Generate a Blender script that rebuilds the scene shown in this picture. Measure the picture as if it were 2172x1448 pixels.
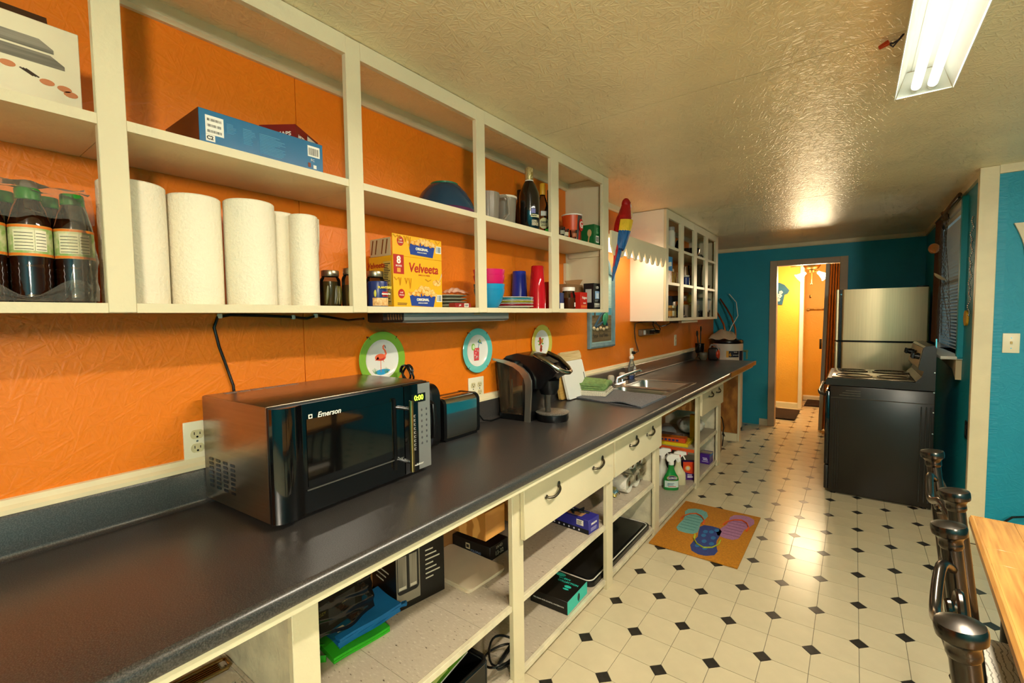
import bpy, bmesh, math, random
from mathutils import Vector, Matrix

random.seed(7)
PI = math.pi
sc = bpy.context.scene
COL = sc.collection
for o in list(bpy.data.objects):
    bpy.data.objects.remove(o)

# ------------------------------------------------------------------ camera
F_PX, YAW, PITCH, ROLL = 975.14, 0.6400, 0.0546, 0.0120
CAM = Vector((1.4993, 0.0, 1.4069))
_f = Vector((-math.sin(YAW) * math.cos(PITCH), math.cos(YAW) * math.cos(PITCH), -math.sin(PITCH)))
_r = Vector((math.cos(YAW), math.sin(YAW), 0))
_d = _f.cross(_r)
_r2 = math.cos(ROLL) * _r + math.sin(ROLL) * _d
_d2 = -math.sin(ROLL) * _r + math.cos(ROLL) * _d
cd = bpy.data.cameras.new('camera')
cd.sensor_fit = 'HORIZONTAL'
cd.sensor_width = 36.0
cd.lens = F_PX / 2172 * 36.0
cd.clip_start = 0.02
cd.clip_end = 60
cam = bpy.data.objects.new('camera', cd)
COL.objects.link(cam)
cam.matrix_world = Matrix(((_r2.x, -_d2.x, -_f.x, CAM.x), (_r2.y, -_d2.y, -_f.y, CAM.y), (_r2.z, -_d2.z, -_f.z, CAM.z), (0, 0, 0, 1)))
sc.camera = cam

# ------------------------------------------------------------------ light and exposure
vs = sc.view_settings
vs.view_transform = 'Standard'
vs.look = 'None'
vs.gamma = 1.0
vs.use_curve_mapping = False
vs.exposure = 0.70
sc.display_settings.display_device = 'sRGB'
cy = sc.cycles
cy.max_bounces, cy.diffuse_bounces, cy.glossy_bounces, cy.transmission_bounces, cy.transparent_max_bounces = 7, 4, 3, 3, 10
cy.caustics_reflective = cy.caustics_refractive = False
cy.use_adaptive_sampling = True
cy.adaptive_threshold = 0.06
cy.adaptive_min_samples = 12
TUBE_WATTS = 28.0        # shop light on the ceiling
SINK_STRENGTH = 5.5        # lamp behind the scalloped valance
HALL_WATTS = 42.0           # two bulbs of the fan lamp in the next room
DINING_WATTS = 130.0         # unseen fill light added over the dining end, behind the camera
wd = bpy.data.worlds.new('world')
sc.world = wd
wd.use_nodes = True
wd.node_tree.nodes['Background'].inputs[0].default_value = (0.55, 0.70, 0.82, 1)
wd.node_tree.nodes['Background'].inputs[1].default_value = 2.0


def lamp(name, loc, watts, color, radius):
    l = bpy.data.lights.new(name, 'POINT')
    l.energy = watts
    l.color = color
    l.shadow_soft_size = radius
    o = bpy.data.objects.new(name, l)
    o.location = loc
    COL.objects.link(o)
    return o


lamp('dining_fill_light', (3.1, -1.0, 1.95), DINING_WATTS, (1.0, 0.87, 0.70), 0.16)

# ------------------------------------------------------------------ materials
MATS = {}


def lin(h):
    h = h.lstrip('#')
    out = []
    for i in (0, 2, 4):
        c = int(h[i:i + 2], 16) / 255
        out.append(c / 12.92 if c <= 0.04045 else ((c + 0.055) / 1.055) ** 2.4)
    return (*out, 1)


def mat(name, color, rough=0.5, metal=0.0, var=0.0, scale=8.0, bump=0.0, bscale=60.0, stretch=None, color2=None,
        emit=0.0, trans=0.0, ior=1.45, coat=0.0, spec=None, alpha=1.0, kind='noise', detail=3.0, lo=0.35, hi=0.65, rvar=0.0):
    if name in MATS:
        return MATS[name]
    m = bpy.data.materials.new(name)
    m.use_nodes = True
    nt = m.node_tree
    b = nt.nodes['Principled BSDF']
    c = lin(color)
    b.inputs['Base Color'].default_value = c
    b.inputs['Roughness'].default_value = rough
    b.inputs['Metallic'].default_value = metal
    b.inputs['IOR'].default_value = ior
    if coat:
        b.inputs['Coat Weight'].default_value = coat
        b.inputs['Coat Roughness'].default_value = 0.08
    if spec is not None:
        b.inputs['Specular IOR Level'].default_value = spec
    if trans:
        b.inputs['Transmission Weight'].default_value = trans
    if alpha < 1:
        b.inputs['Alpha'].default_value = alpha
    if emit:
        b.inputs['Emission Color'].default_value = c
        b.inputs['Emission Strength'].default_value = emit
    co = None
    if var or color2 or bump or rvar:
        tc = nt.nodes.new('ShaderNodeTexCoord')
        mp = nt.nodes.new('ShaderNodeMapping')
        nt.links.new(tc.outputs['Object'], mp.inputs[0])
        if stretch:
            mp.inputs['Scale'].default_value = stretch
        co = mp.outputs[0]
    if var or color2:
        if kind == 'wave':
            tx = nt.nodes.new('ShaderNodeTexWave')
            tx.inputs['Scale'].default_value = scale
            tx.inputs['Distortion'].default_value = 6.0
            tx.inputs['Detail'].default_value = detail
            tx.inputs['Detail Scale'].default_value = 1.4
            fac = tx.outputs['Fac']
        elif kind == 'voronoi':
            tx = nt.nodes.new('ShaderNodeTexVoronoi')
            tx.inputs['Scale'].default_value = scale
            fac = tx.outputs['Distance']
        else:
            tx = nt.nodes.new('ShaderNodeTexNoise')
            tx.inputs['Scale'].default_value = scale
            tx.inputs['Detail'].default_value = detail
            fac = tx.outputs['Fac']
        nt.links.new(co, tx.inputs['Vector'])
        rp = nt.nodes.new('ShaderNodeValToRGB')
        nt.links.new(fac, rp.inputs[0])
        rp.color_ramp.elements[0].position = lo
        rp.color_ramp.elements[1].position = hi
        if color2:
            rp.color_ramp.elements[0].color = c
            rp.color_ramp.elements[1].color = lin(color2)
        else:
            rp.color_ramp.elements[0].color = tuple(max(0, x * (1 - var)) for x in c[:3]) + (1,)
            rp.color_ramp.elements[1].color = tuple(min(1, x * (1 + var)) for x in c[:3]) + (1,)
        nt.links.new(rp.outputs[0], b.inputs['Base Color'])
        if emit:
            nt.links.new(rp.outputs[0], b.inputs['Emission Color'])
    if bump:
        bt = nt.nodes.new('ShaderNodeTexNoise')
        bt.inputs['Scale'].default_value = bscale
        bt.inputs['Detail'].default_value = 3
        nt.links.new(co, bt.inputs['Vector'])
        bp = nt.nodes.new('ShaderNodeBump')
        bp.inputs['Strength'].default_value = bump
        bp.inputs['Distance'].default_value = 0.01
        nt.links.new(bt.outputs['Fac'], bp.inputs['Height'])
        nt.links.new(bp.outputs[0], b.inputs['Normal'])
    if rvar:
        rt = nt.nodes.new('ShaderNodeTexNoise')
        rt.inputs['Scale'].default_value = 5
        nt.links.new(co, rt.inputs['Vector'])
        mr = nt.nodes.new('ShaderNodeMapRange')
        mr.inputs['To Min'].default_value = max(0, rough - rvar)
        mr.inputs['To Max'].default_value = rough + rvar
        nt.links.new(rt.outputs['Fac'], mr.inputs['Value'])
        nt.links.new(mr.outputs[0], b.inputs['Roughness'])
    MATS[name] = m
    return m


def osb(name, color, rough, strength, dist, plane, var=0.06, coarse=1.0):
    """Painted strand board: flakes lying at many angles show as low ridges under the paint. plane = the two axes of the board."""
    if name in MATS:
        return MATS[name]
    m = bpy.data.materials.new(name)
    m.use_nodes = True
    nt = m.node_tree
    N = nt.nodes.new
    L = nt.links.new
    b = nt.nodes['Principled BSDF']
    b.inputs['Roughness'].default_value = rough
    tc = N('ShaderNodeTexCoord')
    heights = []
    rot_axis = {'xy': 2, 'yz': 0, 'xz': 1}[plane]
    for k, ang in enumerate((0.35, 1.25, 2.1, 2.85)):
        mp = N('ShaderNodeMapping')
        r = [0, 0, 0]
        r[rot_axis] = ang
        mp.vector_type = 'TEXTURE'
        mp.inputs['Rotation'].default_value = r
        s = [1 / (13 * coarse)] * 3
        s[{'xy': 0, 'yz': 1, 'xz': 0}[plane]] = 1 / (75 * coarse)
        mp.inputs['Scale'].default_value = s
        mp.inputs['Location'].default_value = (k * 3.1, k * 1.7, k * 2.3)
        L(tc.outputs['Object'], mp.inputs[0])
        t = N('ShaderNodeTexNoise')
        t.inputs['Scale'].default_value = 1.0
        t.inputs['Detail'].default_value = 1.5
        L(mp.outputs[0], t.inputs['Vector'])
        rp = N('ShaderNodeValToRGB')
        rp.color_ramp.elements[0].position = 0.52
        rp.color_ramp.elements[1].position = 0.72
        L(t.outputs['Fac'], rp.inputs[0])
        heights.append(rp.outputs[0])
    h = heights[0]
    for q in heights[1:]:
        mx = N('ShaderNodeMath')
        mx.operation = 'MAXIMUM'
        L(h, mx.inputs[0])
        L(q, mx.inputs[1])
        h = mx.outputs[0]
    big = N('ShaderNodeTexNoise')
    big.inputs['Scale'].default_value = 3.0
    L(tc.outputs['Object'], big.inputs['Vector'])
    ad = N('ShaderNodeMath')
    ad.operation = 'ADD'
    L(h, ad.inputs[0])
    L(big.outputs['Fac'], ad.inputs[1])
    bp = N('ShaderNodeBump')
    bp.inputs['Strength'].default_value = strength
    bp.inputs['Distance'].default_value = dist
    L(ad.outputs[0], bp.inputs['Height'])
    L(bp.outputs[0], b.inputs['Normal'])
    c = lin(color)
    rp = N('ShaderNodeValToRGB')
    rp.color_ramp.elements[0].color = tuple(x * (1 - var) for x in c[:3]) + (1,)
    rp.color_ramp.elements[1].color = tuple(min(1, x * (1 + var)) for x in c[:3]) + (1,)
    rp.color_ramp.elements[0].position = 0.3
    rp.color_ramp.elements[1].position = 0.7
    L(big.outputs['Fac'], rp.inputs[0])
    L(rp.outputs[0], b.inputs['Base Color'])
    MATS[name] = m
    return m


def glassy(name, color, rough=0.03, fac=0.75, body=None):
    """Thin clear plastic, glass or film: mostly see-through, tinted, with a glossy skin (light passes, no caustics needed)."""
    if name in MATS:
        return MATS[name]
    m = bpy.data.materials.new(name)
    m.use_nodes = True
    nt = m.node_tree
    nt.nodes.remove(nt.nodes['Principled BSDF'])
    out = nt.nodes['Material Output']
    t = nt.nodes.new('ShaderNodeBsdfTransparent')
    t.inputs[0].default_value = lin(color)
    p = nt.nodes.new('ShaderNodeBsdfPrincipled')
    p.inputs['Base Color'].default_value = lin(body or color)
    p.inputs['Roughness'].default_value = rough
    lw = nt.nodes.new('ShaderNodeFresnel')
    lw.inputs[0].default_value = 1.45
    mr = nt.nodes.new('ShaderNodeMapRange')
    mr.inputs['From Min'].default_value = 0.0
    mr.inputs['From Max'].default_value = 1.0
    mr.inputs['To Min'].default_value = 1 - fac
    mr.inputs['To Max'].default_value = 1.0
    nt.links.new(lw.outputs[0], mr.inputs['Value'])
    mx = nt.nodes.new('ShaderNodeMixShader')
    nt.links.new(mr.outputs[0], mx.inputs[0])
    nt.links.new(t.outputs[0], mx.inputs[1])
    nt.links.new(p.outputs[0], mx.inputs[2])
    nt.links.new(mx.outputs[0], out.inputs[0])
    MATS[name] = m
    return m


def flat(color, rough=0.55):
    return mat('print_' + color.lstrip('#') + ('_%d' % int(rough * 100)), color, rough)


# ------------------------------------------------------------------ mesh building
class B:
    """Collects shapes for one mesh."""
    def __init__(self):
        self.v = []
        self.f = []

    def add(self, v, f, M=None):
        n = len(self.v)
        self.v += [tuple(M @ Vector(p)) if M else tuple(p) for p in v]
        self.f += [tuple(i + n for i in q) for q in f]
        return self

    def box(self, x0, x1, y0, y1, z0, z1, bev=0.0, seg=2, M=None):
        if bev:
            bm = bmesh.new()
            bmesh.ops.create_cube(bm, size=1, matrix=Matrix.Translation(((x0 + x1) / 2, (y0 + y1) / 2, (z0 + z1) / 2)) @ Matrix.Diagonal((x1 - x0, y1 - y0, z1 - z0, 1)))
            bmesh.ops.bevel(bm, geom=bm.edges[:], offset=bev, segments=seg, affect='EDGES', profile=0.5)
            bm.verts.index_update()
            v = [p.co[:] for p in bm.verts]
            f = [[p.index for p in q.verts] for q in bm.faces]
            bm.free()
            return self.add(v, f, M)
        v = [(x, y, z) for x in (x0, x1) for y in (y0, y1) for z in (z0, z1)]
        f = [(0, 1, 3, 2), (4, 6, 7, 5), (0, 4, 5, 1), (2, 3, 7, 6), (0, 2, 6, 4), (1, 5, 7, 3)]
        return self.add(v, f, M)

    def prism(self, poly, a, b, axis='z', M=None):
        """poly in the two other axes (x,y) / (x,z) / (y,z), extruded from a to b."""
        n = len(poly)
        def pt(p, h):
            return (p[0], p[1], h) if axis == 'z' else ((p[0], h, p[1]) if axis == 'y' else (h, p[0], p[1]))
        v = [pt(p, a) for p in poly] + [pt(p, b) for p in poly]
        f = [tuple(range(n))[::-1], tuple(range(n, 2 * n))] + [(i, (i + 1) % n, n + (i + 1) % n, n + i) for i in range(n)]
        return self.add(v, f, M)

    def lathe(self, prof, n=24, M=None, sx=1.0, sy=1.0):
        v = []
        f = []
        rings = []
        for r, z in prof:
            if r <= 1e-6:
                rings.append([len(v)])
                v.append((0, 0, z))
            else:
                rings.append(list(range(len(v), len(v) + n)))
                v += [(sx * r * math.cos(2 * PI * k / n), sy * r * math.sin(2 * PI * k / n), z) for k in range(n)]
        for a, b in zip(rings, rings[1:]):
            if len(a) == 1 and len(b) == 1:
                continue
            for k in range(n):
                k2 = (k + 1) % n
                if len(a) == 1:
                    f.append((a[0], b[k2], b[k]))
                elif len(b) == 1:
                    f.append((a[k], a[k2], b[0]))
                else:
                    f.append((a[k], a[k2], b[k2], b[k]))
        return self.add(v, f, M)

    def cyl(self, p, q, r, n=16, r2=None, cap=True):
        return self.tube([p, q], [r, r if r2 is None else r2], n, cap=cap)

    def tube(self, pts, r, n=8, closed=False, cap=True, flat_=1.0):
        pts = [Vector(p) for p in pts]
        m = len(pts)
        rr = r if isinstance(r, (list, tuple)) else [r] * m
        tang = []
        for i in range(m):
            a = pts[i - 1] if (i > 0 or closed) else pts[0]
            b = pts[(i + 1) % m] if (i < m - 1 or closed) else pts[-1]
            t = b - a
            tang.append(t.normalized() if t.length > 1e-9 else Vector((0, 0, 1)))
        u = tang[0].orthogonal().normalized()
        v = []
        f = []
        for i in range(m):
            t = tang[i]
            u = (u - t * u.dot(t))
            u = u.normalized() if u.length > 1e-6 else t.orthogonal().normalized()
            w = t.cross(u)
            for k in range(n):
                a = 2 * PI * k / n
                v.append(pts[i] + rr[i] * (math.cos(a) * u + flat_ * math.sin(a) * w))
        for i in range(m if closed else m - 1):
            j = (i + 1) % m
            for k in range(n):
                k2 = (k + 1) % n
                f.append((i * n + k, i * n + k2, j * n + k2, j * n + k))
        if cap and not closed:
            f.append(tuple(range(n))[::-1])
            f.append(tuple(range((m - 1) * n, m * n)))
        return self.add(v, f)

    def grid(self, fn, nu, nv, thick=0.0):
        v = [Vector(fn(i / nu, j / nv)) for i in range(nu + 1) for j in range(nv + 1)]
        f = [(i * (nv + 1) + j, (i + 1) * (nv + 1) + j, (i + 1) * (nv + 1) + j + 1, i * (nv + 1) + j + 1) for i in range(nu) for j in range(nv)]
        if not thick:
            return self.add(v, f)
        nrm = [Vector() for _ in v]
        for q in f:
            n = (v[q[1]] - v[q[0]]).cross(v[q[3]] - v[q[0]])
            for i in q:
                nrm[i] += n
        m = len(v)
        v2 = [p - (n.normalized() if n.length else Vector((0, 0, 1))) * thick for p, n in zip(v, nrm)]
        f2 = [tuple(i + m for i in q[::-1]) for q in f]
        rim = [i * (nv + 1) for i in range(nu + 1)] + [nu * (nv + 1) + j for j in range(1, nv + 1)] + [i * (nv + 1) + nv for i in range(nu - 1, -1, -1)] + [j for j in range(nv - 1, 0, -1)]
        side = [(rim[k], rim[k] + m, rim[(k + 1) % len(rim)] + m, rim[(k + 1) % len(rim)]) for k in range(len(rim))]
        return self.add(v + v2, f + f2 + side)

    def loft(self, loops, cap0=False, cap1=False):
        n = len(loops[0])
        v = [p for l in loops for p in l]
        f = [(i * n + k, i * n + (k + 1) % n, (i + 1) * n + (k + 1) % n, (i + 1) * n + k) for i in range(len(loops) - 1) for k in range(n)]
        if cap0:
            f.append(tuple(range(n))[::-1])
        if cap1:
            f.append(tuple(range((len(loops) - 1) * n, len(loops) * n)))
        return self.add(v, f)

    def ball(self, c, rx, ry=None, rz=None, n=16, m=10):
        ry = rx if ry is None else ry
        rz = rx if rz is None else rz
        prof = [(math.sin(PI * k / m), -math.cos(PI * k / m)) for k in range(m + 1)]
        prof[0] = (0, -1)
        prof[-1] = (0, 1)
        return self.lathe(prof, n, Matrix.Translation(c) @ Matrix.Diagonal((rx, ry, rz, 1)))

    def shift(self, d):
        self.v = [(p[0] + d[0], p[1] + d[1], p[2] + d[2]) for p in self.v]
        return self


def rrect(x0, x1, y0, y1, r, n=5):
    r = min(r, abs(x1 - x0) / 2 - 1e-5, abs(y1 - y0) / 2 - 1e-5)
    out = []
    for cx, cy, a0 in ((x1 - r, y1 - r, 0), (x0 + r, y1 - r, PI / 2), (x0 + r, y0 + r, PI), (x1 - r, y0 + r, 1.5 * PI)):
        out += [(cx + r * math.cos(a0 + PI / 2 * k / n), cy + r * math.sin(a0 + PI / 2 * k / n)) for k in range(n + 1)]
    return out


def ellipse(cx, cy, rx, ry, n=24, a0=0.0, a1=2 * PI):
    full = abs(a1 - a0 - 2 * PI) < 1e-6
    return [(cx + rx * math.cos(a0 + (a1 - a0) * k / (n if full else n - 1)), cy + ry * math.sin(a0 + (a1 - a0) * k / (n if full else n - 1))) for k in range(n)]


def spline(pts, n=5):
    """Smooth path through the points (Catmull-Rom)."""
    p = [Vector(q) for q in pts]
    p = [2 * p[0] - p[1]] + p + [2 * p[-1] - p[-2]]
    out = []
    for i in range(1, len(p) - 2):
        for k in range(n):
            t = k / n
            out.append(0.5 * ((2 * p[i]) + (p[i + 1] - p[i - 1]) * t + (2 * p[i - 1] - 5 * p[i] + 4 * p[i + 1] - p[i + 2]) * t * t + (3 * p[i] - p[i - 1] - 3 * p[i + 1] + p[i + 2]) * t ** 3))
    out.append(p[-2])
    return out


def mesh_of(name, b, m, smooth=True):
    me = bpy.data.meshes.new(name)
    me.from_pydata([tuple(p) for p in b.v], [], b.f)
    bm = bmesh.new()
    bm.from_mesh(me)
    bmesh.ops.recalc_face_normals(bm, faces=bm.faces[:])
    bm.to_mesh(me)
    bm.free()
    if m is not None:
        me.materials.append(m)
    if smooth:
        me.polygons.foreach_set('use_smooth', [True] * len(me.polygons))
        me.set_sharp_from_angle(angle=math.radians(38))
    me.update()
    return me


def tag(o, label=None, cat=None, group=None, kind=None):
    if label:
        o['label'] = label
    if cat:
        o['category'] = cat
    if group:
        o['group'] = group
    if kind:
        o['kind'] = kind
    return o


def part(name, b, m, parent=None, label=None, smooth=True, w=False, kind=None):
    """One mesh object; vertices are in the parent's frame, or in world axes when w (parent must be unrotated)."""
    if w and parent is not None:
        p = parent
        off = Vector((0, 0, 0))
        while p is not None:
            off += p.location
            p = p.parent
        b.shift(-off)
    o = bpy.data.objects.new(name, mesh_of(name, b, m, smooth))
    COL.objects.link(o)
    o.parent = parent
    if label:
        o['label'] = label
    if kind:
        o['kind'] = kind
    return o


def thing(name, label, cat, loc=(0, 0, 0), rotz=0.0, group=None, kind=None):
    o = bpy.data.objects.new(name, None)
    o.empty_display_size = 0.05
    COL.objects.link(o)
    o.location = loc
    o.rotation_euler = (0, 0, rotz)
    return tag(o, label, cat, group, kind)


def solo(name, b, m, label, cat, group=None, kind=None, smooth=True):
    """A thing that is one mesh, given in world axes; its origin is put at the middle of its base."""
    xs = [p[0] for p in b.v]
    ys = [p[1] for p in b.v]
    zs = [p[2] for p in b.v]
    c = Vector(((min(xs) + max(xs)) / 2, (min(ys) + max(ys)) / 2, min(zs)))
    b.shift(-c)
    o = part(name, b, m, None, smooth=smooth)
    o.location = c
    return tag(o, label, cat, group, kind)


def struct(name, b, m, label=None, parent=None, smooth=False):
    o = part(name, b, m, parent, smooth=smooth)
    if parent is None:
        o['kind'] = 'structure'
        if label:
            o['label'] = label
    return o


def dup(o, parent=None, loc=None, rotz=None, label=None, group=None):
    c = o.copy()
    COL.objects.link(c)
    c.parent = parent
    if loc is not None:
        c.location = loc
    if rotz is not None:
        c.rotation_euler = (0, 0, rotz)
    if label:
        c['label'] = label
    if group:
        c['group'] = group
    for ch in list(o.children):
        dup(ch, c)
    return c


def face(o, ux, uy):
    """Frame of a flat face: origin, the direction print runs, the direction up; normal = ux x uy."""
    ux = Vector(ux).normalized()
    uy = Vector(uy).normalized()
    n = ux.cross(uy)
    return Matrix(((ux.x, uy.x, n.x, o[0]), (ux.y, uy.y, n.y, o[1]), (ux.z, uy.z, n.z, o[2]), (0, 0, 0, 1)))


def decal(name, polys, m, parent, M, h=0.0005, label=None):
    b = B()
    for p in polys:
        b.prism(p, 0, h, 'z', M)
    return part(name, b, m, parent, label, smooth=False)


def R(x0, x1, y0, y1):
    return [(x0, y0), (x1, y0), (x1, y1), (x0, y1)]


def text(s, size, m, parent, M, at=(0, 0), align='CENTER', name='lettering', h=0.0006, bold=0.0, shear=0.0, sx=1.0, space=1.0, rot=0.0):
    cu = bpy.data.curves.new('t', 'FONT')
    cu.body = s
    cu.size = size
    cu.align_x = align
    cu.align_y = 'CENTER'
    cu.extrude = h / 2
    cu.offset = bold
    cu.shear = shear
    cu.space_character = space
    cu.resolution_u = 3
    tmp = bpy.data.objects.new('t', cu)
    me = bpy.data.meshes.new_from_object(tmp)
    bpy.data.objects.remove(tmp)
    bpy.data.curves.remove(cu)
    me.name = name
    me.transform(M @ Matrix.Translation((at[0], at[1], h / 2 + 0.0004)) @ Matrix.Rotation(rot, 4, 'Z') @ Matrix.Diagonal((sx, 1, 1, 1)))
    me.materials.clear()
    me.materials.append(m)
    o = bpy.data.objects.new(name, me)
    COL.objects.link(o)
    o.parent = parent
    return o


def barcode(x0, x1, y0, y1, n=14, seed=1):
    rnd = random.Random(seed)
    w = (x1 - x0) / (n * 1.9)
    return [R(x0 + (x1 - x0) * k / n, x0 + (x1 - x0) * k / n + w * rnd.uniform(0.4, 1.3), y0, y1) for k in range(n)]


def lines(x0, x1, y0, y1, n, seed=2, t=0.45):
    """Rows of tiny print as thin bars of uneven length."""
    rnd = random.Random(seed)
    dy = (y1 - y0) / n
    return [R(x0, x0 + (x1 - x0) * rnd.uniform(0.55, 1.0), y0 + dy * k, y0 + dy * (k + t)) for k in range(n)]


# flats on the common faces: PX = faces the room (+x), MY = faces the camera end (-y)
def PX(x, y, z):
    return face((x, y, z), (0, 1, 0), (0, 0, 1))


def MY(x, y, z):
    return face((x, y, z), (1, 0, 0), (0, 0, 1))


# shared materials
CREAM = mat('cream_paint', '#dcd0ae', 0.42, var=0.04, scale=3, bump=0.06, bscale=90)
CREAM_RAW = mat('cream_paint_worn', '#d9cfb2', 0.55, var=0.12, scale=14, bump=0.1, bscale=60)
WHITE = mat('white_plastic', '#f1efe6', 0.35)
BLACK = mat('black_plastic', '#0d0d0e', 0.28)
BLACK_GLOSS = mat('black_gloss', '#060607', 0.07, coat=0.5)
CHROME = mat('chrome', '#d9dadc', 0.12, 1.0)
STEEL = mat('brushed_steel', '#b9b7b0', 0.28, 1.0, var=0.06, scale=2, stretch=(1, 1, 90))
PEWTER = mat('antique_pewter', '#6f675a', 0.35, 1.0, var=0.25, scale=60)
WOOD = mat('pine_wood', '#c58a45', 0.5, color2='#9b6326', kind='wave', scale=5, stretch=(1, 0.2, 1))
PAPER = mat('paper_white', '#efe8d6', 0.8)
CARD = mat('brown_cardboard', '#8f6a42', 0.8, var=0.05, scale=30)
DARKPRINT = flat('#2a2420')
WHITEPRINT = flat('#f2eee2')

# ================================================================== THE SETTING
CEIL = 2.24
YB = 6.50          # teal back wall
XR = 2.09          # teal wall behind the stove
YR = 3.85          # teal wall with the light switch
ORANGE = osb('orange_strand_board', '#ec7c12', 0.42, 0.15, 0.004, 'yz', 0.05)
TEAL = osb('teal_strand_board', '#0093ae', 0.55, 0.18, 0.003, 'xz', 0.05)
TEAL_Y = osb('teal_strand_board_side', '#0093ae', 0.5, 0.25, 0.004, 'yz', 0.05)
CEILM = osb('ceiling_strand_board', '#f0e2bc', 0.36, 0.42, 0.003, 'xy', 0.07, 1.5)
YELLOW = osb('yellow_strand_board', '#f0ad35', 0.5, 0.2, 0.003, 'xz', 0.04)
TRIM = mat('trim_paint', '#e4d6b0', 0.45, var=0.05, scale=6, bump=0.05, bscale=70)
CASING = mat('door_casing_paint', '#b9a58c', 0.5, var=0.05, scale=6)

# floor: grout bed, then square vinyl tiles clipped at two corners where small black diamonds sit
GROUT = mat('grout', '#77705f', 0.6)
TILE = mat('cream_tile', '#d0c4a4', 0.24, var=0.05, scale=7, detail=6, color2=None, bump=0.03, bscale=25, rvar=0.06)
DOT = mat('black_tile', '#2b2825', 0.3, var=0.25, scale=40)
floor = struct('floor', B().box(-0.1, 4.3, -2.3, 9.0, -0.06, -0.0025), GROUT, 'cream floor tiles with small black diamond insets')
A, X0, Y0 = 0.1601, 1.5469, 2.3813
HD, G = 0.0345, 0.0011


def tile_poly(odd):
    a0, a1 = G, A - G
    k = HD + 0.0004
    if not odd:     # diamonds at (0,0) and (1,1)
        return [(k, a0), (a1, a0), (a1, A - k), (A - k, a1), (a0, a1), (a0, k)]
    return [(a0, a0), (A - k, a0), (a1, k), (a1, a1), (k, a1), (a0, A - k)]


tile_me = [mesh_of('tile', B().prism(tile_poly(q), -0.0025, 0.0), TILE, False) for q in (0, 1)]
dot_me = mesh_of('diamond_tile', B().prism([(HD - G, 0), (0, HD - G), (-HD + G, 0), (0, -HD + G)], -0.0025, 0.0), DOT, False)


def on_floor(x, y):
    if y < YR:
        return 0.0 < x < 4.15 and y > -2.1
    if y < YB:
        return 0.0 < x < XR - 0.02
    return 0.3 < x < 1.8 and y < 8.7


def seen(x, y):
    q = Vector((x, y, 0)) - CAM
    z = q.dot(_f)
    if z < 0.2:
        return 1e9
    u = 1086 + F_PX * q.dot(_r2) / z
    v = 724 + F_PX * q.dot(_d2) / z
    if not (-60 < u < 2240 and 0 < v < 1520) or x < 0.42 or (x > 1.4 and y > 4.3):
        return 1e9
    return q.length


cells = []
dots = []
for i in range(-11, 18):
    for j in range(-30, 42):
        x, y = X0 + i * A, Y0 + j * A
        if on_floor(x + A / 2, y + A / 2):
            cells.append((seen(x + A / 2, y + A / 2), i, j, x, y))
        if (i + j) % 2 == 0 and on_floor(x, y):
            dots.append((seen(x, y), x, y))
cells.sort()
dots.sort()
rest = B()
for n, (d, i, j, x, y) in enumerate(cells):
    if n < 300 and d < 1e8:
        o = bpy.data.objects.new('tile', tile_me[(i + j) % 2])
        o.location = (x, y, 0)
        o.parent = floor
        COL.objects.link(o)
    else:
        rest.prism(tile_poly((i + j) % 2), -0.0025, 0.0, 'z', Matrix.Translation((x, y, 0)))
part('far_tiles', rest, TILE, floor, smooth=False, kind='stuff')
rest = B()
for n, (d, x, y) in enumerate(dots):
    if n < 300 and d < 1e8:
        o = bpy.data.objects.new('diamond_tile', dot_me)
        o.location = (x, y, 0)
        o.parent = floor
        COL.objects.link(o)
    else:
        rest.prism([(HD - G, 0), (0, HD - G), (-HD + G, 0), (0, -HD + G)], -0.0025, 0.0, 'z', Matrix.Translation((x, y, 0)))
part('far_diamond_tiles', rest, DOT, floor, smooth=False, kind='stuff')

# walls
DARKGAP = mat('dark_gap', '#3a1d06', 0.8)
wl = struct('wall_left', B().box(-0.12, -0.012, -2.3, YB + 0.12, -0.06, CEIL + 0.1), DARKGAP, 'orange painted strand board wall')
seams = [-2.2, -1.61, -0.39, 0.83, 2.05, 3.27, 4.49, 5.71, YB]
for a, b in zip(seams, seams[1:]):
    part('wall_panel', B().box(-0.012, 0.0, a + 0.0012, b - 0.0012, -0.0025, CEIL), ORANGE, wl, smooth=False)
OX0, OX1, OZ = 0.724, 1.359, 1.985
wb = B().box(-0.12, OX0, YB, YB + 0.1, -0.06, CEIL + 0.1).box(OX1, 2.2, YB, YB + 0.1, -0.06, CEIL + 0.1).box(OX0, OX1, YB, YB + 0.1, OZ, CEIL + 0.1)
struct('wall_back', wb, TEAL, 'dark teal wall around the doorway')
WY0, WY1, WZ0, WZ1 = 4.33, 5.30, 1.10, 2.12
wr = B().box(XR, XR + 0.1, YR, WY0, -0.06, CEIL + 0.1).box(XR, XR + 0.1, WY1, YB + 0.1, -0.06, CEIL + 0.1)
wr.box(XR, XR + 0.1, WY0, WY1, -0.06, WZ0).box(XR, XR + 0.1, WY0, WY1, WZ1, CEIL + 0.1)
struct('wall_right', wr, TEAL_Y, 'teal wall behind the stove')
struct('wall_dining', B().box(XR + 0.1, 4.3, YR, YR + 0.1, -0.06, CEIL + 0.1), TEAL, 'bright teal wall with the light switch')
struct('wall_far_right', B().box(4.2, 4.3, -2.3, YR, -0.06, CEIL + 0.1), TEAL_Y)
struct('wall_front', B().box(-0.12, 4.3, -2.3, -2.2, -0.06, CEIL + 0.1), TEAL)
ce = struct('ceiling', B().box(-0.12, 4.3, -2.3, 9.0, CEIL + 0.012, CEIL + 0.1), DARKGAP, 'cream painted strand board ceiling')
ceil_seams = [-2.2, 1.838, 4.0, YB]
for a, b in zip(ceil_seams, ceil_seams[1:]):
    part('ceiling_panel', B().box(0.0, 4.2, a + 0.0014, b - 0.0014, CEIL, CEIL + 0.012), CEILM, ce, smooth=False)

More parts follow.
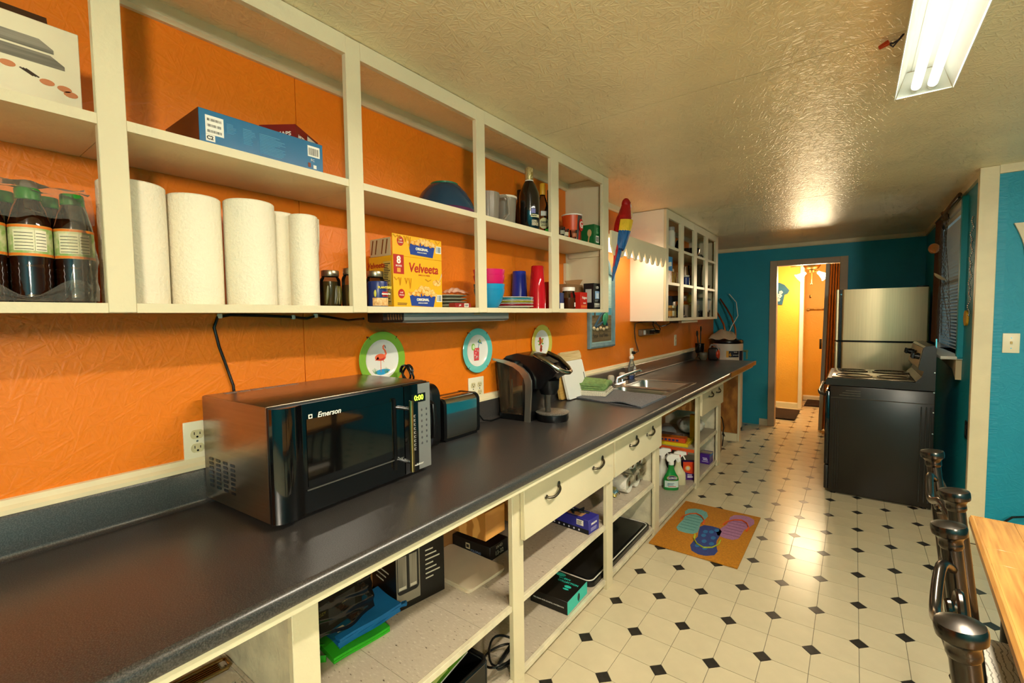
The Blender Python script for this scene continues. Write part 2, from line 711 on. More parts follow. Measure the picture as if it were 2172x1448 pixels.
# trims
struct('trim_1', B().prism([(0, CEIL), (0.022, CEIL), (0.022, CEIL - 0.034), (0.012, CEIL - 0.042), (0, CEIL - 0.042)], -2.2, YB, 'y'), TRIM, 'cream strip along the top of the orange wall')
struct('trim_2', B().prism([(YB, CEIL), (YB - 0.02, CEIL), (YB - 0.02, CEIL - 0.036), (YB - 0.01, CEIL - 0.046), (YB, CEIL - 0.046)], 0.0, XR, 'x'), TRIM, 'cream strip along the top of the back wall')
struct('trim_3', B().box(XR - 0.018, XR, YR + 0.02, YB - 0.02, CEIL - 0.045, CEIL), TRIM)
struct('trim_4', B().box(XR - 0.02, XR + 0.062, YR - 0.018, YR, 0.0, CEIL - 0.001, 0.003), TRIM, 'cream corner board between the two teal walls')
struct('trim_5', B().box(XR + 0.062, 4.2, YR - 0.018, YR, CEIL - 0.048, CEIL), TRIM)
struct('trim_6', B().box(XR - 0.02, XR, YR, YR + 0.03, 0.0, CEIL - 0.045), TRIM)
BASEB = mat('baseboard_paint', '#cbbf9f', 0.5, var=0.06, scale=8)
prof = lambda y: [(y, 0), (y - 0.014, 0), (y - 0.014, 0.06), (y - 0.008, 0.075), (y, 0.08)]
struct('baseboard_back', B().prism(prof(YB), 0.56, OX0 - 0.072, 'x'), BASEB, 'low cream baseboard below the teal wall')
struct('baseboard_right', B().box(XR - 0.012, XR, YR + 0.03, 5.6, 0, 0.08), BASEB)

# doorway casing
dc = struct('door_1', B().box(OX0 - 0.072, OX0 + 0.004, YB - 0.022, YB + 0.1, 0, OZ + 0.062, 0.004), CASING, 'tan painted casing of the doorway')
part('casing_right', B().box(OX1 - 0.004, OX1 + 0.072, YB - 0.022, YB + 0.1, 0, OZ + 0.062, 0.004), CASING, dc)
part('casing_head', B().box(OX0 + 0.004, OX1 - 0.004, YB - 0.022, YB + 0.1, OZ - 0.004, OZ + 0.062, 0.004), CASING, dc)

# window with sill over the stove
wf = struct('window_1', B().box(XR - 0.03, XR + 0.06, WY0 - 0.05, WY0, WZ0 - 0.02, WZ1 + 0.05, 0.003), mat('window_casing_blue', '#1a9fb4', 0.4), 'small window with white blinds above the stove')
WF = mat('window_frame_white', '#dfe3dc', 0.4)
part('window_frame', B().box(XR - 0.025, XR + 0.06, WY1, WY1 + 0.05, WZ0 - 0.02, WZ1 + 0.05, 0.003), WF, wf)
part('window_frame', B().box(XR - 0.025, XR + 0.06, WY0, WY1, WZ1, WZ1 + 0.05, 0.003), WF, wf)
part('window_frame', B().box(XR + 0.02, XR + 0.05, WY0, WY1, 1.60, 1.63), WF, wf)
part('pane', B().box(XR + 0.055, XR + 0.06, WY0, WY1, WZ0, WZ1), glassy('window_glass', '#e6f0f2', 0.03, 0.9, '#20262a'), wf)
part('window_sill', B().box(XR - 0.11, XR + 0.06, WY0 - 0.05, WY1 + 0.05, WZ0 - 0.022, WZ0, 0.004), WF, wf)
part('sill_bracket', B().prism([(WY0 - 0.03, WZ0 - 0.022), (WY1, WZ0 - 0.022), (WY1, WZ0 - 0.06), (WY0 + 0.1, WZ0 - 0.10), (WY0 - 0.03, WZ0 - 0.16)], XR - 0.03, XR, 'x'), mat('bracket_cream', '#d5c5a0', 0.5), wf)

# the room beyond the doorway
struct('wall_hall_front', B().box(-0.3, 0.86, 7.92, 8.02, -0.06, CEIL + 0.1), YELLOW, 'yellow wall facing the doorway')
struct('trim_7', B().box(0.855, 0.905, 7.895, 8.03, 0, CEIL, 0.004), mat('hall_trim_paint', '#efe3c4', 0.4), 'white post at the end of the yellow wall')
struct('wall_hall_back', B().box(-0.3, 2.0, 8.76, 8.86, -0.06, CEIL + 0.1), YELLOW)
struct('wall_hall_left', B().box(-0.3, -0.2, YB + 0.1, 8.76, -0.06, CEIL + 0.1), YELLOW)
struct('wall_hall_right', B().box(1.9, 2.0, YB + 0.1, 8.76, -0.06, CEIL + 0.1), YELLOW)
struct('baseboard_hall', B().prism(prof(7.92), -0.2, 0.855, 'x'), TRIM)
struct('baseboard_hall_back', B().prism(prof(8.76), 0.86, 1.9, 'x'), TRIM)
struct('ceiling_hall', B().box(-0.2, 1.9, YB + 0.1, 8.76, CEIL - 0.01, CEIL + 0.01), mat('hall_ceiling', '#efe0b8', 0.5), 'cream ceiling of the room beyond the doorway')

# ================================================================== UPPER CABINETS
XU = 0.28
Z_MID, Z_BOT = 1.822, 1.444       # tops of the two shelves
up = thing('open_wall_cabinet', 'long cream open shelf cabinet hung under the ceiling on the orange wall', 'cabinet', (0.0, 0.0, 1.424))
ST = [(-0.36, -0.31), (0.263, 0.310), (0.834, 0.885), (1.417, 1.470), (1.979, 2.051), (2.563, 2.642)]
for a, b in ST:
    part('stile', B().box(XU - 0.02, XU, a, b, 1.424, CEIL - 0.002, 0.0015, 1), CREAM, up, w=True)
bays = list(zip(ST, ST[1:]))
for (a0, a1), (b0, b1) in bays:
    part('top_rail', B().box(XU - 0.019, XU - 0.0008, a1, b0, 2.186, CEIL - 0.002), CREAM, up, w=True)
    part('bottom_rail', B().box(XU - 0.019, XU - 0.0008, a1, b0, 1.424, 1.4438), CREAM, up, w=True)
part('bottom_shelf', B().box(0.001, XU - 0.0205, -0.36, 2.60, 1.426, Z_BOT), CREAM, up, w=True)
for (a0, a1), (b0, b1) in bays:
    part('shelf', B().box(0.001, XU - 0.0205, a0 + 0.024, b0 + 0.023, Z_MID - 0.021, Z_MID).box(XU - 0.0205, XU - 0.003, a1, b0, Z_MID - 0.021, Z_MID), CREAM, up, w=True)
part('side_panel', B().box(0.001, XU - 0.0205, 2.602, 2.62, 1.426, CEIL - 0.002), CREAM, up, w=True)
part('cleat', B().box(0.03, XU - 0.022, 2.590, 2.6018, Z_MID - 0.055, Z_MID - 0.0215), CREAM, up, w=True)
part('cleat', B().box(0.002, 0.02, 2.570, 2.6018, 1.56, 1.74), CREAM, up, w=True)

# the second wall cabinet past the sink
XC = 0.30
c2 = thing('open_wall_cabinet', 'narrow four-bay cream open cabinet full of groceries, beyond the sink', 'cabinet', (0.0, 3.66, 1.353))
S2 = [(3.66, 3.715), (4.03, 4.125), (4.44, 4.54), (4.84, 4.945), (5.26, 5.365)]
for a, b in S2:
    part('stile', B().box(XC - 0.02, XC, a, b, 1.353, CEIL - 0.004, 0.0015, 1), CREAM, c2, w=True)
for (a0, a1), (b0, b1) in zip(S2, S2[1:]):
    part('top_rail', B().box(XC - 0.019, XC - 0.0008, a1, b0, 2.172, CEIL - 0.004), CREAM, c2, w=True)
    part('bottom_rail', B().box(XC - 0.019, XC - 0.0008, a1, b0, 1.353, 1.378), CREAM, c2, w=True)
    for z in (1.668, 1.958):
        part('shelf', B().box(XC - 0.021, XC - 0.003, a1, b0, z - 0.022, z), CREAM, c2, w=True)
for z in (1.668, 1.958):
    part('shelf', B().box(0.001, XC - 0.0215, 3.679, 5.34, z - 0.02, z - 0.0005), CREAM, c2, w=True)
part('bottom_shelf', B().box(0.001, XC - 0.0205, 3.679, 5.34, 1.356, 1.377), CREAM, c2, w=True)
part('side_panel', B().box(0.001, XC - 0.0205, 3.66, 3.678, 1.354, CEIL - 0.004), mat('side_panel_lit', '#ece6d6', 0.45), c2, w=True)  # glow of the sink lamp put into a whiter colour than the cream
part('side_panel', B().box(0.001, XC - 0.0205, 5.342, 5.36, 1.354, CEIL - 0.004), CREAM, c2, w=True)

# scalloped valance over the sink: a board whose lower edge is cut in bites, points standing up between
vb = B()
y0v, y1v, zt0, zt1, zb = 2.645, 3.655, 1.925, 1.925, 1.775
pts = [(y0v, zt0), (y1v, zt1)]
n = 9
dy = (y1v - y0v) / n
low = []
for k in range(n):
    a = y1v - k * dy
    for s in range(13):
        t = s / 12
        low.append((a - dy * t, zb + 0.070 * (1 - math.sin(PI * t)) ** 0.85))
pts += low
vb.prism(pts, 0.285, 0.298, 'x')
solo('valance', vb, CREAM, 'cream scalloped wooden valance bridging the two wall cabinets above the sink', 'valance', smooth=False)
vl = thing('valance_light', 'lit tube lamp tucked behind the scalloped valance above the sink', 'lamp', (0.19, 3.15, 1.84))
part('housing', B().box(-0.085, 0.075, -0.46, 0.46, 0.05, 0.075, 0.003, 1), WHITE, vl)
part('diffuser', B().prism([(-0.06, 0.05), (-0.05, 0.0), (0.04, -0.005), (0.06, 0.05)], -0.45, 0.45, 'y'), mat('lit_diffuser', '#ffeccb', 0.4, emit=SINK_STRENGTH), vl)
part('mount_arm', B().box(-0.187, -0.085, -0.05, 0.05, 0.05, 0.075), WHITE, vl)

# ================================================================== BASE CABINET AND WORKTOP
ZC = 0.887
XF = 0.5125
base = thing('base_cabinet', 'long cream base cabinet with open shelves and three drawers', 'cabinet', (0.25, 2.5, 0.0))
SB = [(-0.42, -0.35), (0.494, 0.558), (1.314, 1.383), (2.114, 2.188), (2.822, 2.900), (3.790, 3.875), (4.490, 4.600), (5.490, 5.560)]
for k, (a, b) in enumerate(SB):
    part('stile', B().box(XF - 0.02, XF, a, b, 0.0, 0.8245, 0.0015, 1), CREAM, base, w=True)
for q in ((0.002, 0.628, -0.6, 2.715), (0.002, 0.085, 2.715, 3.585), (0.535, 0.628, 2.715, 3.585), (0.002, 0.628, 3.585, 5.545)):
    part('sub_top', B().box(q[0], q[1], q[2], q[3], 0.8255, 0.8488), CREAM, base, w=True, smooth=False)
for (a0, a1), (b0, b1) in zip(SB, SB[1:]):
    if b0 < 5 and not (a0 > 2.8 and a0 < 3.5):
        part('top_rail', B().box(XF - 0.019, XF - 0.001, a1, b0, 0.772, 0.8245), CREAM, base, w=True)
def lino():
    m = bpy.data.materials.new('marbled_vinyl_tile')
    m.use_nodes = True
    nt = m.node_tree
    b = nt.nodes['Principled BSDF']
    b.inputs['Roughness'].default_value = 0.42
    tc = nt.nodes.new('ShaderNodeTexCoord')
    mp = nt.nodes.new('ShaderNodeMapping')
    mp.inputs['Scale'].default_value = (60, 150, 60)
    mp.inputs['Rotation'].default_value = (0, 0, 0.5)
    nt.links.new(tc.outputs['Object'], mp.inputs[0])
    t = nt.nodes.new('ShaderNodeTexNoise')
    t.inputs['Scale'].default_value = 1
    t.inputs['Detail'].default_value = 2
    nt.links.new(mp.outputs[0], t.inputs['Vector'])
    rp = nt.nodes.new('ShaderNodeValToRGB')
    e = rp.color_ramp.elements
    e[0].position, e[0].color = 0.265, lin('#4a3b2c')
    e[1].position, e[1].color = 0.32, lin('#b8ab97')
    q = e.new(0.62)
    q.color = lin('#bfb39f')
    q = e.new(0.72)
    q.color = lin('#d2c8b6')
    nt.links.new(t.outputs['Fac'], rp.inputs[0])
    nt.links.new(rp.outputs[0], b.inputs['Base Color'])
    return m
LINO = lino()
WOODRAW = mat('raw_brown_board', '#9a6232', 0.6, var=0.12, scale=5, stretch=(1, 6, 1))


def lino_shelf(name, x0, x1, y0, y1, z, th, edge=CREAM_RAW):
    s = part(name, B().box(x0, x1, y0, y1, z - th, z - 0.003), edge, base, w=True)
    ys = y0
    while ys < y1 - 0.01:
        ye = min(ys + 0.3048, y1)
        xs = x1
        while xs > x0 + 0.01:
            xe = max(xs - 0.3048, x0)
            part('vinyl_tile', B().box(xe + 0.0006, xs - 0.0006, ys + 0.0006, ye - 0.0006, z - 0.003, z), LINO, s, w=True, smooth=False)
            xs = xe
        ys = ye
    return s


lino_shelf('shelf', 0.012, XF - 0.0205, -0.40, 0.525, 0.44, 0.022)
lino_shelf('shelf', 0.012, XF - 0.021, 0.545, 1.349, 0.335, 0.022)
lino_shelf('shelf', 0.012, XF - 0.021, 1.349, 2.150, 0.335, 0.022)
lino_shelf('shelf', 0.012, XF - 0.021, 2.150, 2.844, 0.341, 0.022)
lino_shelf('bottom_shelf', 0.012, XF - 0.0205, -0.40, 0.525, 0.05, 0.025)
lino_shelf('bottom_shelf', 0.012, XF - 0.021, 0.545, 1.349, 0.05, 0.025)
lino_shelf('bottom_shelf', 0.012, XF - 0.021, 1.349, 2.150, 0.05, 0.025)
lino_shelf('bottom_shelf', 0.012, XF - 0.021, 2.150, 2.844, 0.05, 0.025)
lino_shelf('bottom_shelf', 0.012, XF - 0.021, 2.864, 3.83, 0.05, 0.025)
lino_shelf('bottom_shelf', 0.012, XF - 0.021, 3.83, 4.539, 0.05, 0.025)
for a_, b_, z_ in ((0.559, 1.313, 0.335), (1.384, 2.113, 0.335), (2.189, 2.821, 0.341), (0.559, 1.313, 0.05), (1.384, 2.113, 0.05), (2.189, 2.821, 0.05), (2.901, 3.789, 0.05), (3.876, 4.489, 0.05)):
    part('shelf_edge', B().box(XF - 0.0209, 0.507, a_, b_, z_ - 0.022, z_, 0.001, 1), CREAM_RAW, base, w=True)
sh = part('shelf', B().box(0.012, XF - 0.021, 3.735, 4.539, 0.313, 0.333), mat('grey_shelf', '#a89f8c', 0.5), base, w=True)
part('shelf_end', B().box(0.012, 0.505, 3.728, 3.7349, 0.309, 0.334), mat('orange_edge_board', '#d9551d', 0.45), sh, w=True)
part('shelf_edge', B().box(XF - 0.0209, 0.507, 3.876, 4.489, 0.311, 0.333, 0.001, 1), CREAM_RAW, base, w=True)
part('kick_runner', B().box(0.42, 0.47, -0.4, 4.5, 0.0, 0.0245), WOODRAW, base, w=True)
BACKP = mat('cabinet_back_brown', '#9c6a37', 0.6, var=0.08, scale=4)
part('back_panel', B().box(0.002, 0.010, -0.42, 5.3, 0.0, 0.825), BACKP, base, w=True)
# dividers behind some stiles
part('divider', B().box(0.012, XF - 0.0205, 2.845, 2.863, 0.052, 0.8245), CREAM_RAW, base, w=True)
part('divider', B().box(0.012, XF - 0.0205, 4.54, 4.558, 0.0, 0.8245), CREAM_RAW, base, w=True)
part('divider', B().box(0.012, XF - 0.0205, 0.526, 0.544, 0.0, 0.8245), CREAM_RAW, base, w=True)
OSBW = mat('raw_strand_board', '#b8792f', 0.6, color2='#8d561d', scale=14, stretch=(1, 1, 0.5), lo=0.4, hi=0.6, detail=4)
part('end_panel', B().box(0.05, XF - 0.0205, 5.50, 5.518, 0.085, 0.8245), OSBW, base, w=True)
part('end_baseboard', B().box(0.05, XF - 0.0205, 5.480, 5.4995, 0.0, 0.085), TRIM, base, w=True)
# wooden rail of the sink front and the drawer boxes behind their fronts
part('front_board', B().box(0.44, 0.46, 2.93, 3.788, 0.70, 0.80), WOOD, base, w=True)


def drawer(y0, y1, z0, z1, hy):
    d = part('drawer', B().box(0.5145, 0.5345, y0, y1, z0, z1, 0.002, 1), CREAM, base, w=True)
    bx = B()
    bx.box(0.03, 0.513, y0 + 0.05, y0 + 0.062, z0 + 0.03, z1 - 0.03).box(0.03, 0.513, y1 - 0.062, y1 - 0.05, z0 + 0.03, z1 - 0.03)
    bx.box(0.03, 0.042, y0 + 0.062, y1 - 0.062, z0 + 0.03, z1 - 0.03).box(0.03, 0.513, y0 + 0.062, y1 - 0.062, z0 + 0.02, z0 + 0.03)
    part('drawer_box', bx, WOOD, d, w=True)
    for h, zz in hy:
        hb = B()
        w = 0.048
        path = [(0.536, h - w, zz - 0.004), (0.548, h - w * 0.85, zz - 0.006), (0.558, h - w * 0.4, zz - 0.006), (0.558, h + w * 0.3, zz + 0.002), (0.550, h + w * 0.75, zz + 0.010), (0.536, h + w, zz + 0.016)]
        hb.tube(spline(path, 4), 0.0056, 10)
        hb.ball((0.537, h - w, zz - 0.004), 0.003, 0.011, 0.009).ball((0.537, h + w, zz + 0.018), 0.003, 0.012, 0.014)
        part('handle', hb, PEWTER, d, w=True)
    return d


drawer(1.36, 2.148, 0.572, 0.769, [(1.557, 0.695), (1.967, 0.698)])
drawer(2.166, 2.876, 0.574, 0.771, [(2.405, 0.702), (2.662, 0.705)])
drawer(3.85, 4.592, 0.584, 0.785, [(4.10, 0.72), (4.36, 0.72)])
# the runner box of a drawer seen in the open bay left of the first drawer
part('drawer_runner', B().box(0.06, 0.48, 1.20, 1.31, 0.62, 0.72), WOOD, base, w=True)

# ---- worktop: post-formed laminate, rolled nose in front and coved splash behind, cut out for the sink
def speckle(name, base_c, fleck, rough):
    m = bpy.data.materials.new(name)
    m.use_nodes = True
    nt = m.node_tree
    b = nt.nodes['Principled BSDF']
    tc = nt.nodes.new('ShaderNodeTexCoord')
    t = nt.nodes.new('ShaderNodeTexNoise')
    t.inputs['Scale'].default_value = 420
    t.inputs['Detail'].default_value = 1
    nt.links.new(tc.outputs['Object'], t.inputs['Vector'])
    rp = nt.nodes.new('ShaderNodeValToRGB')
    rp.color_ramp.elements[0].position = 0.42
    rp.color_ramp.elements[0].color = lin(base_c)
    rp.color_ramp.elements[1].position = 0.68
    rp.color_ramp.elements[1].color = lin(fleck)
    nt.links.new(t.outputs['Fac'], rp.inputs[0])
    nt.links.new(rp.outputs[0], b.inputs['Base Color'])
    t2 = nt.nodes.new('ShaderNodeTexNoise')
    t2.inputs['Scale'].default_value = 3
    t2.inputs['Detail'].default_value = 4
    nt.links.new(tc.outputs['Object'], t2.inputs['Vector'])
    mr = nt.nodes.new('ShaderNodeMapRange')
    mr.inputs['To Min'].default_value = rough - 0.05
    mr.inputs['To Max'].default_value = rough + 0.08
    nt.links.new(t2.outputs['Fac'], mr.inputs['Value'])
    nt.links.new(mr.outputs[0], b.inputs['Roughness'])
    b.inputs['Specular IOR Level'].default_value = 0.85
    return m


LAM = speckle('charcoal_laminate', '#2b2928', '#4c4947', 0.30)
wt = thing('worktop', 'long charcoal laminate worktop with rolled edge and low backsplash', 'worktop', (0.32, 2.5, 0.849))
nose = [(0.645 - 0.016 + 0.016 * math.cos(a), ZC - 0.016 + 0.016 * math.sin(a)) for a in [PI / 2 * k / 6 for k in range(6, -1, -1)]]
nose += [(0.645 - 0.010 + 0.010 * math.cos(a), 0.859 - 0.010 * math.sin(a)) for a in [PI / 2 * k / 4 for k in range(5)]]
cove = [(0.001, 0.985), (0.018, 0.985), (0.022, 0.978), (0.022, ZC + 0.014)] + [(0.036 - 0.014 * math.cos(a), ZC + 0.014 - 0.014 * math.sin(a)) for a in [PI / 2 * k / 4 for k in range(1, 5)]]
full = [(0.001, ZC)] + nose + [(0.001, 0.849)]
backp = [(0.001, ZC), (0.085, ZC), (0.085, 0.849), (0.001, 0.849)]
part('backsplash', B().prism(cove + [(0.001, ZC)], -0.6, 5.61, 'y'), LAM, wt, w=True)
frontp = [(0.535, ZC)] + nose + [(0.535, 0.849)]
part('slab', B().prism(full, -0.6, 2.715, 'y'), LAM, wt, w=True)
part('slab', B().prism(backp, 2.715, 3.585, 'y'), LAM, wt, w=True)
part('slab', B().prism(frontp, 2.715, 3.585, 'y'), LAM, wt, w=True)
part('slab', B().prism(full, 3.585, 5.61, 'y'), LAM, wt, w=True)
part('edge_strip', B().prism([(0.646, 0.8485), (0.6485, 0.8485), (0.6485, 0.888), (0.632, 0.8885), (0.632, 0.8872), (0.646, 0.8865)], 4.35, 5.612, 'y'), mat('worn_wood_edge', '#b5762c', 0.4, color2='#8a551c', scale=9, stretch=(1, 0.3, 1)), wt, w=True)
part('end_edge', B().box(0.02, 0.644, 5.6102, 5.6125, 0.85, ZC - 0.001), mat('worn_wood_edge', '#b5762c'), wt, w=True)
part('joint', B().box(0.6445, 0.6462, 2.905, 2.9075, 0.852, 0.884), mat('joint_grey', '#77736b', 0.6), wt, w=True)
struct('trim_8', B().prism([(0.0005, 0.9855), (0.020, 0.9855), (0.0195, 0.996), (0.012, 1.004), (0.008, 1.016), (0.0005, 1.018)], -0.6, 5.60, 'y'), TRIM, 'cream moulding on top of the backsplash')

# ================================================================== LAMPS
LW = mat('lamp_white_enamel', '#e9efe8', 0.35)
sl = thing('shop_light', 'white twin-tube fluorescent light fixed to the ceiling, switched on', 'lamp', (1.669, 1.51, 2.14))
hl = 0.61
part('channel', B().prism([(-0.032, 0.085), (0.032, 0.085), (0.03, 0.1), (-0.03, 0.1)], -hl, hl, 'y'), LW, sl)
for s in (-1, 1):
    part('reflector', B().prism([(s * 0.030, 0.088), (s * 0.046, 0.084), (s * 0.074, 0.0), (s * 0.0765, 0.0), (s * 0.049, 0.0895), (s * 0.030, 0.093)], -hl, hl, 'y'), LW, sl)
    part('end_plate', B().prism([(-0.071, 0.002), (0.071, 0.002), (0.046, 0.083), (-0.046, 0.083)], s * hl - (0.002 if s > 0 else 0), s * hl + (0 if s > 0 else 0.002), 'y'), LW, sl)
    t = part('tube', B().cyl((s * 0.021, -hl + 0.03, 0.022), (s * 0.021, hl - 0.03, 0.022), 0.0135, 14), mat('lit_tube', '#fff6e8', 0.4, emit=1.1), sl)
    for e in (-1, 1):
        part('end_cap', B().cyl((s * 0.021, e * (hl - 0.03), 0.022), (s * 0.021, e * (hl - 0.012), 0.022), 0.0142, 14), mat('tube_cap', '#c9cfc4', 0.4, 0.3), t)
for s in (-1, 1):
    la = bpy.data.lights.new('tube_light', 'AREA')
    la.shape = 'RECTANGLE'
    la.size, la.size_y = 0.026, 1.14
    la.energy = TUBE_WATTS / 2
    la.color = (1.0, 0.90, 0.72)
    lo = bpy.data.objects.new('tube_light', la)
    lo.location = (1.669 + s * 0.021, 1.51, 2.14 + 0.006)
    COL.objects.link(lo)
# loose wiring by the lamp
wn = thing('wire_connectors', 'red wire nut and loose wires hanging from the ceiling beside the shop light', 'wiring', (1.575, 1.853, 2.20))
part('wire_nut', B().lathe([(0, -0.014), (0.006, -0.013), (0.0085, 0.012), (0.0, 0.013)], 10, Matrix.Translation((-0.022, 0, 0.022)) @ Matrix.Rotation(1.2, 4, 'Y')), mat('wire_nut_red', '#c4471f', 0.5), wn)
for k, c in enumerate(('#3a3440', '#3a3440', '#d8d0c0')):
    part('wire', B().tube([(-0.012, 0, 0.024), (0.0, 0.006 - 0.006 * k, 0.012 + 0.008 * k), (0.014, -0.004 + 0.003 * k, 0.026), (0.024, 0.004, 0.04)], 0.0028, 6), mat('wire_' + c[1:], c, 0.4), wn)

# ================================================================== ROOM BEYOND THE DOORWAY
BRASS = mat('aged_brass', '#9a7138', 0.3, 1.0)
GLOW = mat('lit_frosted_glass', '#ffe6b8', 0.5, emit=3.0)
fan = thing('ceiling_fan', 'brass ceiling fan with two lit frosted shades seen through the doorway', 'fan', (1.03, 7.35, 1.74))
part('rod', B().cyl((0, 0, 0.22), (0, 0, 0.49), 0.014, 10), BRASS, fan)
part('motor', B().lathe([(0, 0.24), (0.07, 0.25), (0.10, 0.29), (0.10, 0.34), (0.06, 0.38), (0, 0.385)], 20), BRASS, fan)
for k in range(4):
    a = 0.5 + k * PI / 2
    M = Matrix.Rotation(a, 4, 'Z')
    part('blade', B().prism(rrect(0.10, 0.52, -0.06, 0.06, 0.05), 0.325, 0.333, 'z', M), mat('fan_blade_wood', '#a9824a', 0.4), fan)
part('light_kit', B().lathe([(0, 0.20), (0.03, 0.205), (0.04, 0.235), (0, 0.24)], 14), BRASS, fan)
part('pull_chain', B().cyl((0.0, -0.02, 0.06), (0.0, -0.02, 0.21), 0.004, 6).ball((0, -0.02, 0.05), 0.012), BRASS, fan)
for k, a in enumerate((PI * 1.06, -0.06 * PI)):
    M = Matrix.Rotation(a, 4, 'Z') @ Matrix.Translation((0.07, 0, 0.205)) @ Matrix.Rotation(2.25, 4, 'Y')
    part('arm', B().tube([(0.03 * math.cos(a), 0.03 * math.sin(a), 0.22), (0.06 * math.cos(a), 0.06 * math.sin(a), 0.215), (0.075 * math.cos(a), 0.075 * math.sin(a), 0.20)], 0.007, 8), BRASS, fan)
    part('lamp_shade', B().lathe([(0.018, 0.0), (0.022, 0.02), (0.035, 0.06), (0.045, 0.09), (0.062, 0.115), (0.060, 0.115), (0.043, 0.09), (0.033, 0.06), (0.016, 0.02)], 18, M), GLOW, fan)
lamp('fan_bulb_light', (0.93, 7.30, 1.82), HALL_WATTS / 2, (1.0, 0.78, 0.47), 0.05)
lamp('fan_bulb_light', (1.14, 7.30, 1.82), HALL_WATTS / 2, (1.0, 0.78, 0.47), 0.05)
tb = thing('towel_bar', 'brass towel bar on the yellow wall beyond the doorway', 'towel bar', (1.08, 8.70, 1.45))
part('bar', B().cyl((-0.17, 0, 0.015), (0.28, 0, 0.015), 0.010, 10), BRASS, tb)
for s in (-0.17, 0.28):
    part('bracket', B().cyl((s, 0.06, 0.015), (s, -0.01, 0.015), 0.020, 12), BRASS, tb)
hk = thing('coat_hook', 'small brass double hook on the back wall beside the white post', 'hook', (0.93, 8.755, 1.64))
part('plate', B().box(-0.012, 0.012, -0.006, 0.004, 0, 0.05, 0.002), BRASS, hk)
part('prong', B().tube([(0, -0.006, 0.02), (0, -0.04, 0.01), (0, -0.045, 0.035)], 0.005, 8), BRASS, hk)
# shirt-shaped wall ornament
so = thing('shirt_ornament', 'blue shirt-shaped wall ornament with pale flowers on the yellow wall', 'wall ornament', (0.555, 7.915, 1.545))
shirt = [(0.78 * a_, 0.78 * b_) for a_, b_ in [(-0.13, 0.0), (0.10, -0.02), (0.135, 0.17), (0.185, 0.19), (0.215, 0.25), (0.13, 0.36), (0.05, 0.40), (-0.06, 0.40), (-0.16, 0.36), (-0.24, 0.22), (-0.17, 0.17)]]
part('shirt_body', B().prism(shirt, -0.012, 0.004, 'y'), mat('shirt_blue', '#2a5a70', 0.6, var=0.1, scale=12), so)
for k, (fx, fz, r) in enumerate(((-0.02, 0.17, 0.035), (0.04, 0.12, 0.035), (0.06, 0.17, 0.026), (-0.03, 0.09, 0.03), (0.03, 0.06, 0.024))):
    fb = B()
    for q in range(5):
        fb.prism(ellipse(fx + r * 0.6 * math.cos(q * 1.257), fz + r * 0.6 * math.sin(q * 1.257), r * 0.42, r * 0.42, 10), -0.0145, -0.012, 'y')
    part('flower', fb, mat('flower_pale', '#e8d9c2', 0.6), so)
RUG = mat('brown_shag', '#33241a', 0.95, var=0.3, scale=60, bump=0.8, bscale=120)
solo('bath_mat', B().box(0.40, 0.905, 6.95, 7.68, 0.0005, 0.022, 0.008), RUG, 'dark brown shaggy mat just inside the doorway', 'mat', 'dark mats beyond the doorway')
solo('bath_mat', B().box(0.92, 1.45, 8.15, 8.70, 0.0005, 0.022, 0.008), RUG, 'dark brown mat far back against the hall wall', 'mat', 'dark mats beyond the doorway')

# folding accordion door pushed to the right of the opening
ad = thing('accordion_door', 'tan folding accordion door gathered at the right side of the doorway', 'door', (1.20, YB + 0.03, 0.0))
VIN = mat('tan_vinyl', '#e3c795', 0.4, var=0.08, scale=3, stretch=(4, 4, 0.3))
_nt = VIN.node_tree
_tr = _nt.nodes.new('ShaderNodeBsdfTranslucent')
_tr.inputs[0].default_value = lin('#d9a860')
_mx = _nt.nodes.new('ShaderNodeMixShader')
_mx.inputs[0].default_value = 0.45
_nt.links.new(_nt.nodes['Principled BSDF'].outputs[0], _mx.inputs[1])
_nt.links.new(_tr.outputs[0], _mx.inputs[2])
_nt.links.new(_mx.outputs[0], _nt.nodes['Material Output'].inputs[0])
part('lead_post', B().loft([[(x + dx, y, z) for x, y in ((-0.018, -0.03), (0.018, -0.03), (0.018, 0.03), (-0.018, 0.03))] for z, dx in ((0.012, 0.0), (1.975, 0.04))], True, True), mat('grey_post', '#c2b8aa', 0.4), ad, smooth=False)
part('latch', B().box(-0.024, -0.0, -0.042, -0.03, 0.98, 1.10, 0.003), mat('latch_bronze', '#6a4e30', 0.35, 0.8), ad)
for k in range(4):
    xa, xb = 0.02 + 0.032 * k, 0.02 + 0.032 * (k + 1)
    pl = []
    for z, dx in ((0.02, 0.0), (1.972, 0.04 * (1 - k / 5))):
        pl.append([(xa + dx, -0.045, z), (xa + 0.016 + dx, 0.045, z), (xb + dx, -0.045, z), (xb + dx, -0.041, z), (xa + 0.016 + dx, 0.049, z), (xa + dx, -0.041, z)])
    part('pleat', B().loft(pl, True, True), VIN, ad, smooth=False)

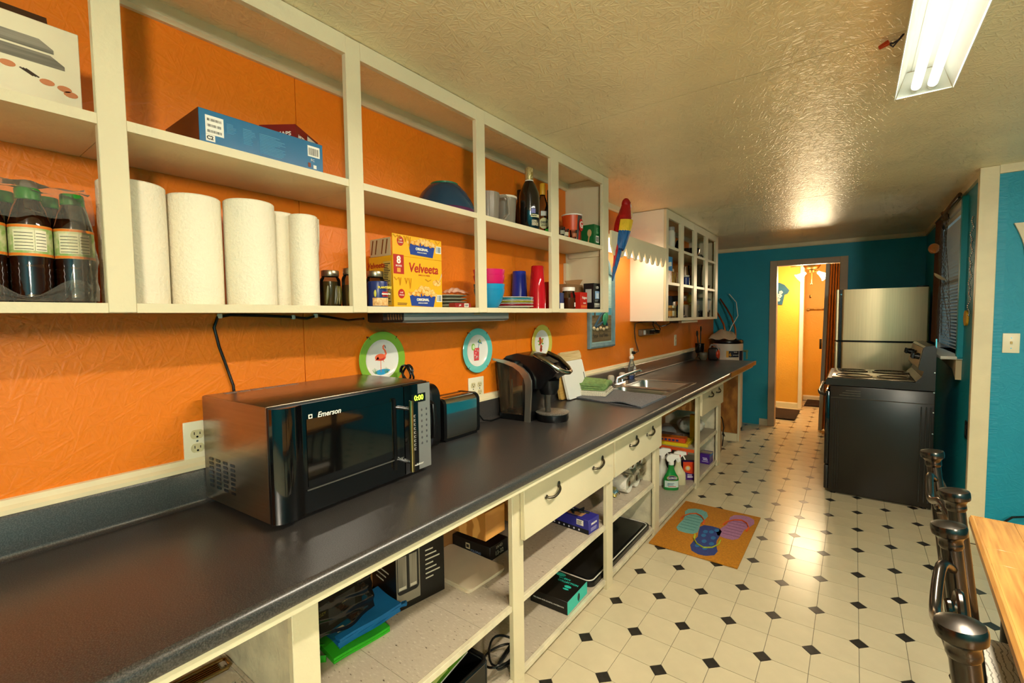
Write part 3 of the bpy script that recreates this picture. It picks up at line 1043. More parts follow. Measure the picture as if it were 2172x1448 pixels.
# ================================================================== FRIDGE AND STOVE
fr = thing('refrigerator', 'stainless top-freezer refrigerator in the corner behind the stove', 'refrigerator', (1.70, 6.05, 0.0))
FRS = mat('fridge_stainless', '#dcc8a0', 0.36, 1.0, var=0.04, scale=2, stretch=(60, 1, 1))
part('body', B().box(-0.345, 0.345, -0.34, 0.38, 0.02, 1.60, 0.008), mat('fridge_side_black', '#15130f', 0.35, bump=0.1, bscale=200), fr)
d1 = part('freezer_door', B().prism(rrect(-0.302, 0.352, -0.405, -0.345, 0.018), 1.130, 1.632), FRS, fr)
d2 = part('fridge_door', B().prism(rrect(-0.302, 0.352, -0.405, -0.345, 0.018), 0.07, 1.112), FRS, fr)
for d, z0, z1 in ((d1, 1.130, 1.632), (d2, 0.07, 1.112)):
    part('handle_recess', B().box(-0.322, -0.3022, -0.392, -0.345, z0, z1), BLACK, d)
    part('handle_trim', B().prism(rrect(-0.356, -0.3222, -0.405, -0.345, 0.012), z0, z1), FRS, d)
part('hinge_cover', B().box(0.26, 0.34, -0.40, -0.30, 1.6325, 1.645, 0.004), BLACK, fr)
part('logo_badge', B().cyl((-0.310, -0.394, 1.585), (-0.310, -0.3925, 1.585), 0.007, 12), CHROME, fr)
part('grille', B().box(-0.34, 0.34, -0.36, -0.34, 0.021, 0.065), BLACK, fr)

stv = thing('stove', 'black freestanding electric stove against the teal wall', 'stove', (1.655, 4.675, 0.0))
SB_ = mat('stove_black_enamel', '#211d18', 0.30, var=0.1, scale=2, rvar=0.05)
SX0, SX1, SY0, SY1 = -0.305, 0.31, -0.375, 0.375
part('body', B().box(SX0 + 0.012, SX1, SY0, SY1, 0.015, 0.845, 0.006), SB_, stv)
for k, (xa, xb) in enumerate(((-0.27, -0.262), (-0.255, -0.247), (-0.24, -0.232), (0.235, 0.243), (0.262, 0.27), (0.285, 0.293))):
    part('side_rib', B().box(xa, xb, SY0 - 0.003, SY0 + 0.001, 0.05, 0.735, 0.001, 1), SB_, stv)
part('side_seam', B().box(SX0 + 0.02, SX1 - 0.005, SY0 - 0.0022, SY0 + 0.001, 0.752, 0.758), mat('stove_edge', '#3c342a', 0.3), stv)
for k in range(3):
    part('vent_slot', B().box(-0.235 + 0.02 * k, -0.105, SY0 - 0.0025, SY0 + 0.001, 0.775 + 0.018 * k, 0.779 + 0.018 * k), mat('slot_shine', '#6f6759', 0.3, 0.6), stv)
part('oven_door', B().box(SX0 - 0.018, SX0 + 0.011, SY0 + 0.005, SY1 - 0.005, 0.225, 0.80, 0.006), BLACK_GLOSS, stv)
part('drawer', B().box(SX0 - 0.016, SX0 + 0.011, SY0 + 0.005, SY1 - 0.005, 0.03, 0.215, 0.006), SB_, stv)
part('oven_handle', B().tube([(SX0 - 0.018, SY0 + 0.04, 0.765), (SX0 - 0.055, SY0 + 0.05, 0.775), (SX0 - 0.062, SY0 + 0.10, 0.785), (SX0 - 0.062, SY1 - 0.10, 0.785), (SX0 - 0.055, SY1 - 0.05, 0.775), (SX0 - 0.018, SY1 - 0.04, 0.765)], 0.011, 10), mat('oven_handle_dark', '#2a2118', 0.3), stv)
ck = part('cooktop', B().prism([(SX0 - 0.018, 0.85), (SX0 - 0.018, 0.885), (SX0 - 0.005, 0.905), (0.225, 0.905), (0.235, 0.885), (0.235, 0.85)], SY0 - 0.004, SY1 + 0.004, 'y'), SB_, stv)
part('cooktop_plate', B().box(SX0 + 0.02, 0.20, SY0 + 0.03, SY1 - 0.03, 0.9055, 0.912, 0.003), mat('cooktop_reflected_tan', '#8f8068', 0.16, 0.6), ck)  # dark glossy top; the ceiling's tan reflection is put into its colour
for k, (bx_, by_, r) in enumerate(((-0.15, -0.19, 0.115), (0.09, -0.19, 0.095), (-0.15, 0.19, 0.095), (0.09, 0.19, 0.115))):
    part('burner_ring', B().lathe([(r, 0.9125), (r + 0.004, 0.917), (r - 0.008, 0.918), (r - 0.012, 0.9125)], 28, Matrix.Translation((bx_, by_, 0))), mat('burner_rim', '#3b3124', 0.25, 0.8), ck)
bgp = [(0.19, 0.850), (0.205, 0.91), (0.235, 0.945), (0.245, 0.985), (0.215, 0.998), (0.240, 1.152), (0.252, 1.162), (0.300, 1.168), (0.308, 1.15), (0.308, 0.850)]
bg = part('backguard', B().prism(bgp, SY0 + 0.004, SY1 - 0.004, 'y'), SB_, stv, smooth=False)
part('control_panel', B().prism([(0.2155, 1.010), (0.2135, 1.010), (0.236, 1.148), (0.238, 1.148)], SY0 + 0.03, SY1 - 0.03, 'y'), mat('panel_satin', '#a8977a', 0.35, 0.6), bg)
nv = Vector((-0.987, 0, 0.160))
for yy in (-0.30, -0.215, 0.21, 0.30):
    c = Vector((0.225, yy, 1.085))
    kb = part('knob', B().cyl(c, c + nv * 0.028, 0.021, 14, 0.017), BLACK, bg)
    part('knob_grip', B().box(-0.005, 0.005, -0.02, 0.02, 0, 0.014, 0.002, 1, Matrix.Translation(c + nv * 0.028) @ nv.to_track_quat('Z', 'Y').to_matrix().to_4x4()), BLACK, kb)
part('clock', B().prism([(0.2175, 1.05), (0.2115, 1.05), (0.2215, 1.115), (0.2275, 1.115)], -0.07, 0.09, 'y'), BLACK_GLOSS, bg)
part('rear_bracket', B().box(0.302, 0.309, SY0 + 0.01, SY0 + 0.03, 1.15, 1.215), CHROME, stv)
for zz in (0.28, 0.55, 0.70, 0.84, 0.98):
    part('side_screw', B().cyl((0.302, SY0 - 0.002, zz), (0.302, SY0 + 0.001, zz), 0.0045, 8), CHROME, stv)
for sx in (-0.26, 0.27):
    for sy in (-0.34, 0.34):
        part('foot', B().cyl((sx, sy, 0.0), (sx, sy, 0.016), 0.018, 10), BLACK, stv)

# ================================================================== TABLE AND CHAIRS
def butcher():
    m = bpy.data.materials.new('butcher_block')
    m.use_nodes = True
    nt = m.node_tree
    b = nt.nodes['Principled BSDF']
    b.inputs['Roughness'].default_value = 0.3
    tc = nt.nodes.new('ShaderNodeTexCoord')
    w = nt.nodes.new('ShaderNodeTexNoise')
    mp = nt.nodes.new('ShaderNodeMapping')
    mp.inputs['Scale'].default_value = (90, 5, 90)
    nt.links.new(tc.outputs['Object'], mp.inputs[0])
    w.inputs['Scale'].default_value = 1
    w.inputs['Detail'].default_value = 3
    nt.links.new(mp.outputs[0], w.inputs['Vector'])
    rp = nt.nodes.new('ShaderNodeValToRGB')
    rp.color_ramp.elements[0].color = lin('#a26e36')
    rp.color_ramp.elements[1].color = lin('#c8954e')
    rp.color_ramp.elements[0].position = 0.3
    rp.color_ramp.elements[1].position = 0.65
    nt.links.new(w.outputs['Fac'], rp.inputs[0])
    nt.links.new(rp.outputs[0], b.inputs['Base Color'])
    return m


BUTCH = butcher()
tbl = thing('dining_table', 'light butcher-block dining table with dark steel legs', 'table', (2.128, 1.163, 0.0), -0.06)
tw, tl = 0.355, 0.88
nst = 8
for k in range(nst):
    xa = -tw + 2 * tw * k / nst
    xb = -tw + 2 * tw * (k + 1) / nst
    off = 0.0 if k % 2 else 0.24
    ys = [-tl] + [q for q in (-0.62 + off, -0.16 + off, 0.28 + off, 0.70 - off * 0.3) if -tl + 0.05 < q < tl - 0.05] + [tl]
    for a, b in zip(ys, ys[1:]):
        z0 = 0.712
        part('stave', B().box(xa + 0.0002, xb - 0.0002, a + 0.0002, b - 0.0002, z0, 0.740, 0.0008, 1), BUTCH, tbl)
part('edge_band', B().prism([(-tw - 0.012, 0.716), (-tw - 0.012, 0.734), (-tw - 0.005, 0.741), (-tw, 0.7405), (-tw, 0.711), (-tw - 0.006, 0.711)], -tl, tl, 'y'), BUTCH, tbl)
part('edge_band', B().prism([(tl + 0.012, 0.716), (tl + 0.012, 0.734), (tl + 0.005, 0.741), (tl, 0.7405), (tl, 0.711), (tl + 0.006, 0.711)], -tw - 0.008, tw, 'x'), BUTCH, tbl)
GUN = mat('gunmetal', '#4a4540', 0.22, 0.95)
DKS = mat('dark_steel_leg', '#1d1a17', 0.35, 0.7)
for sx in (-1, 1):
    for sy in (-1, 1):
        lg = part('leg', B().cyl((sx * (tw - 0.075), sy * (tl - 0.14), 0.0), (sx * (tw - 0.075), sy * (tl - 0.14), 0.711), 0.024, 16), DKS, tbl)
part('apron', B().box(-tw + 0.08, tw - 0.08, -tl + 0.14, tl - 0.14, 0.685, 0.7115), DKS, tbl)

LEATHER = mat('patterned_seat_vinyl', '#d8d2c4', 0.45, color2='#8d887d', kind='wave', scale=26, lo=0.86, hi=0.9)


def chair(loc, rotz, label):
    c = thing('dining_chair', label, 'chair', loc, rotz, 'dining chairs at the table')
    hw = 0.183
    for s in (-1, 1):
        p0, p1 = Vector((0.0, s * hw, 0.975)), Vector((0.118, s * hw, 0.0))
        ps = part('back_post', B().cyl(p1, p0, 0.0155, 16), GUN, c)
        t = (p0 - p1).normalized()
        M = Matrix.Translation(p0) @ t.to_track_quat('Z', 'Y').to_matrix().to_4x4()
        part('cap', B().lathe([(0.0155, -0.01), (0.018, -0.006), (0.018, 0.0), (0.0175, 0.006), (0.0205, 0.012), (0.0255, 0.016), (0.0265, 0.022), (0.0265, 0.030), (0.025, 0.034), (0.0, 0.040)], 28, M), GUN, ps)
        part('front_leg', B().cyl((0.46, s * 0.185, 0.0), (0.44, s * 0.185, 0.455), 0.0145, 14), GUN, c)
        # scroll on the back beside the post
        sp = []
        for k in range(26):
            a = -0.6 + k * 0.33
            r = 0.034 * (1 - k / 34)
            sp.append((-0.004 + 0.02 * (1 - k / 26), s * (hw - 0.066) + r * math.cos(a) * -s, 0.885 + r * math.sin(a)))
        part('scroll', B().tube([(0.028, s * (hw - 0.014), 0.78), (0.014, s * (hw - 0.02), 0.84)] + sp, 0.0062, 8), GUN, c)
    part('top_rail', B().tube(spline([(0.006, -hw, 0.925), (-0.014, -hw * 0.6, 0.955), (-0.022, 0, 0.925), (-0.014, hw * 0.6, 0.955), (0.006, hw, 0.925)]), 0.0085, 10), GUN, c)
    part('mid_rail', B().tube(spline([(0.03, -hw, 0.745), (0.012, 0, 0.735), (0.03, hw, 0.745)]), 0.0085, 10), GUN, c)
    part('low_rail', B().cyl((0.056, -hw, 0.53), (0.056, hw, 0.53), 0.0085, 10), GUN, c)
    for k in range(4):
        y = -0.105 + 0.07 * k
        part('spindle', B().tube([(0.055, y, 0.53), (0.036, y * 0.9, 0.64), (0.016, y, 0.737)], 0.0062, 8), GUN, c)
    part('seat_frame', B().prism(rrect(0.055, 0.475, -0.20, 0.20, 0.05), 0.435, 0.455), GUN, c)
    part('seat', B().loft([[(x, y, z) for x, y in rrect(0.06 + i, 0.49 - i, -0.21 + i, 0.21 - i, 0.06)] for i, z in ((0.004, 0.4555), (0.0, 0.47), (0.004, 0.49), (0.02, 0.503), (0.06, 0.508))], True, True), LEATHER, c)
    for s in (-1, 1):
        part('stretcher', B().cyl((0.095, s * 0.184, 0.19), (0.452, s * 0.185, 0.19), 0.008, 8), GUN, c)
    return c


chair((1.690, 1.571, 0.0), 0.0, 'dark metal dining chair farther from the camera, back to the cabinets')
chair((1.637, 0.976, 0.0), -0.09, 'dark metal dining chair nearest the camera, back to the cabinets')

# ================================================================== ON THE WORKTOP
def outlet(name, label, y, z, gang=1, x=0.001, toggle=False, parts=(0.0,)):
    w = 0.035 if gang == 1 else 0.057
    o = thing(name, label, 'light switch' if toggle else 'outlet', (x, y, z))
    part('wall_plate', B().box(0, 0.006, -w, w, -0.057, 0.057, 0.0025, 2), mat('ivory_plate', '#efe6c8', 0.35), o)
    for g in ([0.0] if gang == 1 else [-0.024, 0.024]):
        if toggle:
            part('toggle', B().box(0.006, 0.016, g - 0.004, g + 0.004, -0.004, 0.010, 0.001, 1), mat('toggle_tan', '#c9ae66', 0.4), o)
            for s in (-0.03, 0.03):
                part('screw', B().cyl((0.005, g, s), (0.0072, g, s), 0.003, 8), CHROME, o)
            continue
        for s in (-0.0195, 0.0195):
            r = part('receptacle', B().prism([(g + 0.0165 * math.cos(a), s + max(-0.0125, min(0.0125, 0.0165 * math.sin(a)))) for a in [2 * PI * k / 20 for k in range(20)]], 0.006, 0.0078, 'x'), mat('receptacle_tan', '#d9cc9e', 0.35), o)
            decal('slot', [R(g - 0.008, g - 0.006, s - 0.001, s + 0.007)], BLACK, r, PX(0.0078, 0, 0))
            decal('slot', [R(g + 0.006, g + 0.008, s - 0.001, s + 0.006)], BLACK, r, PX(0.0078, 0, 0))
            decal('slot', [ellipse(g, s - 0.007, 0.003, 0.003, 8)], BLACK, r, PX(0.0078, 0, 0))
        part('screw', B().cyl((0.005, g, 0), (0.0072, g, 0), 0.003, 8), CHROME, o)
    return o


outlet('wall_outlet', 'large ivory four-socket outlet beside the microwave', 0.523, 1.064, 2)
outlet('wall_outlet', 'ivory outlet plate above the toaster', 1.705, 1.052, 2)
outlet('wall_outlet', 'white outlet with a plugged cord behind the sink', 3.69, 1.072, 1)
outlet('wall_outlet', 'small white outlet under the far wall cabinet', 4.865, 1.138, 1)

# ---- microwave
mw = thing('microwave', 'black and stainless microwave oven with a green clock at 0:00', 'microwave', (0.392, 0.528, ZC), 0.055)
MWD, MWW, MZ0, MZ1 = 0.368, 0.545, 0.014, 0.308
MST = mat('microwave_steel', '#9b8f7c', 0.3, 0.95, var=0.05, scale=2, stretch=(1, 1, 50))
part('case', B().box(-MWD, -0.032, 0.0, MWW, MZ0, MZ1, 0.006), MST, mw)
part('bezel', B().box(-0.0325, -0.022, 0.0, MWW, MZ0, MZ1 - 0.002, 0.003), BLACK, mw)
# door: bulged glossy column at the hinge side, flat dark window, lower rail
col = [(-0.022, 0.002), (-0.012, 0.004), (-0.002, 0.018), (0.003, 0.036), (0.002, 0.054), (-0.006, 0.072), (-0.010, 0.085), (-0.010, 0.425), (-0.022, 0.425)]
dr = part('door', B().prism(col, MZ0 + 0.003, MZ1 - 0.006), BLACK_GLOSS, mw)
part('door_window', B().box(-0.0102, -0.0088, 0.092, 0.405, 0.085, 0.262), mat('oven_glass', '#050506', 0.03, coat=1.0), dr)
part('window_frame', B().box(-0.0102, -0.0075, 0.088, 0.42, 0.076, 0.079), mat('thin_line', '#55534d', 0.3), dr)
text('Emerson', 0.020, WHITEPRINT, dr, PX(-0.0085, 0.158, 0.268), bold=0.0003, shear=0.25, name='maker_name')
decal('maker_logo', [R(0.098, 0.109, 0.2625, 0.2735)], WHITEPRINT, dr, PX(-0.0094, 0, 0))
decal('maker_logo_inner', [rrect(0.1005, 0.1065, 0.265, 0.271, 0.002)], BLACK, dr, PX(-0.0088, 0, 0))
hd = part('handle', B().cyl((0.030, 0.419, 0.038), (0.030, 0.419, 0.262), 0.0075, 12), mat('handle_champagne', '#b99c63', 0.2, 1.0), dr)
for zz in (0.068, 0.235):
    part('handle_post', B().cyl((-0.012, 0.419, zz), (0.030, 0.419, zz), 0.006, 10), CHROME, hd)
part('handle_backplate', B().box(-0.0102, -0.006, 0.380, 0.390, 0.045, 0.268), BLACK, dr)
cp = part('control_panel', B().box(-0.0222, -0.009, 0.428, MWW - 0.001, MZ0 + 0.003, MZ1 - 0.004, 0.002), BLACK_GLOSS, mw)
part('silver_strip', B().box(-0.0092, -0.0078, 0.487, MWW - 0.003, MZ0 + 0.005, MZ1 - 0.006), mat('silver_paint', '#a9a8a3', 0.35, 0.6), cp)
part('display', B().box(-0.0079, -0.0066, 0.457, 0.520, 0.243, 0.271), BLACK, cp)
text('0:00', 0.024, mat('green_led', '#c8ff3a', 0.5, emit=1.6), cp, PX(-0.0066, 0.489, 0.257), name='clock_digits', bold=0.0004)
for k in range(9):
    part('button', B().box(-0.0092, -0.0082, 0.447, 0.476, 0.086 + 0.0135 * k, 0.0965 + 0.0135 * k), mat('button_black', '#1a1a1b', 0.4), cp)
    decal('button_print', [R(0.4485, 0.4745, 0.0875 + 0.0135 * k, 0.0880 + 0.0135 * k), R(0.4485, 0.4745, 0.0945 + 0.0135 * k, 0.0950 + 0.0135 * k), R(0.454, 0.469, 0.0905 + 0.0135 * k, 0.0925 + 0.0135 * k)], WHITEPRINT, cp, PX(-0.0082, 0, 0))
for r_ in range(7):
    for c_ in range(2):
        decal('key_print', [ellipse(0.502 + 0.022 * c_, 0.215 - 0.0185 * r_, 0.0035, 0.0045, 8)], flat('#4d4d4f'), cp, PX(-0.0078, 0, 0))
text('wave&dinner', 0.010, WHITEPRINT, cp, PX(-0.0076, 0.478, 0.038), shear=0.3, name='panel_script')
vt = 0
for c_ in range(4):
    for r_ in range(7):
        x = -0.325 + 0.040 * c_
        decal('vent_slot', [rrect(x - 0.012, x + 0.012, 0.055 + 0.0125 * r_, 0.0625 + 0.0125 * r_, 0.003)], BLACK, mw, MY(0, -0.0002, 0))
for k in range(6):
    decal('top_vent', [R(-0.02 + 0.0, 0.0, 0, 0.03)], mat('vent_grey', '#8a8782', 0.5), mw, face((-0.33, 0.05 + 0.038 * k, MZ1), (1, 0, 0), (0, 1, 0)))
for sx in (-0.33, -0.06):
    for sy in (0.04, MWW - 0.04):
        part('foot', B().cyl((sx, sy, 0.0002), (sx, sy, MZ0 + 0.001), 0.014, 10), BLACK, mw)

# ---- grill press standing on edge between microwave and toaster
gp = thing('contact_grill', 'dark grey contact grill stood on edge between microwave and toaster', 'grill', (0.090, 1.225, ZC))
GR = mat('grill_grey', '#26262a', 0.3)
shape = rrect(-0.065, 0.115, 0.001, 0.262, 0.05, 6)
part('shell', B().prism(shape, -0.048, -0.004, 'y'), GR, gp)
part('shell', B().prism([(x * 0.96, z * 0.97 + 0.003) for x, z in shape], 0.000, 0.042, 'y'), BLACK, gp)
part('handle', B().tube([(0.110, -0.02, 0.06), (0.135, -0.02, 0.07), (0.14, -0.02, 0.13), (0.135, -0.02, 0.19), (0.110, -0.02, 0.2)], 0.010, 10), BLACK, gp)
crd = [(-0.01 + 0.03 * math.cos(a) * (1 + 0.2 * math.sin(2.3 * a)), -0.02 + 0.012 * math.sin(a * 0.7), 0.298 + 0.034 * math.sin(a)) for a in [k * 0.42 for k in range(38)]]
part('cord', B().tube(crd, 0.0042, 7), BLACK, gp)

# ---- toaster
to = thing('toaster', 'chrome two-slice toaster with black end caps', 'toaster', (0.088, 1.443, ZC))
tp = [(-0.062, 0.014), (0.062, 0.014), (0.066, 0.03), (0.066, 0.15)] + [(0.066 - 0.03 + 0.03 * math.cos(a), 0.15 + 0.03 * math.sin(a)) for a in [PI / 2 * k / 5 for k in range(1, 6)]] + [(-0.036 - 0.03 * math.sin(a), 0.15 + 0.03 * math.cos(a)) for a in [PI / 2 * k / 5 for k in range(0, 6)]] + [(-0.066, 0.03)]
part('shell', B().prism(tp, -0.095, 0.095, 'y'), mat('toaster_chrome', '#c4c6c8', 0.09, 1.0), to)
for s in (-1, 1):
    e = part('end_cap', B().prism([(x * 1.02, z + (0.002 if z > 0.1 else -0.004)) for x, z in tp], min(s * 0.0955, s * 0.112), max(s * 0.0955, s * 0.112), 'y'), BLACK, to)
part('lever', B().box(-0.02, 0.02, -0.135, -0.112, 0.10, 0.115, 0.003), BLACK, to)
for s in (-0.026, 0.026):
    part('slot', B().box(s - 0.011, s + 0.011, -0.075, 0.075, 0.1795, 0.1808), BLACK, to)
part('base', B().box(-0.06, 0.06, -0.10, 0.10, 0.0005, 0.0138), BLACK, to)

# ---- pod coffee maker, its clear tank towards the camera
km = thing('coffee_maker', 'silver and black pod coffee maker with a clear water tank', 'coffee maker', (0.19, 1.94, ZC), 0.10)
SIL = mat('satin_silver', '#b7b1a4', 0.28, 0.85)
TANK = glassy('smoky_tank', '#dccdb8', 0.05, 0.93, '#8a7a68')
tank = [[(x, y, z) for x, y in rrect(-0.165 + t, -0.014, -0.105 + t * 0.4, 0.055, 0.03)] for z, t in ((0.03, 0.012), (0.12, 0.006), (0.20, 0.0), (0.285, -0.006))]
part('water_tank', B().loft(tank, True, True), TANK, km)
part('tank_valve', B().box(-0.11, -0.07, -0.085, -0.05, 0.031, 0.05, 0.004), BLACK, km)
part('tank_tube', B().cyl((-0.095, -0.06, 0.04), (-0.095, -0.06, 0.20), 0.006, 10), mat('tube_grey', '#7a7064', 0.3), km)
part('tank_lid', B().prism(rrect(-0.172, -0.03, -0.108, 0.056, 0.03), 0.286, 0.296), BLACK, km)
bandp = []
outer = [(0.035, 0.0), (0.040, 0.08), (0.046, 0.165), (0.045, 0.205), (0.030, 0.238), (0.0, 0.266), (-0.05, 0.290), (-0.11, 0.303), (-0.178, 0.308)]
inner = [(-0.175, 0.298), (-0.11, 0.285), (-0.055, 0.268), (-0.02, 0.245), (0.004, 0.215), (0.012, 0.18), (0.010, 0.08), (0.005, 0.0)]
part('silver_band', B().prism(outer + inner, -0.112, -0.100, 'y'), SIL, km)
part('silver_band', B().prism(outer + inner, 0.100, 0.112, 'y'), SIL, km)
part('body', B().box(-0.012, 0.030, -0.0995, 0.0995, 0.0, 0.21, 0.006), BLACK, km)
part('base', B().prism(rrect(-0.16, 0.03, -0.0995, 0.0995, 0.03), 0.0, 0.029), BLACK, km)
head = [(-0.15, 0.285), (-0.11, 0.320), (-0.05, 0.335), (0.04, 0.322), (0.12, 0.285), (0.165, 0.245), (0.150, 0.225), (0.11, 0.205), (0.085, 0.165), (0.03, 0.160), (0.028, 0.21), (0.0, 0.245), (-0.06, 0.275)]
part('head', B().prism(head, -0.085, 0.085, 'y'), mat('head_black', '#111012', 0.2), km)
part('spout_cup', B().lathe([(0.0, 0.128), (0.04, 0.13), (0.052, 0.16), (0.055, 0.20), (0, 0.2)], 20, Matrix.Translation((0.085, 0, 0))), BLACK, km)
hr = [(0.045, -0.075, 0.330), (0.11, -0.078, 0.302), (0.165, -0.062, 0.262), (0.192, -0.03, 0.246), (0.197, 0.0, 0.243), (0.192, 0.03, 0.246), (0.165, 0.062, 0.262), (0.11, 0.078, 0.302), (0.045, 0.075, 0.330)]
part('lid_handle', B().tube(hr, 0.011, 10), mat('handle_champagne_grey', '#a59c88', 0.15, 1.0), km)
part('screen', B().box(-0.03, 0.03, -0.03, 0.03, 0, 0.004, 0.001, 1, Matrix.Translation((0.10, 0, 0.300)) @ Matrix.Rotation(0.42, 4, 'Y')), mat('screen_glass', '#3a3e38', 0.1), km)
part('drip_base', B().lathe([(0, 0.0), (0.078, 0.0), (0.082, 0.012), (0.080, 0.034), (0, 0.034)], 28, Matrix.Translation((0.105, 0, 0))), BLACK, km)
part('drip_plate', B().lathe([(0, 0.0345), (0.072, 0.0345), (0.082, 0.036), (0.084, 0.042), (0.078, 0.044), (0, 0.043)], 28, Matrix.Translation((0.105, 0, 0))), mat('speckled_plate', '#8f8a80', 0.35, 0.5, var=0.4, scale=160), km)
part('pod_column', B().cyl((0.095, -0.03, 0.045), (0.095, -0.03, 0.13), 0.014, 12), glassy('clear_column', '#8a8478', 0.05, 0.8), km)
solo('power_cord', B().tube([(0.03, 1.62, 1.0), (0.045, 1.66, 0.95), (0.06, 1.69, 0.905), (0.07, 1.74, ZC + 0.006), (0.06, 1.82, ZC + 0.005), (0.045, 1.88, ZC + 0.006)], 0.004, 7), BLACK, 'black power cord trailing behind the toaster towards the coffee maker', 'cord')
solo('steel_canister', B().lathe([(0, 0), (0.026, 0), (0.028, 0.004), (0.028, 0.10), (0.024, 0.106), (0, 0.107)], 20, Matrix.Translation((0.10, 2.20, ZC))), mat('canister_dark', '#4a4742', 0.25, 0.9), 'small dark metal canister behind the coffee maker', 'canister')

# ---- chopping boards leaning on the wall
cb = thing('cutting_board', 'white plastic cutting board with a wooden top band leaning on the backsplash', 'cutting board', (0.107, 2.575, ZC + 0.004), 0.13)
cb.rotation_euler = (0, -0.25, 0.0)
part('board', B().prism(rrect(-0.135, 0.135, 0.0, 0.235, 0.012), -0.008, 0.008, 'x'), mat('board_white', '#e9e9e2', 0.45), cb)
part('wood_band', B().prism(rrect(-0.135, 0.135, 0.236, 0.295, 0.022), -0.008, 0.008, 'x'), mat('board_wood', '#d6bd8a', 0.5, color2='#c2a46d', scale=30, stretch=(1, 0.2, 3)), cb)
part('juice_slot', B().box(0.0078, 0.0088, 0.112, 0.119, 0.06, 0.15), BLACK, cb)
cb2 = thing('cutting_board', 'bamboo cutting board standing behind the white one', 'cutting board', (0.066, 2.545, ZC + 0.003), 0.0)
cb2.rotation_euler = (0, -0.19, 0.0)
part('board', B().prism(rrect(-0.135, 0.135, 0.0, 0.28, 0.015), -0.008, 0.008, 'x'), mat('bamboo', '#c9a35c', 0.5, color2='#b58d47', scale=30, stretch=(1, 0.2, 3)), cb2)

# ---- drying mat folded over, towels on it
MATG = mat('grey_microfibre', '#8d8f94', 0.9, color2='#66686d', kind='voronoi', scale=160, lo=0.1, hi=0.5, bump=0.4, bscale=300)
def mat_fn(u, v):
    x = 0.085 + 0.475 * u
    y = 2.535 - 0.08 * u + (0.41 + 0.01 * u) * v
    z = ZC + 0.010 + 0.012 * math.exp(-((u - 0.72) / 0.16) ** 2) * (1 - v) ** 2 + 0.002 * math.sin(9 * u)
    return (x, y, z)
dmo = thing('drying_mat', 'grey waffle-weave dish drying mat folded beside the sink', 'mat', (0.30, 2.72, ZC))
top = B().grid(mat_fn, 24, 12, 0.005)
part('upper_fold', top, MATG, dmo, w=True)
part('lower_fold', B().grid(lambda u, v: (0.09 + 0.47 * u, 2.54 - 0.08 * u + (0.405 + 0.01 * u) * v, ZC + 0.0055 - 0.0005 * math.sin(3 * u)), 12, 8, 0.005), MATG, dmo, w=True)


def folded(name, label, cat, loc, rotz, w, d, layers, th, m, wavy=0.004, group=None):
    """A cloth folded in layers; every layer is rounded over at the front like a folded towel."""
    o = thing(name, label, cat, loc, rotz, group)
    for k in range(layers):
        z = k * th + 0.0003
        rnd = random.Random(k + len(label))
        dx, dyy = rnd.uniform(-0.006, 0.006), rnd.uniform(-0.006, 0.006)
        pr = [(-d / 2, z)] + [(d / 2 - th / 2 + th * 0.48 * math.sin(a), z + th / 2 - th * 0.48 * math.cos(a)) for a in [PI * q / 6 for q in range(7)]] + [(-d / 2, z + th * 0.96)]
        loops = []
        for s in range(9):
            y = -w / 2 + w * s / 8
            loops.append([(x + dx, y + dyy, zz + (wavy * (k / max(1, layers - 1)) * math.sin(2.2 * y / w * PI + 1 + x * 14))) for x, zz in pr])
        part('fold', B().loft(loops, True, True), m, o)
    return o


folded('dish_towel', 'white checked dish towel folded on the drying mat under the green one', 'towel', (0.135, 2.735, ZC + 0.0118), 0.25, 0.25, 0.20, 3, 0.010, mat('checked_cloth', '#ded7c2', 0.9, color2='#a59f8c', kind='wave', scale=40, lo=0.7, hi=0.8), 0.001)
GRN = mat('green_terry', '#7c9a5c', 0.95, var=0.15, scale=60, bump=0.5, bscale=260)
gt = thing('dish_towel', 'sage green towel loosely folded on top of the white checked one', 'towel', (0.13, 2.735, ZC + 0.043), 0.25)
for k in range(4):
    def g_fn(u, v, k=k):
        y = -0.115 + 0.23 * v
        x = -0.085 + 0.175 * u
        z = 0.011 * (k + 1) + (0.034 * k / 3) * math.exp(-((v - 0.40) / 0.20) ** 2) * (1 - 0.35 * u) + 0.007 * math.sin(8 * v + k) * (k / 3) * (1 - 0.5 * u) - 0.006 * (k / 3) * v
        return (x + 0.004 * math.sin(5 * v + k), y, z)
    part('fold', B().grid(g_fn, 10, 18, 0.0098), GRN, gt)
for e_, m_ in ((0, GRN),):
    part('rolled_edge', B().tube([(0.088 + 0.004 * math.sin(5 * v), -0.115 + 0.23 * v, 0.028 + 0.016 * math.exp(-((v - 0.40) / 0.20) ** 2) - 0.004 * v) for v in [q / 14 for q in range(15)]], 0.019, 10), GRN, gt)

# ---- sink
SSM = mat('sink_steel', '#b8b6b0', 0.3, 1.0, var=0.05, scale=6)
sk = thing('sink', 'stainless double-bowl sink set into the worktop', 'sink', (0.31, 3.15, ZC - 0.16))
def bowl(x0, x1, y0, y1):
    lp = []
    for inset, z in ((-0.010, ZC + 0.0035), (0.0, ZC + 0.0005), (0.006, ZC - 0.02), (0.016, ZC - 0.13), (0.035, ZC - 0.152), (0.09, ZC - 0.156)):
        lp.append([(x, y, z) for x, y in rrect(x0 + inset, x1 - inset, y0 + inset, y1 - inset, 0.055 - min(0.02, max(0, inset)))])
    lp2 = [[(x, y, z - 0.0016) for x, y, z in l] for l in lp]
    return B().loft(lp, False, True).loft(lp2, False, True)
part('bowl', bowl(0.150, 0.525, 2.735, 3.125), SSM, sk, w=True)
part('bowl', bowl(0.150, 0.525, 3.175, 3.565), SSM, sk, w=True)
rim = B()
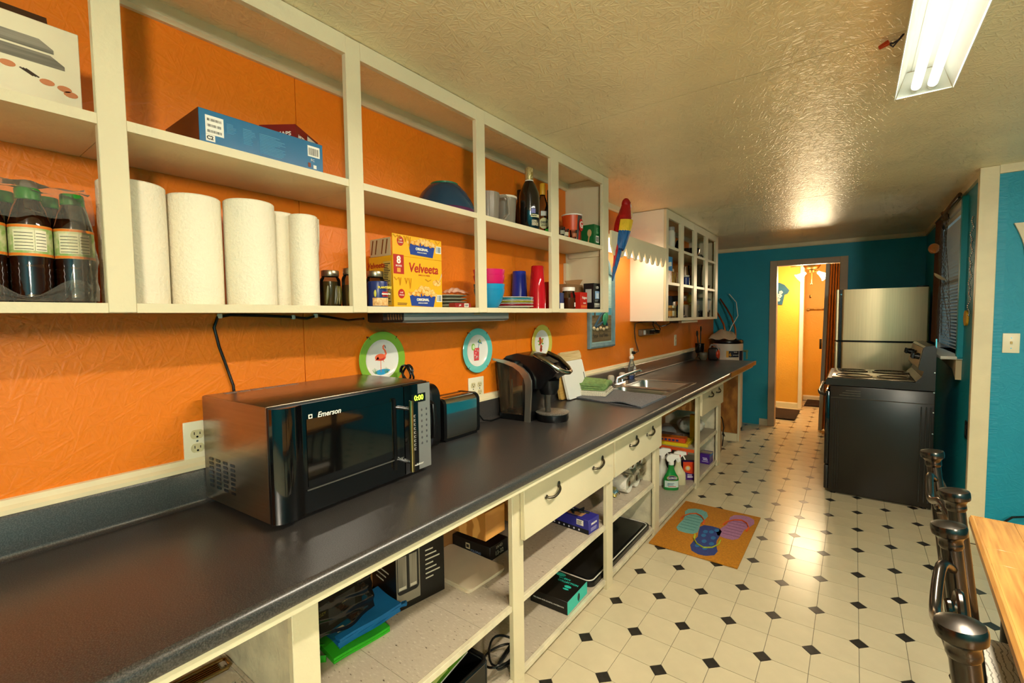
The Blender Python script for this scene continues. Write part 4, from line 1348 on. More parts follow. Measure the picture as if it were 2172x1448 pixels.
RZ0, RZ1 = ZC + 0.0006, ZC + 0.004
for q in ((0.065, 0.155, 2.70, 3.60), (0.518, 0.552, 2.70, 3.60), (0.155, 0.518, 2.70, 2.745), (0.155, 0.518, 3.115, 3.185), (0.155, 0.518, 3.555, 3.60)):
    rim.box(q[0], q[1], q[2], q[3], RZ0, RZ1)
part('rim', rim, SSM, sk, w=True, smooth=False)
for y in (2.93, 3.37):
    part('drain', B().lathe([(0, 0.002), (0.035, 0.002), (0.042, 0.004), (0.045, 0.0), (0, 0)], 20, Matrix.Translation((0.34, y, ZC - 0.1562))), CHROME, sk, w=True)
rk = thing('sink_rack', 'black coated wire rack standing in the near sink bowl', 'rack', (0.34, 2.93, ZC - 0.150))
for k in range(12):
    y = 2.775 + 0.028 * k
    part('wire', B().tube([(0.19, y, ZC - 0.05), (0.195, y, ZC - 0.138), (0.20, y, ZC - 0.143), (0.48, y, ZC - 0.143), (0.485, y, ZC - 0.138), (0.49, y, ZC - 0.05)], 0.0022, 6), BLACK, rk, w=True)
for k in range(9):
    x = 0.215 + 0.032 * k
    part('wire', B().tube([(x, 2.765, ZC - 0.05), (x, 2.77, ZC - 0.138), (x, 2.775, ZC - 0.1475), (x, 3.085, ZC - 0.1475), (x, 3.09, ZC - 0.138), (x, 3.095, ZC - 0.05)], 0.0022, 6), BLACK, rk, w=True)
part('rim_wire', B().tube([(x, y, ZC - 0.05) for x, y in rrect(0.19, 0.49, 2.765, 3.095, 0.03)], 0.003, 7, closed=True), BLACK, rk, w=True)
# faucet
fc = thing('faucet', 'chrome kitchen faucet with two clear knobs behind the sink', 'faucet', (0.105, 3.16, ZC + 0.004))
part('deck_plate', B().prism(rrect(-0.026, 0.026, -0.125, 0.125, 0.026), 0.0, 0.022), CHROME, fc)
for s in (-1, 1):
    k_ = part('knob', B().lathe([(0, 0.032), (0.018, 0.034), (0.024, 0.046), (0.024, 0.075), (0.017, 0.084), (0, 0.085)], 14, Matrix.Translation((0, s * 0.10, 0))), glassy('clear_acrylic', '#e8e2d2', 0.06, 0.45), fc)
    part('knob_stem', B().lathe([(0.014, 0.022), (0.012, 0.034), (0, 0.036)], 12, Matrix.Translation((0, s * 0.10, 0))), CHROME, k_)
part('spout', B().tube([(0, 0, 0.02), (0.0, 0.004, 0.05), (0.03, 0.03, 0.066), (0.09, 0.09, 0.092), (0.125, 0.13, 0.108), (0.133, 0.138, 0.098)], [0.015, 0.014, 0.011, 0.0095, 0.0095, 0.011], 12), CHROME, fc)
# dish soap
sp = thing('soap_bottle', 'clear dish soap bottle with a white cap and blue liquid by the faucet', 'bottle', (0.062, 3.545, ZC))
part('bottle', B().lathe([(0, 0.002), (0.036, 0.002), (0.040, 0.012), (0.040, 0.08), (0.036, 0.11), (0.022, 0.145), (0.016, 0.16), (0.016, 0.168), (0, 0.168)], 20, None, 0.7, 1.0), glassy('clear_bottle', '#eef0ee', 0.05, 0.85, '#9a9a96'), sp)
part('liquid', B().lathe([(0, 0.004), (0.033, 0.004), (0.036, 0.012), (0.036, 0.035), (0, 0.035)], 18, None, 0.68, 1.0), mat('soap_blue', '#1d4fae', 0.2), sp)
part('cap', B().lathe([(0.019, 0.168), (0.019, 0.186), (0.010, 0.19), (0.009, 0.205), (0, 0.206)], 16), WHITE, sp)
decal('label_sticker', [ellipse(0, 0.075, 0.026, 0.034, 20)], WHITEPRINT, sp, PX(0.0285, 0, 0))
text('Dawn', 0.016, flat('#2b57a8'), sp, PX(0.029, 0, 0.08))
# ---- plate rack: three decorated plates on the wall
def wall_plate(y, z, rim_c, label, motif):
    t = thing('wall_plate', label, 'plate', (0.002, y, z - 0.11), 0.0, 'melamine plates hung in a row on the orange wall')
    Mx = Matrix.Translation((0.0, 0, 0.11)) @ Matrix.Rotation(PI / 2, 4, 'Y')
    part('well', B().lathe([(0, 0.003), (0.06, 0.003), (0.071, 0.007), (0.078, 0.012), (0.078, 0.009), (0.06, 0.0), (0, 0.0)], 40, Mx), mat('plate_white', '#e9e6de', 0.16), t)
    part('rim', B().lathe([(0.0782, 0.012), (0.108, 0.016), (0.110, 0.014), (0.108, 0.011), (0.0782, 0.009)], 48, Mx), mat('plate_rim_' + rim_c[1:], rim_c, 0.16), t)
    for a in (0.9, 2.2, 4.0, 5.4):
        part('hanger_wire', B().tube([(0.003, 0.100 * math.cos(a), 0.11 + 0.100 * math.sin(a)), (0.004, 0.113 * math.cos(a), 0.11 + 0.113 * math.sin(a)), (0.0165, 0.112 * math.cos(a), 0.11 + 0.112 * math.sin(a)), (0.0165, 0.100 * math.cos(a), 0.11 + 0.100 * math.sin(a))], 0.0011, 5), DARKPRINT, t)
    motif(t, PX(0.0032, 0, 0.11))
    return t


def flamingo(t, M):
    pink, red, blue, gr = flat('#e8643c'), flat('#c8302a'), flat('#2f9bd0'), flat('#5d9a3a')
    decal('pond', [ellipse(0.008, -0.052, 0.04, 0.013, 20)], blue, t, M)
    decal('leg', [R(-0.004, -0.002, -0.05, 0.0), [(0.004, 0.0), (0.012, -0.012), (0.013, -0.010), (0.006, 0.002)]], pink, t, M, 0.0008)
    decal('body', [ellipse(-0.004, 0.008, 0.026, 0.014, 20, ), [(-0.03, -0.004), (-0.016, 0.012), (-0.010, 0.0)]], pink, t, M, 0.0008)
    neck = [(0.012, 0.01), (0.020, 0.022), (0.016, 0.034), (0.008, 0.042), (0.008, 0.052), (0.014, 0.056), (0.019, 0.052)]
    nb = B().tube([M @ Vector((x, y, 0.0006)) for x, y in neck], [0.006, 0.0055, 0.005, 0.0045, 0.0045, 0.0048, 0.004], 8, flat_=0.15)
    part('neck', nb, pink, t)
    decal('beak', [[(0.018, 0.053), (0.0225, 0.043), (0.0205, 0.042), (0.0165, 0.049)]], flat('#3a2a26'), t, M, 0.001)
    decal('wing', [[(-0.026, 0.0), (0.01, -0.004), (0.016, 0.006), (-0.005, 0.002)]], red, t, M, 0.0012)
    for bx in (-0.03, 0.024):
        decal('grass', [[(bx + 0.003 * k - 0.001, -0.056), (bx + 0.003 * k + 0.001, -0.056), (bx + 0.005 * k - 0.003, -0.032 - 0.003 * abs(k))] for k in (-2, -1, 0, 1, 2)], gr, t, M, 0.0012)


def drink(t, M):
    decal('glass', [[(-0.019, -0.05), (0.017, -0.05), (0.021, 0.012), (-0.021, 0.012)]], flat('#d94a4e'), t, M)
    rnd = random.Random(4)
    decal('ice_cube', [R(x, x + 0.006, z, z + 0.006) for x, z in [(rnd.uniform(-0.017, 0.011), rnd.uniform(-0.046, 0.004)) for _ in range(12)]], flat('#f3c9c6'), t, M, 0.0008)
    decal('lime', [ellipse(-0.024, 0.018, 0.013, 0.017, 18)], flat('#8cc255'), t, M, 0.001)
    decal('lime_inner', [ellipse(-0.022, 0.018, 0.008, 0.011, 16)], flat('#d8ebb8'), t, M, 0.0014)
    decal('straw', [[(0.012, 0.012), (0.015, 0.012), (0.024, 0.05), (0.022, 0.05)]], flat('#3a6a8a'), t, M, 0.0012)
    decal('umbrella', [[(0.008, 0.040), (0.024, 0.056), (0.042, 0.030)]], flat('#2f7f9a'), t, M, 0.0014)
    decal('umbrella_stripe', [[(0.018, 0.042), (0.024, 0.056), (0.032, 0.036)]], flat('#d7d84a'), t, M, 0.0018)


def blossom(t, M):
    rnd = random.Random(5)
    decal('leaf', [ellipse(x, z, 0.011, 0.005, 10) for x, z in ((-0.022, 0.012), (0.022, 0.024), (-0.016, -0.008), (0.02, -0.004))], flat('#6fae4e'), t, M)
    for x, z, c in ((-0.008, 0.024, '#d9482b'), (0.012, 0.012, '#e8a23a'), (-0.006, 0.002, '#dd5a33'), (0.004, -0.022, '#d9603b'), (0.002, -0.040, '#c9402a')):
        decal('petal', [ellipse(x + 0.007 * math.cos(a), z + 0.007 * math.sin(a), 0.006, 0.006, 10) for a in (0, 1.26, 2.5, 3.8, 5.0)], flat(c), t, M, 0.0009)


wall_plate(1.142, 1.244, '#86b53a', 'green-rimmed wall plate with a pink flamingo', flamingo)
wall_plate(1.712, 1.241, '#6cc6bd', 'turquoise-rimmed wall plate with a red iced drink', drink)
wall_plate(2.293, 1.246, '#d6c95a', 'yellow-rimmed wall plate with red blossoms', blossom)

# ================================================================== ON THE WALL SHELVES
def carton(name, label, cat, x0, x1, y0, y1, z, h, m, rotz=0.0, group=None, bev=0.0012):
    """A closed box; returns (root, dx, dy): print goes on PX(dx, 0, 0) (room side) and MY(0, -dy, 0) (camera side)."""
    dx, dy = (x1 - x0) / 2, (y1 - y0) / 2
    t = thing(name, label, cat, ((x0 + x1) / 2, (y0 + y1) / 2, z + 0.0003), rotz, group)
    part('carton', B().box(-dx, dx, -dy, dy, 0, h, bev, 1), m, t)
    return t, dx, dy


# --- left bay, upper shelf: knife set box with an open dark flap
kb, dx, dy = carton('knife_set_box', 'white cardboard box printed with grey knife handles at the far left of the upper shelf', 'box', 0.05, 0.20, -0.12, 0.258, Z_MID, 0.175, mat('box_cream', '#e6dabb', 0.6))
F = PX(dx + 0.0002, 0, 0)
GH = mat('print_steel_grey', '#9b9383', 0.4, color2='#6f685b', scale=3, stretch=(1, 1, 30))
for yy, zz, w in ((0.04, 0.118, 0.16), (0.115, 0.092, 0.10)):
    decal('knife_print', [[(yy - 0.05, zz), (yy + w - 0.05, zz), (yy + w - 0.05, zz + 0.008), (yy + w - 0.07, zz + 0.022), (yy - 0.07, zz + 0.022)]], GH, kb, F)
for yy, zz in ((0.085, 0.076), (0.138, 0.060), (0.163, 0.056), (0.172, 0.048)):
    decal('food_print', [ellipse(yy, zz, 0.011, 0.006, 14)], flat('#c67a4c'), kb, F)
for k in range(3):
    decal('fork_print', [[(0.100 + 0.004 * k, 0.074), (0.118 + 0.004 * k, 0.064), (0.120 + 0.004 * k, 0.066), (0.102 + 0.004 * k, 0.076)]], flat('#4b3a2a'), kb, F)
part('flap', B().box(-0.001, 0.001, -dy + 0.02, dy - 0.02, 0, 0.09, 0, 1, Matrix.Translation((-dx + 0.02, 0, 0.175)) @ Matrix.Rotation(-0.35, 4, 'Y')), mat('flap_brown', '#4a2c10', 0.8), kb)
# --- left bay, lower shelf: a shrink-wrapped pack of iced tea bottles
TEA = mat('dark_tea', '#2a1206', 0.08, coat=0.5)
CAPG = mat('cap_green', '#2f8f2e', 0.35)


def tea(x, y, label):
    t = thing('tea_bottle', label, 'bottle', (x, y, Z_BOT + 0.002), 0.0, 'iced tea bottles in the torn shrink wrap')
    r = 0.0305
    prof = [(0, 0), (r * 0.92, 0.0), (r, 0.006)]
    for k in range(5):
        prof += [(r, 0.012 + 0.013 * k), (r * 0.95, 0.018 + 0.013 * k)]
    prof += [(r, 0.082), (r, 0.150), (r * 0.97, 0.156), (r * 0.80, 0.180), (r * 0.52, 0.202), (r * 0.5, 0.208), (0, 0.208)]
    part('bottle', B().lathe(prof, 22), TEA, t)
    lb = part('label_band', B().lathe([(r + 0.0003, 0.088), (r + 0.0007, 0.088), (r + 0.0007, 0.148), (r + 0.0003, 0.148)], 26), mat('tea_label', '#8aa95a', 0.5, color2='#c9c79a', scale=40, lo=0.45, hi=0.6), t)
    for zz in (0.0885, 0.1425):
        part('orange_stripe', B().lathe([(r + 0.0004, zz), (r + 0.0012, zz), (r + 0.0012, zz + 0.005), (r + 0.0004, zz + 0.005)], 26), flat('#e07a1f'), lb)
    for a, c, w in ((-0.45, '#ded7b4', 0.5), (0.35, '#e7e0c4', 0.28)):
        bb = B()
        bb.grid(lambda u, v, a=a, w=w: ((r + 0.0013) * math.cos(a + w * (u - 0.5) * 2), (r + 0.0013) * math.sin(a + w * (u - 0.5) * 2), 0.098 + 0.04 * v), 6, 1)
        part('fact_panel', bb, flat(c), lb)
        bb = B()
        for k in range(6):
            bb.grid(lambda u, v, a=a, w=w, k=k: ((r + 0.0016) * math.cos(a + w * 0.85 * (u - 0.5) * 2), (r + 0.0016) * math.sin(a + w * 0.85 * (u - 0.5) * 2), 0.1005 + 0.0062 * k + 0.0011 * v), 5, 1)
        part('fact_lines', bb, DARKPRINT, lb)
    part('cap', B().lathe([(r * 0.54, 0.198), (r * 0.62, 0.20), (r * 0.62, 0.218), (r * 0.58, 0.221), (0, 0.221)], 20), CAPG, t)
    return t


tea(0.195, 0.233, 'dark iced tea bottle with a green cap at the right end of the torn pack')
tea(0.195, 0.1695, 'dark iced tea bottle standing second from the right in the torn pack')
tea(0.195, 0.106, 'dark iced tea bottle at the left frame edge, its orange slice label showing')
tea(0.130, 0.205, 'dark iced tea bottle in the back row of the torn pack, right')
tea(0.130, 0.140, 'dark iced tea bottle in the back row of the torn pack, left')
FILM = glassy('shrink_film', '#f6f3ec', 0.10, 0.94, '#e0dccf')
fw = thing('shrink_wrap', 'torn clear shrink wrap around the pack of tea bottles', 'plastic wrap', (0.16, 0.16, Z_BOT + 0.001))
def crinkle(x, y, z, s=0.004):
    return s * (math.sin(41 * y + 17 * z) + math.sin(67 * z + 23 * x + 1.3) + 0.6 * math.sin(120 * y + 90 * z))
def film_end(u, v):      # wraps the right end of the pack
    a = -0.2 + (PI + 0.2) * u
    z = 0.004 + 0.225 * v
    rx, ry = 0.078 - 0.03 * v ** 4, 0.044 - 0.016 * v ** 3
    return (0.002 + rx * math.cos(a), 0.065 + ry * math.sin(a) + crinkle(a, 0, z, 0.0026), z)
part('end_film', B().grid(film_end, 18, 16), FILM, fw)
def film_top(u, v):
    y = -0.10 + 0.20 * v
    a = -0.25 + 1.9 * u
    return (0.0 + 0.070 * math.cos(a) , y, 0.175 + 0.062 * math.sin(a) + crinkle(u, y, u, 0.004))
part('top_film', B().grid(film_top, 12, 22), FILM, fw)
def film_low(u, v):
    y = -0.10 + 0.19 * v
    return (0.072 + crinkle(0, y, u, 0.002), y, 0.002 + 0.045 * u * (0.6 + 0.4 * math.sin(9 * v)))
part('front_film', B().grid(film_low, 6, 20), FILM, fw)

# --- second bay: paper towel rolls below, boxed device and atlas above
TOWEL = mat('quilted_paper', '#f0e7cf', 0.9, kind='noise', var=0.02, scale=5, bump=0.35, bscale=130)


def roll(x, y, r, h, label, tail=False):
    t = thing('paper_towel_roll', label, 'paper towels', (x, y, Z_BOT + 0.0005), 0.0, 'paper towel rolls standing on the wall shelf')
    part('paper', B().lathe([(0.02, 0), (r - 0.002, 0.0), (r, 0.002), (r + 0.0006, h * 0.5), (r, h - 0.003), (r - 0.003, h), (0.02, h), (0.02, 0)], 36), TOWEL, t)
    part('core', B().lathe([(0.0198, 0), (0.0198, h), (0.018, h), (0.018, 0), (0.0198, 0)], 16), CARD, t)
    if tail:
        part('loose_sheet', B().grid(lambda u, v: (r * math.cos(0.15) - 0.01 + 0.005 * u - 0.02 * u, r * math.sin(0.15) + 0.036 * u + 0.004 * math.sin(6 * v) * u - 0.02 * v * u, h * (1 - v) * (1 - 0.02 * u)), 5, 8, 0.0012), TOWEL, t)
    return t


roll(0.140, 0.347, 0.0635, 0.278, 'white paper towel roll beside the tall left stile, first of the row')
roll(0.130, 0.476, 0.0590, 0.275, 'cream paper towel roll second in the row, smooth and slightly yellowed')
roll(0.160, 0.598, 0.0615, 0.280, 'fat embossed paper towel roll in the middle of the shelf')
roll(0.085, 0.712, 0.0500, 0.280, 'thinner paper towel roll tucked behind the loose one')
roll(0.155, 0.755, 0.0400, 0.272, 'nearly used paper towel roll with a loose sheet, last of the row', True)
bb_, dx, dy = carton('device_box', 'flat blue shrink-wrapped retail box lying on the upper shelf', 'box', 0.03, 0.245, 0.455, 0.772, Z_MID, 0.088, mat('box_blue', '#1d6d9c', 0.22, coat=0.6, var=0.05, scale=3))
F = PX(dx + 0.0002, 0, 0)
decal('box_end_print', [R(-dx, dx, 0.001, 0.087)], mat('print_brown', '#6a3413', 0.25, color2='#4a2009', scale=6), bb_, MY(0, -dy - 0.0002, 0))
decal('sticker', [R(-0.145, -0.105, 0.030, 0.075)], WHITEPRINT, bb_, F)
decal('sticker', [R(-0.145, -0.125, 0.014, 0.0295)], WHITEPRINT, bb_, F)
for k in range(3):
    decal('barcode', barcode(-0.141, -0.109, 0.035 + 0.0135 * k, 0.041 + 0.0135 * k, 14, k), DARKPRINT, bb_, F, 0.0009)
text('C2', 0.012, DARKPRINT, bb_, F, (-0.136, 0.022), bold=0.0004)
PB = flat('#4f93b8')
decal('fine_print', lines(-0.098, -0.072, 0.045, 0.070, 7, 3), PB, bb_, F)
decal('fine_print', lines(-0.060, -0.028, 0.030, 0.070, 10, 4), PB, bb_, F)
decal('fine_print', lines(-0.020, 0.050, 0.018, 0.070, 13, 5), PB, bb_, F)
decal('sticker', [R(0.112, 0.148, 0.046, 0.076)], WHITEPRINT, bb_, F)
decal('barcode', barcode(0.115, 0.145, 0.05, 0.07, 14, 9), DARKPRINT, bb_, F, 0.0009)
text('FC', 0.010, WHITEPRINT, bb_, F, (0.126, 0.036))
decal('emblem', [R(0.112, 0.120, 0.016, 0.028)], flat('#8a3d22'), bb_, F)
decal('emblem', [R(0.128, 0.137, 0.014, 0.024)], WHITEPRINT, bb_, F)
bk = thing('road_atlas', 'small dark red boxed map book resting on the blue box', 'book', (0.135, 0.735, Z_MID + 0.0886), 0.62)
part('cover', B().box(-0.052, 0.052, -0.072, 0.072, 0.0, 0.003).box(-0.052, 0.052, -0.072, 0.072, 0.043, 0.046).box(-0.052, 0.052, -0.072, -0.069, 0.003, 0.043).box(0.049, 0.052, -0.069, 0.0, 0.003, 0.043), mat('book_red', '#7c1512', 0.4), bk, smooth=False)
part('pages', B().box(-0.050, 0.0488, -0.0685, 0.070, 0.0035, 0.0425), PAPER, bk)
text('HOTMAPS', 0.015, WHITEPRINT, bk, MY(0, -0.0722, 0.02), bold=0.0003, sx=1.15)
text('HOTMAPS', 0.015, WHITEPRINT, bk, PX(0.0522, -0.025, 0.017), bold=0.0003, shear=0.2)

# --- mason jars and peanuts
LID = mat('tin_lid', '#a79c85', 0.3, 0.9)


def mason(x, y, r, h, fill, label, fill_h, pieces=0):
    t = thing('mason_jar', label, 'jar', (x, y, Z_BOT + 0.0005), 0.0, 'home-canned mason jars on the wall shelf')
    part('glass', B().lathe([(0, 0), (r * 0.92, 0.0), (r, 0.006), (r, h * 0.70), (r * 0.95, h * 0.77), (r * 0.80, h * 0.83), (r * 0.80, h * 0.88), (0, h * 0.88)], 24), glassy('jar_glass', '#e6e9e0', 0.04, 0.93, '#3a3a36'), t)
    part('contents', B().lathe([(0, 0.003), (r * 0.88, 0.004), (r * 0.93, 0.009), (r * 0.93, fill_h), (0, fill_h)], 20), fill, t)
    part('lid', B().lathe([(r * 0.84, h * 0.84), (r * 0.86, h * 0.85), (r * 0.86, h * 0.985), (r * 0.83, h), (0, h)], 26), LID, t)
    rnd = random.Random(int(y * 1000))
    for k in range(pieces):
        a = rnd.uniform(-1.9, 0.9)
        part('pickle', B().tube([(r * 0.9 * math.cos(a), r * 0.9 * math.sin(a), 0.01), (r * 0.93 * math.cos(a + 0.12), r * 0.93 * math.sin(a + 0.12), h * 0.3), (r * 0.9 * math.cos(a + 0.2), r * 0.9 * math.sin(a + 0.2), h * 0.58)], [0.004, 0.007, 0.004], 7), mat('pickle_%d' % (k % 3), ('#6d6a2c', '#8a7f3a', '#4f4a1e')[k % 3], 0.4), t)
    return t


mason(0.085, 0.882, 0.033, 0.122, mat('brine_dark', '#6a5228', 0.2), 'mason jar of dark pickled vegetables, left of the pair by the stile', 0.085, 7)
mason(0.175, 0.905, 0.033, 0.124, mat('brine_brown', '#7a5428', 0.2), 'mason jar of brown liquid with a price sticker, right of the pair', 0.070, 2)
mason(0.140, 1.022, 0.033, 0.126, mat('brine_olive', '#7a6122', 0.2), 'mason jar of sliced pickles behind the peanut can', 0.090, 8)
pn = thing('peanut_can', 'small blue peanut can with a yellow brand name', 'can', (0.232, 0.962, Z_BOT + 0.0005))
part('can', B().lathe([(0, 0), (0.031, 0), (0.032, 0.003), (0.032, 0.078), (0.031, 0.082), (0, 0.082)], 28), mat('can_blue', '#1c2f6e', 0.3), pn)
def cyl_patch(r, a0, a1, z0, z1, n=8):
    return B().grid(lambda u, v: (r * math.cos(a0 + (a1 - a0) * u), r * math.sin(a0 + (a1 - a0) * u), z0 + (z1 - z0) * v), n, 1)
part('red_band', cyl_patch(0.0324, -0.2, 0.9, 0.032, 0.048), flat('#b3201c'), pn)
part('nut_print', cyl_patch(0.0325, -1.2, 0.9, 0.002, 0.028), mat('nut_tan', '#c98f4a', 0.5, color2='#e8c488', scale=120), pn)
part('peanut_figure', B().ball((0.0315 * math.cos(-0.9), 0.0315 * math.sin(-0.9), 0.042), 0.003, 0.006, 0.012), flat('#b8b23c'), pn)
Mt = Matrix.Rotation(-0.35, 4, 'Z') @ PX(0.0328, 0, 0)
text('PLANTERS', 0.0098, flat('#f0d845'), pn, Mt, (0.012, 0.061), bold=0.0003, h=0.0035)
text('PEANUTS', 0.0066, WHITEPRINT, pn, Mt, (0.016, 0.040), bold=0.0003, h=0.003)

# --- big yellow dinner box
vb_, dx, dy = carton('dinner_box', 'large yellow macaroni dinner box with red brand lettering', 'box', 0.068, 0.200, 1.050, 1.292, Z_BOT, 0.182, mat('box_yellow', '#efb11f', 0.35, var=0.03, scale=4), 0.02)
part('lid_panel', B().box(dx - 0.004, dx, -dy, dy, 0.1822, 0.258, 0.0008, 1), mat('box_yellow', '#efb11f'), vb_)
part('side_flap', B().box(-dx + 0.01, dx - 0.012, -dy, -dy + 0.0015, 0.1822, 0.245), mat('flap_cream', '#cbb78e', 0.6), vb_)
F = PX(dx + 0.0002, 0, 0)
RED, BLUE, SHELL, SAUCE = flat('#b3261b', 0.4), flat('#1f3f94', 0.4), mat('shell_pasta', '#e6a845', 0.4, color2='#f3cf8a', scale=90), flat('#d8902a', 0.4)
for z0 in (0.002, 0.188):
    decal('bowl_print', [[(-0.050, z0 + 0.052), (0.085, z0 + 0.046), (0.072, z0 + 0.0), (-0.040, z0 + 0.004)]], BLUE, vb_, F)
    rnd = random.Random(3)
    hb = B()
    for k in range(34):
        t_ = rnd.uniform(-1, 1)
        yy = 0.018 + 0.066 * t_
        zz = z0 + 0.045 + rnd.uniform(0, (0.030 if z0 < 0.1 else 0.016) * (1 - t_ * t_))
        hb.prism(ellipse(yy, zz, 0.0085, 0.0065, 10), 0, 0.0006 + 0.0001 * k, 'z', F)
    part('pasta_print', hb, SHELL, vb_, smooth=False)
    decal('sauce_drip', [[(-0.052 + 0.02 * k, z0 + 0.054), (-0.032 + 0.02 * k, z0 + 0.054), (-0.036 + 0.02 * k, z0 + 0.044 - 0.004 * (k % 3)), (-0.046 + 0.02 * k, z0 + 0.043 - 0.004 * (k % 2))] for k in range(7)], SAUCE, vb_, F, 0.0012)
    text('ORIGINAL', 0.0135, WHITEPRINT, vb_, F, (0.016, z0 + 0.026), bold=0.0004, h=0.002)
    text('SHELLS & CHEESE', 0.0062, WHITEPRINT, vb_, F, (0.016, z0 + 0.014), h=0.002)
    decal('seal', [ellipse(-0.086, z0 + 0.046, 0.0155, 0.017, 20)], RED, vb_, F)
    text('real', 0.009, WHITEPRINT, vb_, F, (-0.086, z0 + 0.051), h=0.001)
    text('cheese', 0.008, WHITEPRINT, vb_, F, (-0.086, z0 + 0.042), h=0.001)
    decal('barcode_patch', [R(0.088, 0.118, z0 + 0.020, z0 + 0.047)], WHITEPRINT, vb_, F)
    decal('barcode', barcode(0.091, 0.116, z0 + 0.023, z0 + 0.045, 12, 4), flat('#4f6a78'), vb_, F, 0.0009)
DRIP = flat('#d59a25', 0.4)
for z0 in (0.107, 0.256):
    pts = [(-0.120, z0)]
    drip = B()
    for a, b_, dep in ((-0.118, -0.098, 0.012), (-0.098, -0.088, 0.030), (-0.070, -0.058, 0.024), (-0.052, -0.040, 0.04), (0.03, 0.06, 0.010), (0.085, 0.112, 0.016)):
        drip.tube([F @ Vector((a, z0 - 0.002, 0.0006)), F @ Vector(((a + b_) / 2, z0 - dep, 0.0006)), F @ Vector((b_, z0 - 0.002, 0.0006))], 0.0035, 6, flat_=0.2)
    part('drip_print', drip, DRIP, vb_)
text('Velveeta', 0.047, RED, vb_, F, (0.024, 0.143), bold=0.0008, shear=0.15, sx=0.92, h=0.0008, name='brand_lettering')
text('SHELLS & CHEESE', 0.0075, RED, vb_, F, (0.026, 0.119))
decal('red_panel', [R(-0.1195, -0.072, 0.118, 0.186)], RED, vb_, F)
text('8', 0.036, WHITEPRINT, vb_, F, (-0.096, 0.166), bold=0.0012, h=0.0012)
text('BOXES', 0.009, WHITEPRINT, vb_, F, (-0.096, 0.146), h=0.0012)
decal('mini_box_print', [R(-0.104, -0.088, 0.124, 0.139)], flat('#d99a3a'), vb_, F, 0.0012)
decal('net_weight', lines(-0.105, -0.055, 0.008, 0.018, 2, 5), DARKPRINT, vb_, F)
decal('spoon_print', [ellipse(0.092, 0.094, 0.022, 0.012, 14)], SHELL, vb_, F)
decal('spoon_handle', [[(0.105, 0.10), (0.119, 0.124), (0.119, 0.132), (0.108, 0.108)]], flat('#c8c8c4'), vb_, F, 0.001)
F2 = MY(0, -dy - 0.0002, 0)
decal('nutrition_panel', [R(0.015, 0.055, 0.008, 0.162)], flat('#d6b45c'), vb_, F2)
decal('nutrition_print', lines(0.018, 0.052, 0.012, 0.158, 24, 8), DARKPRINT, vb_, F2, 0.0009)
text('Velveeta', 0.028, RED, vb_, F2, (-0.026, 0.150), bold=0.0005, shear=0.15)
for k in range(4):
    decal('utensil_print', [[(-0.052 + 0.028 * k - (0.006 if k % 2 else 0), 0.190), (-0.047 + 0.028 * k - (0.006 if k % 2 else 0), 0.190), (-0.036 + 0.028 * k - (0.006 if k % 2 else 0), 0.240), (-0.042 + 0.028 * k - (0.006 if k % 2 else 0), 0.240)]], flat('#7a3d12'), vb_, F2)
solo('black_tray', B().box(0.03, 0.06, 1.305, 1.318, Z_BOT + 0.0005, Z_BOT + 0.165, 0.002), BLACK, 'thin black tray standing on edge behind the yellow dinner box', 'tray')

# --- glass plates and small red carton
gl = glassy('pressed_glass', '#cfd0b4', 0.12, 0.45)
for k in range(4):
    solo('glass_plate', B().lathe([(0, 0), (0.05, 0), (0.085, 0.010), (0.085, 0.013), (0.05, 0.004), (0, 0.004)], 32, Matrix.Translation((0.11, 1.405, Z_BOT + 0.001 + 0.0135 * k))), gl, 'textured green glass plate in the stack of four, ' + ('bottom one', 'second from the bottom', 'third from the bottom', 'top one')[k], 'plate', 'pressed glass plates stacked on the shelf')
rb, dx, dy = carton('small_red_carton', 'small flat red carton with a barcode in front of the glass plates', 'box', 0.215, 0.252, 1.31, 1.40, Z_BOT, 0.018, mat('carton_red', '#8f1f1a', 0.4))
decal('barcode_patch', [R(0.005, 0.030, 0.002, 0.016)], WHITEPRINT, rb, PX(dx + 0.0002, 0, 0))
decal('barcode', barcode(0.007, 0.028, 0.004, 0.014, 10, 2), DARKPRINT, rb, PX(dx + 0.0002, 0, 0), 0.0009)
text('Jell', 0.010, WHITEPRINT, rb, PX(dx + 0.0002, -0.02, 0.009))
solo('clear_bag', B().grid(lambda u, v: (0.10 + 0.10 * u, 1.36 + 0.10 * v, Z_BOT + 0.0595 + 0.022 * math.sin(PI * u) * math.sin(PI * v) + 0.006 * abs(math.sin(13 * u + 5 * v))), 14, 14), glassy('pink_film', '#f0c8b4', 0.1, 0.75), 'crumpled clear plastic bag on the glass plates', 'plastic bag')

# --- stacked bowls, plates and tumblers
def bowl_at(x, y, z, r, h, color, label, group):
    b = B().lathe([(0, 0.003), (r * 0.50, 0.0), (r * 0.55, 0.002), (r * 0.80, h * 0.35), (r * 0.96, h * 0.8), (r, h), (r - 0.002, h), (r * 0.93, h * 0.8), (r * 0.77, h * 0.37), (r * 0.5, 0.006), (0, 0.006)], 32, Matrix.Translation((x, y, z)))
    return solo('bowl', b, mat('bowl_' + color[1:], color, 0.3), label, 'bowl', group)


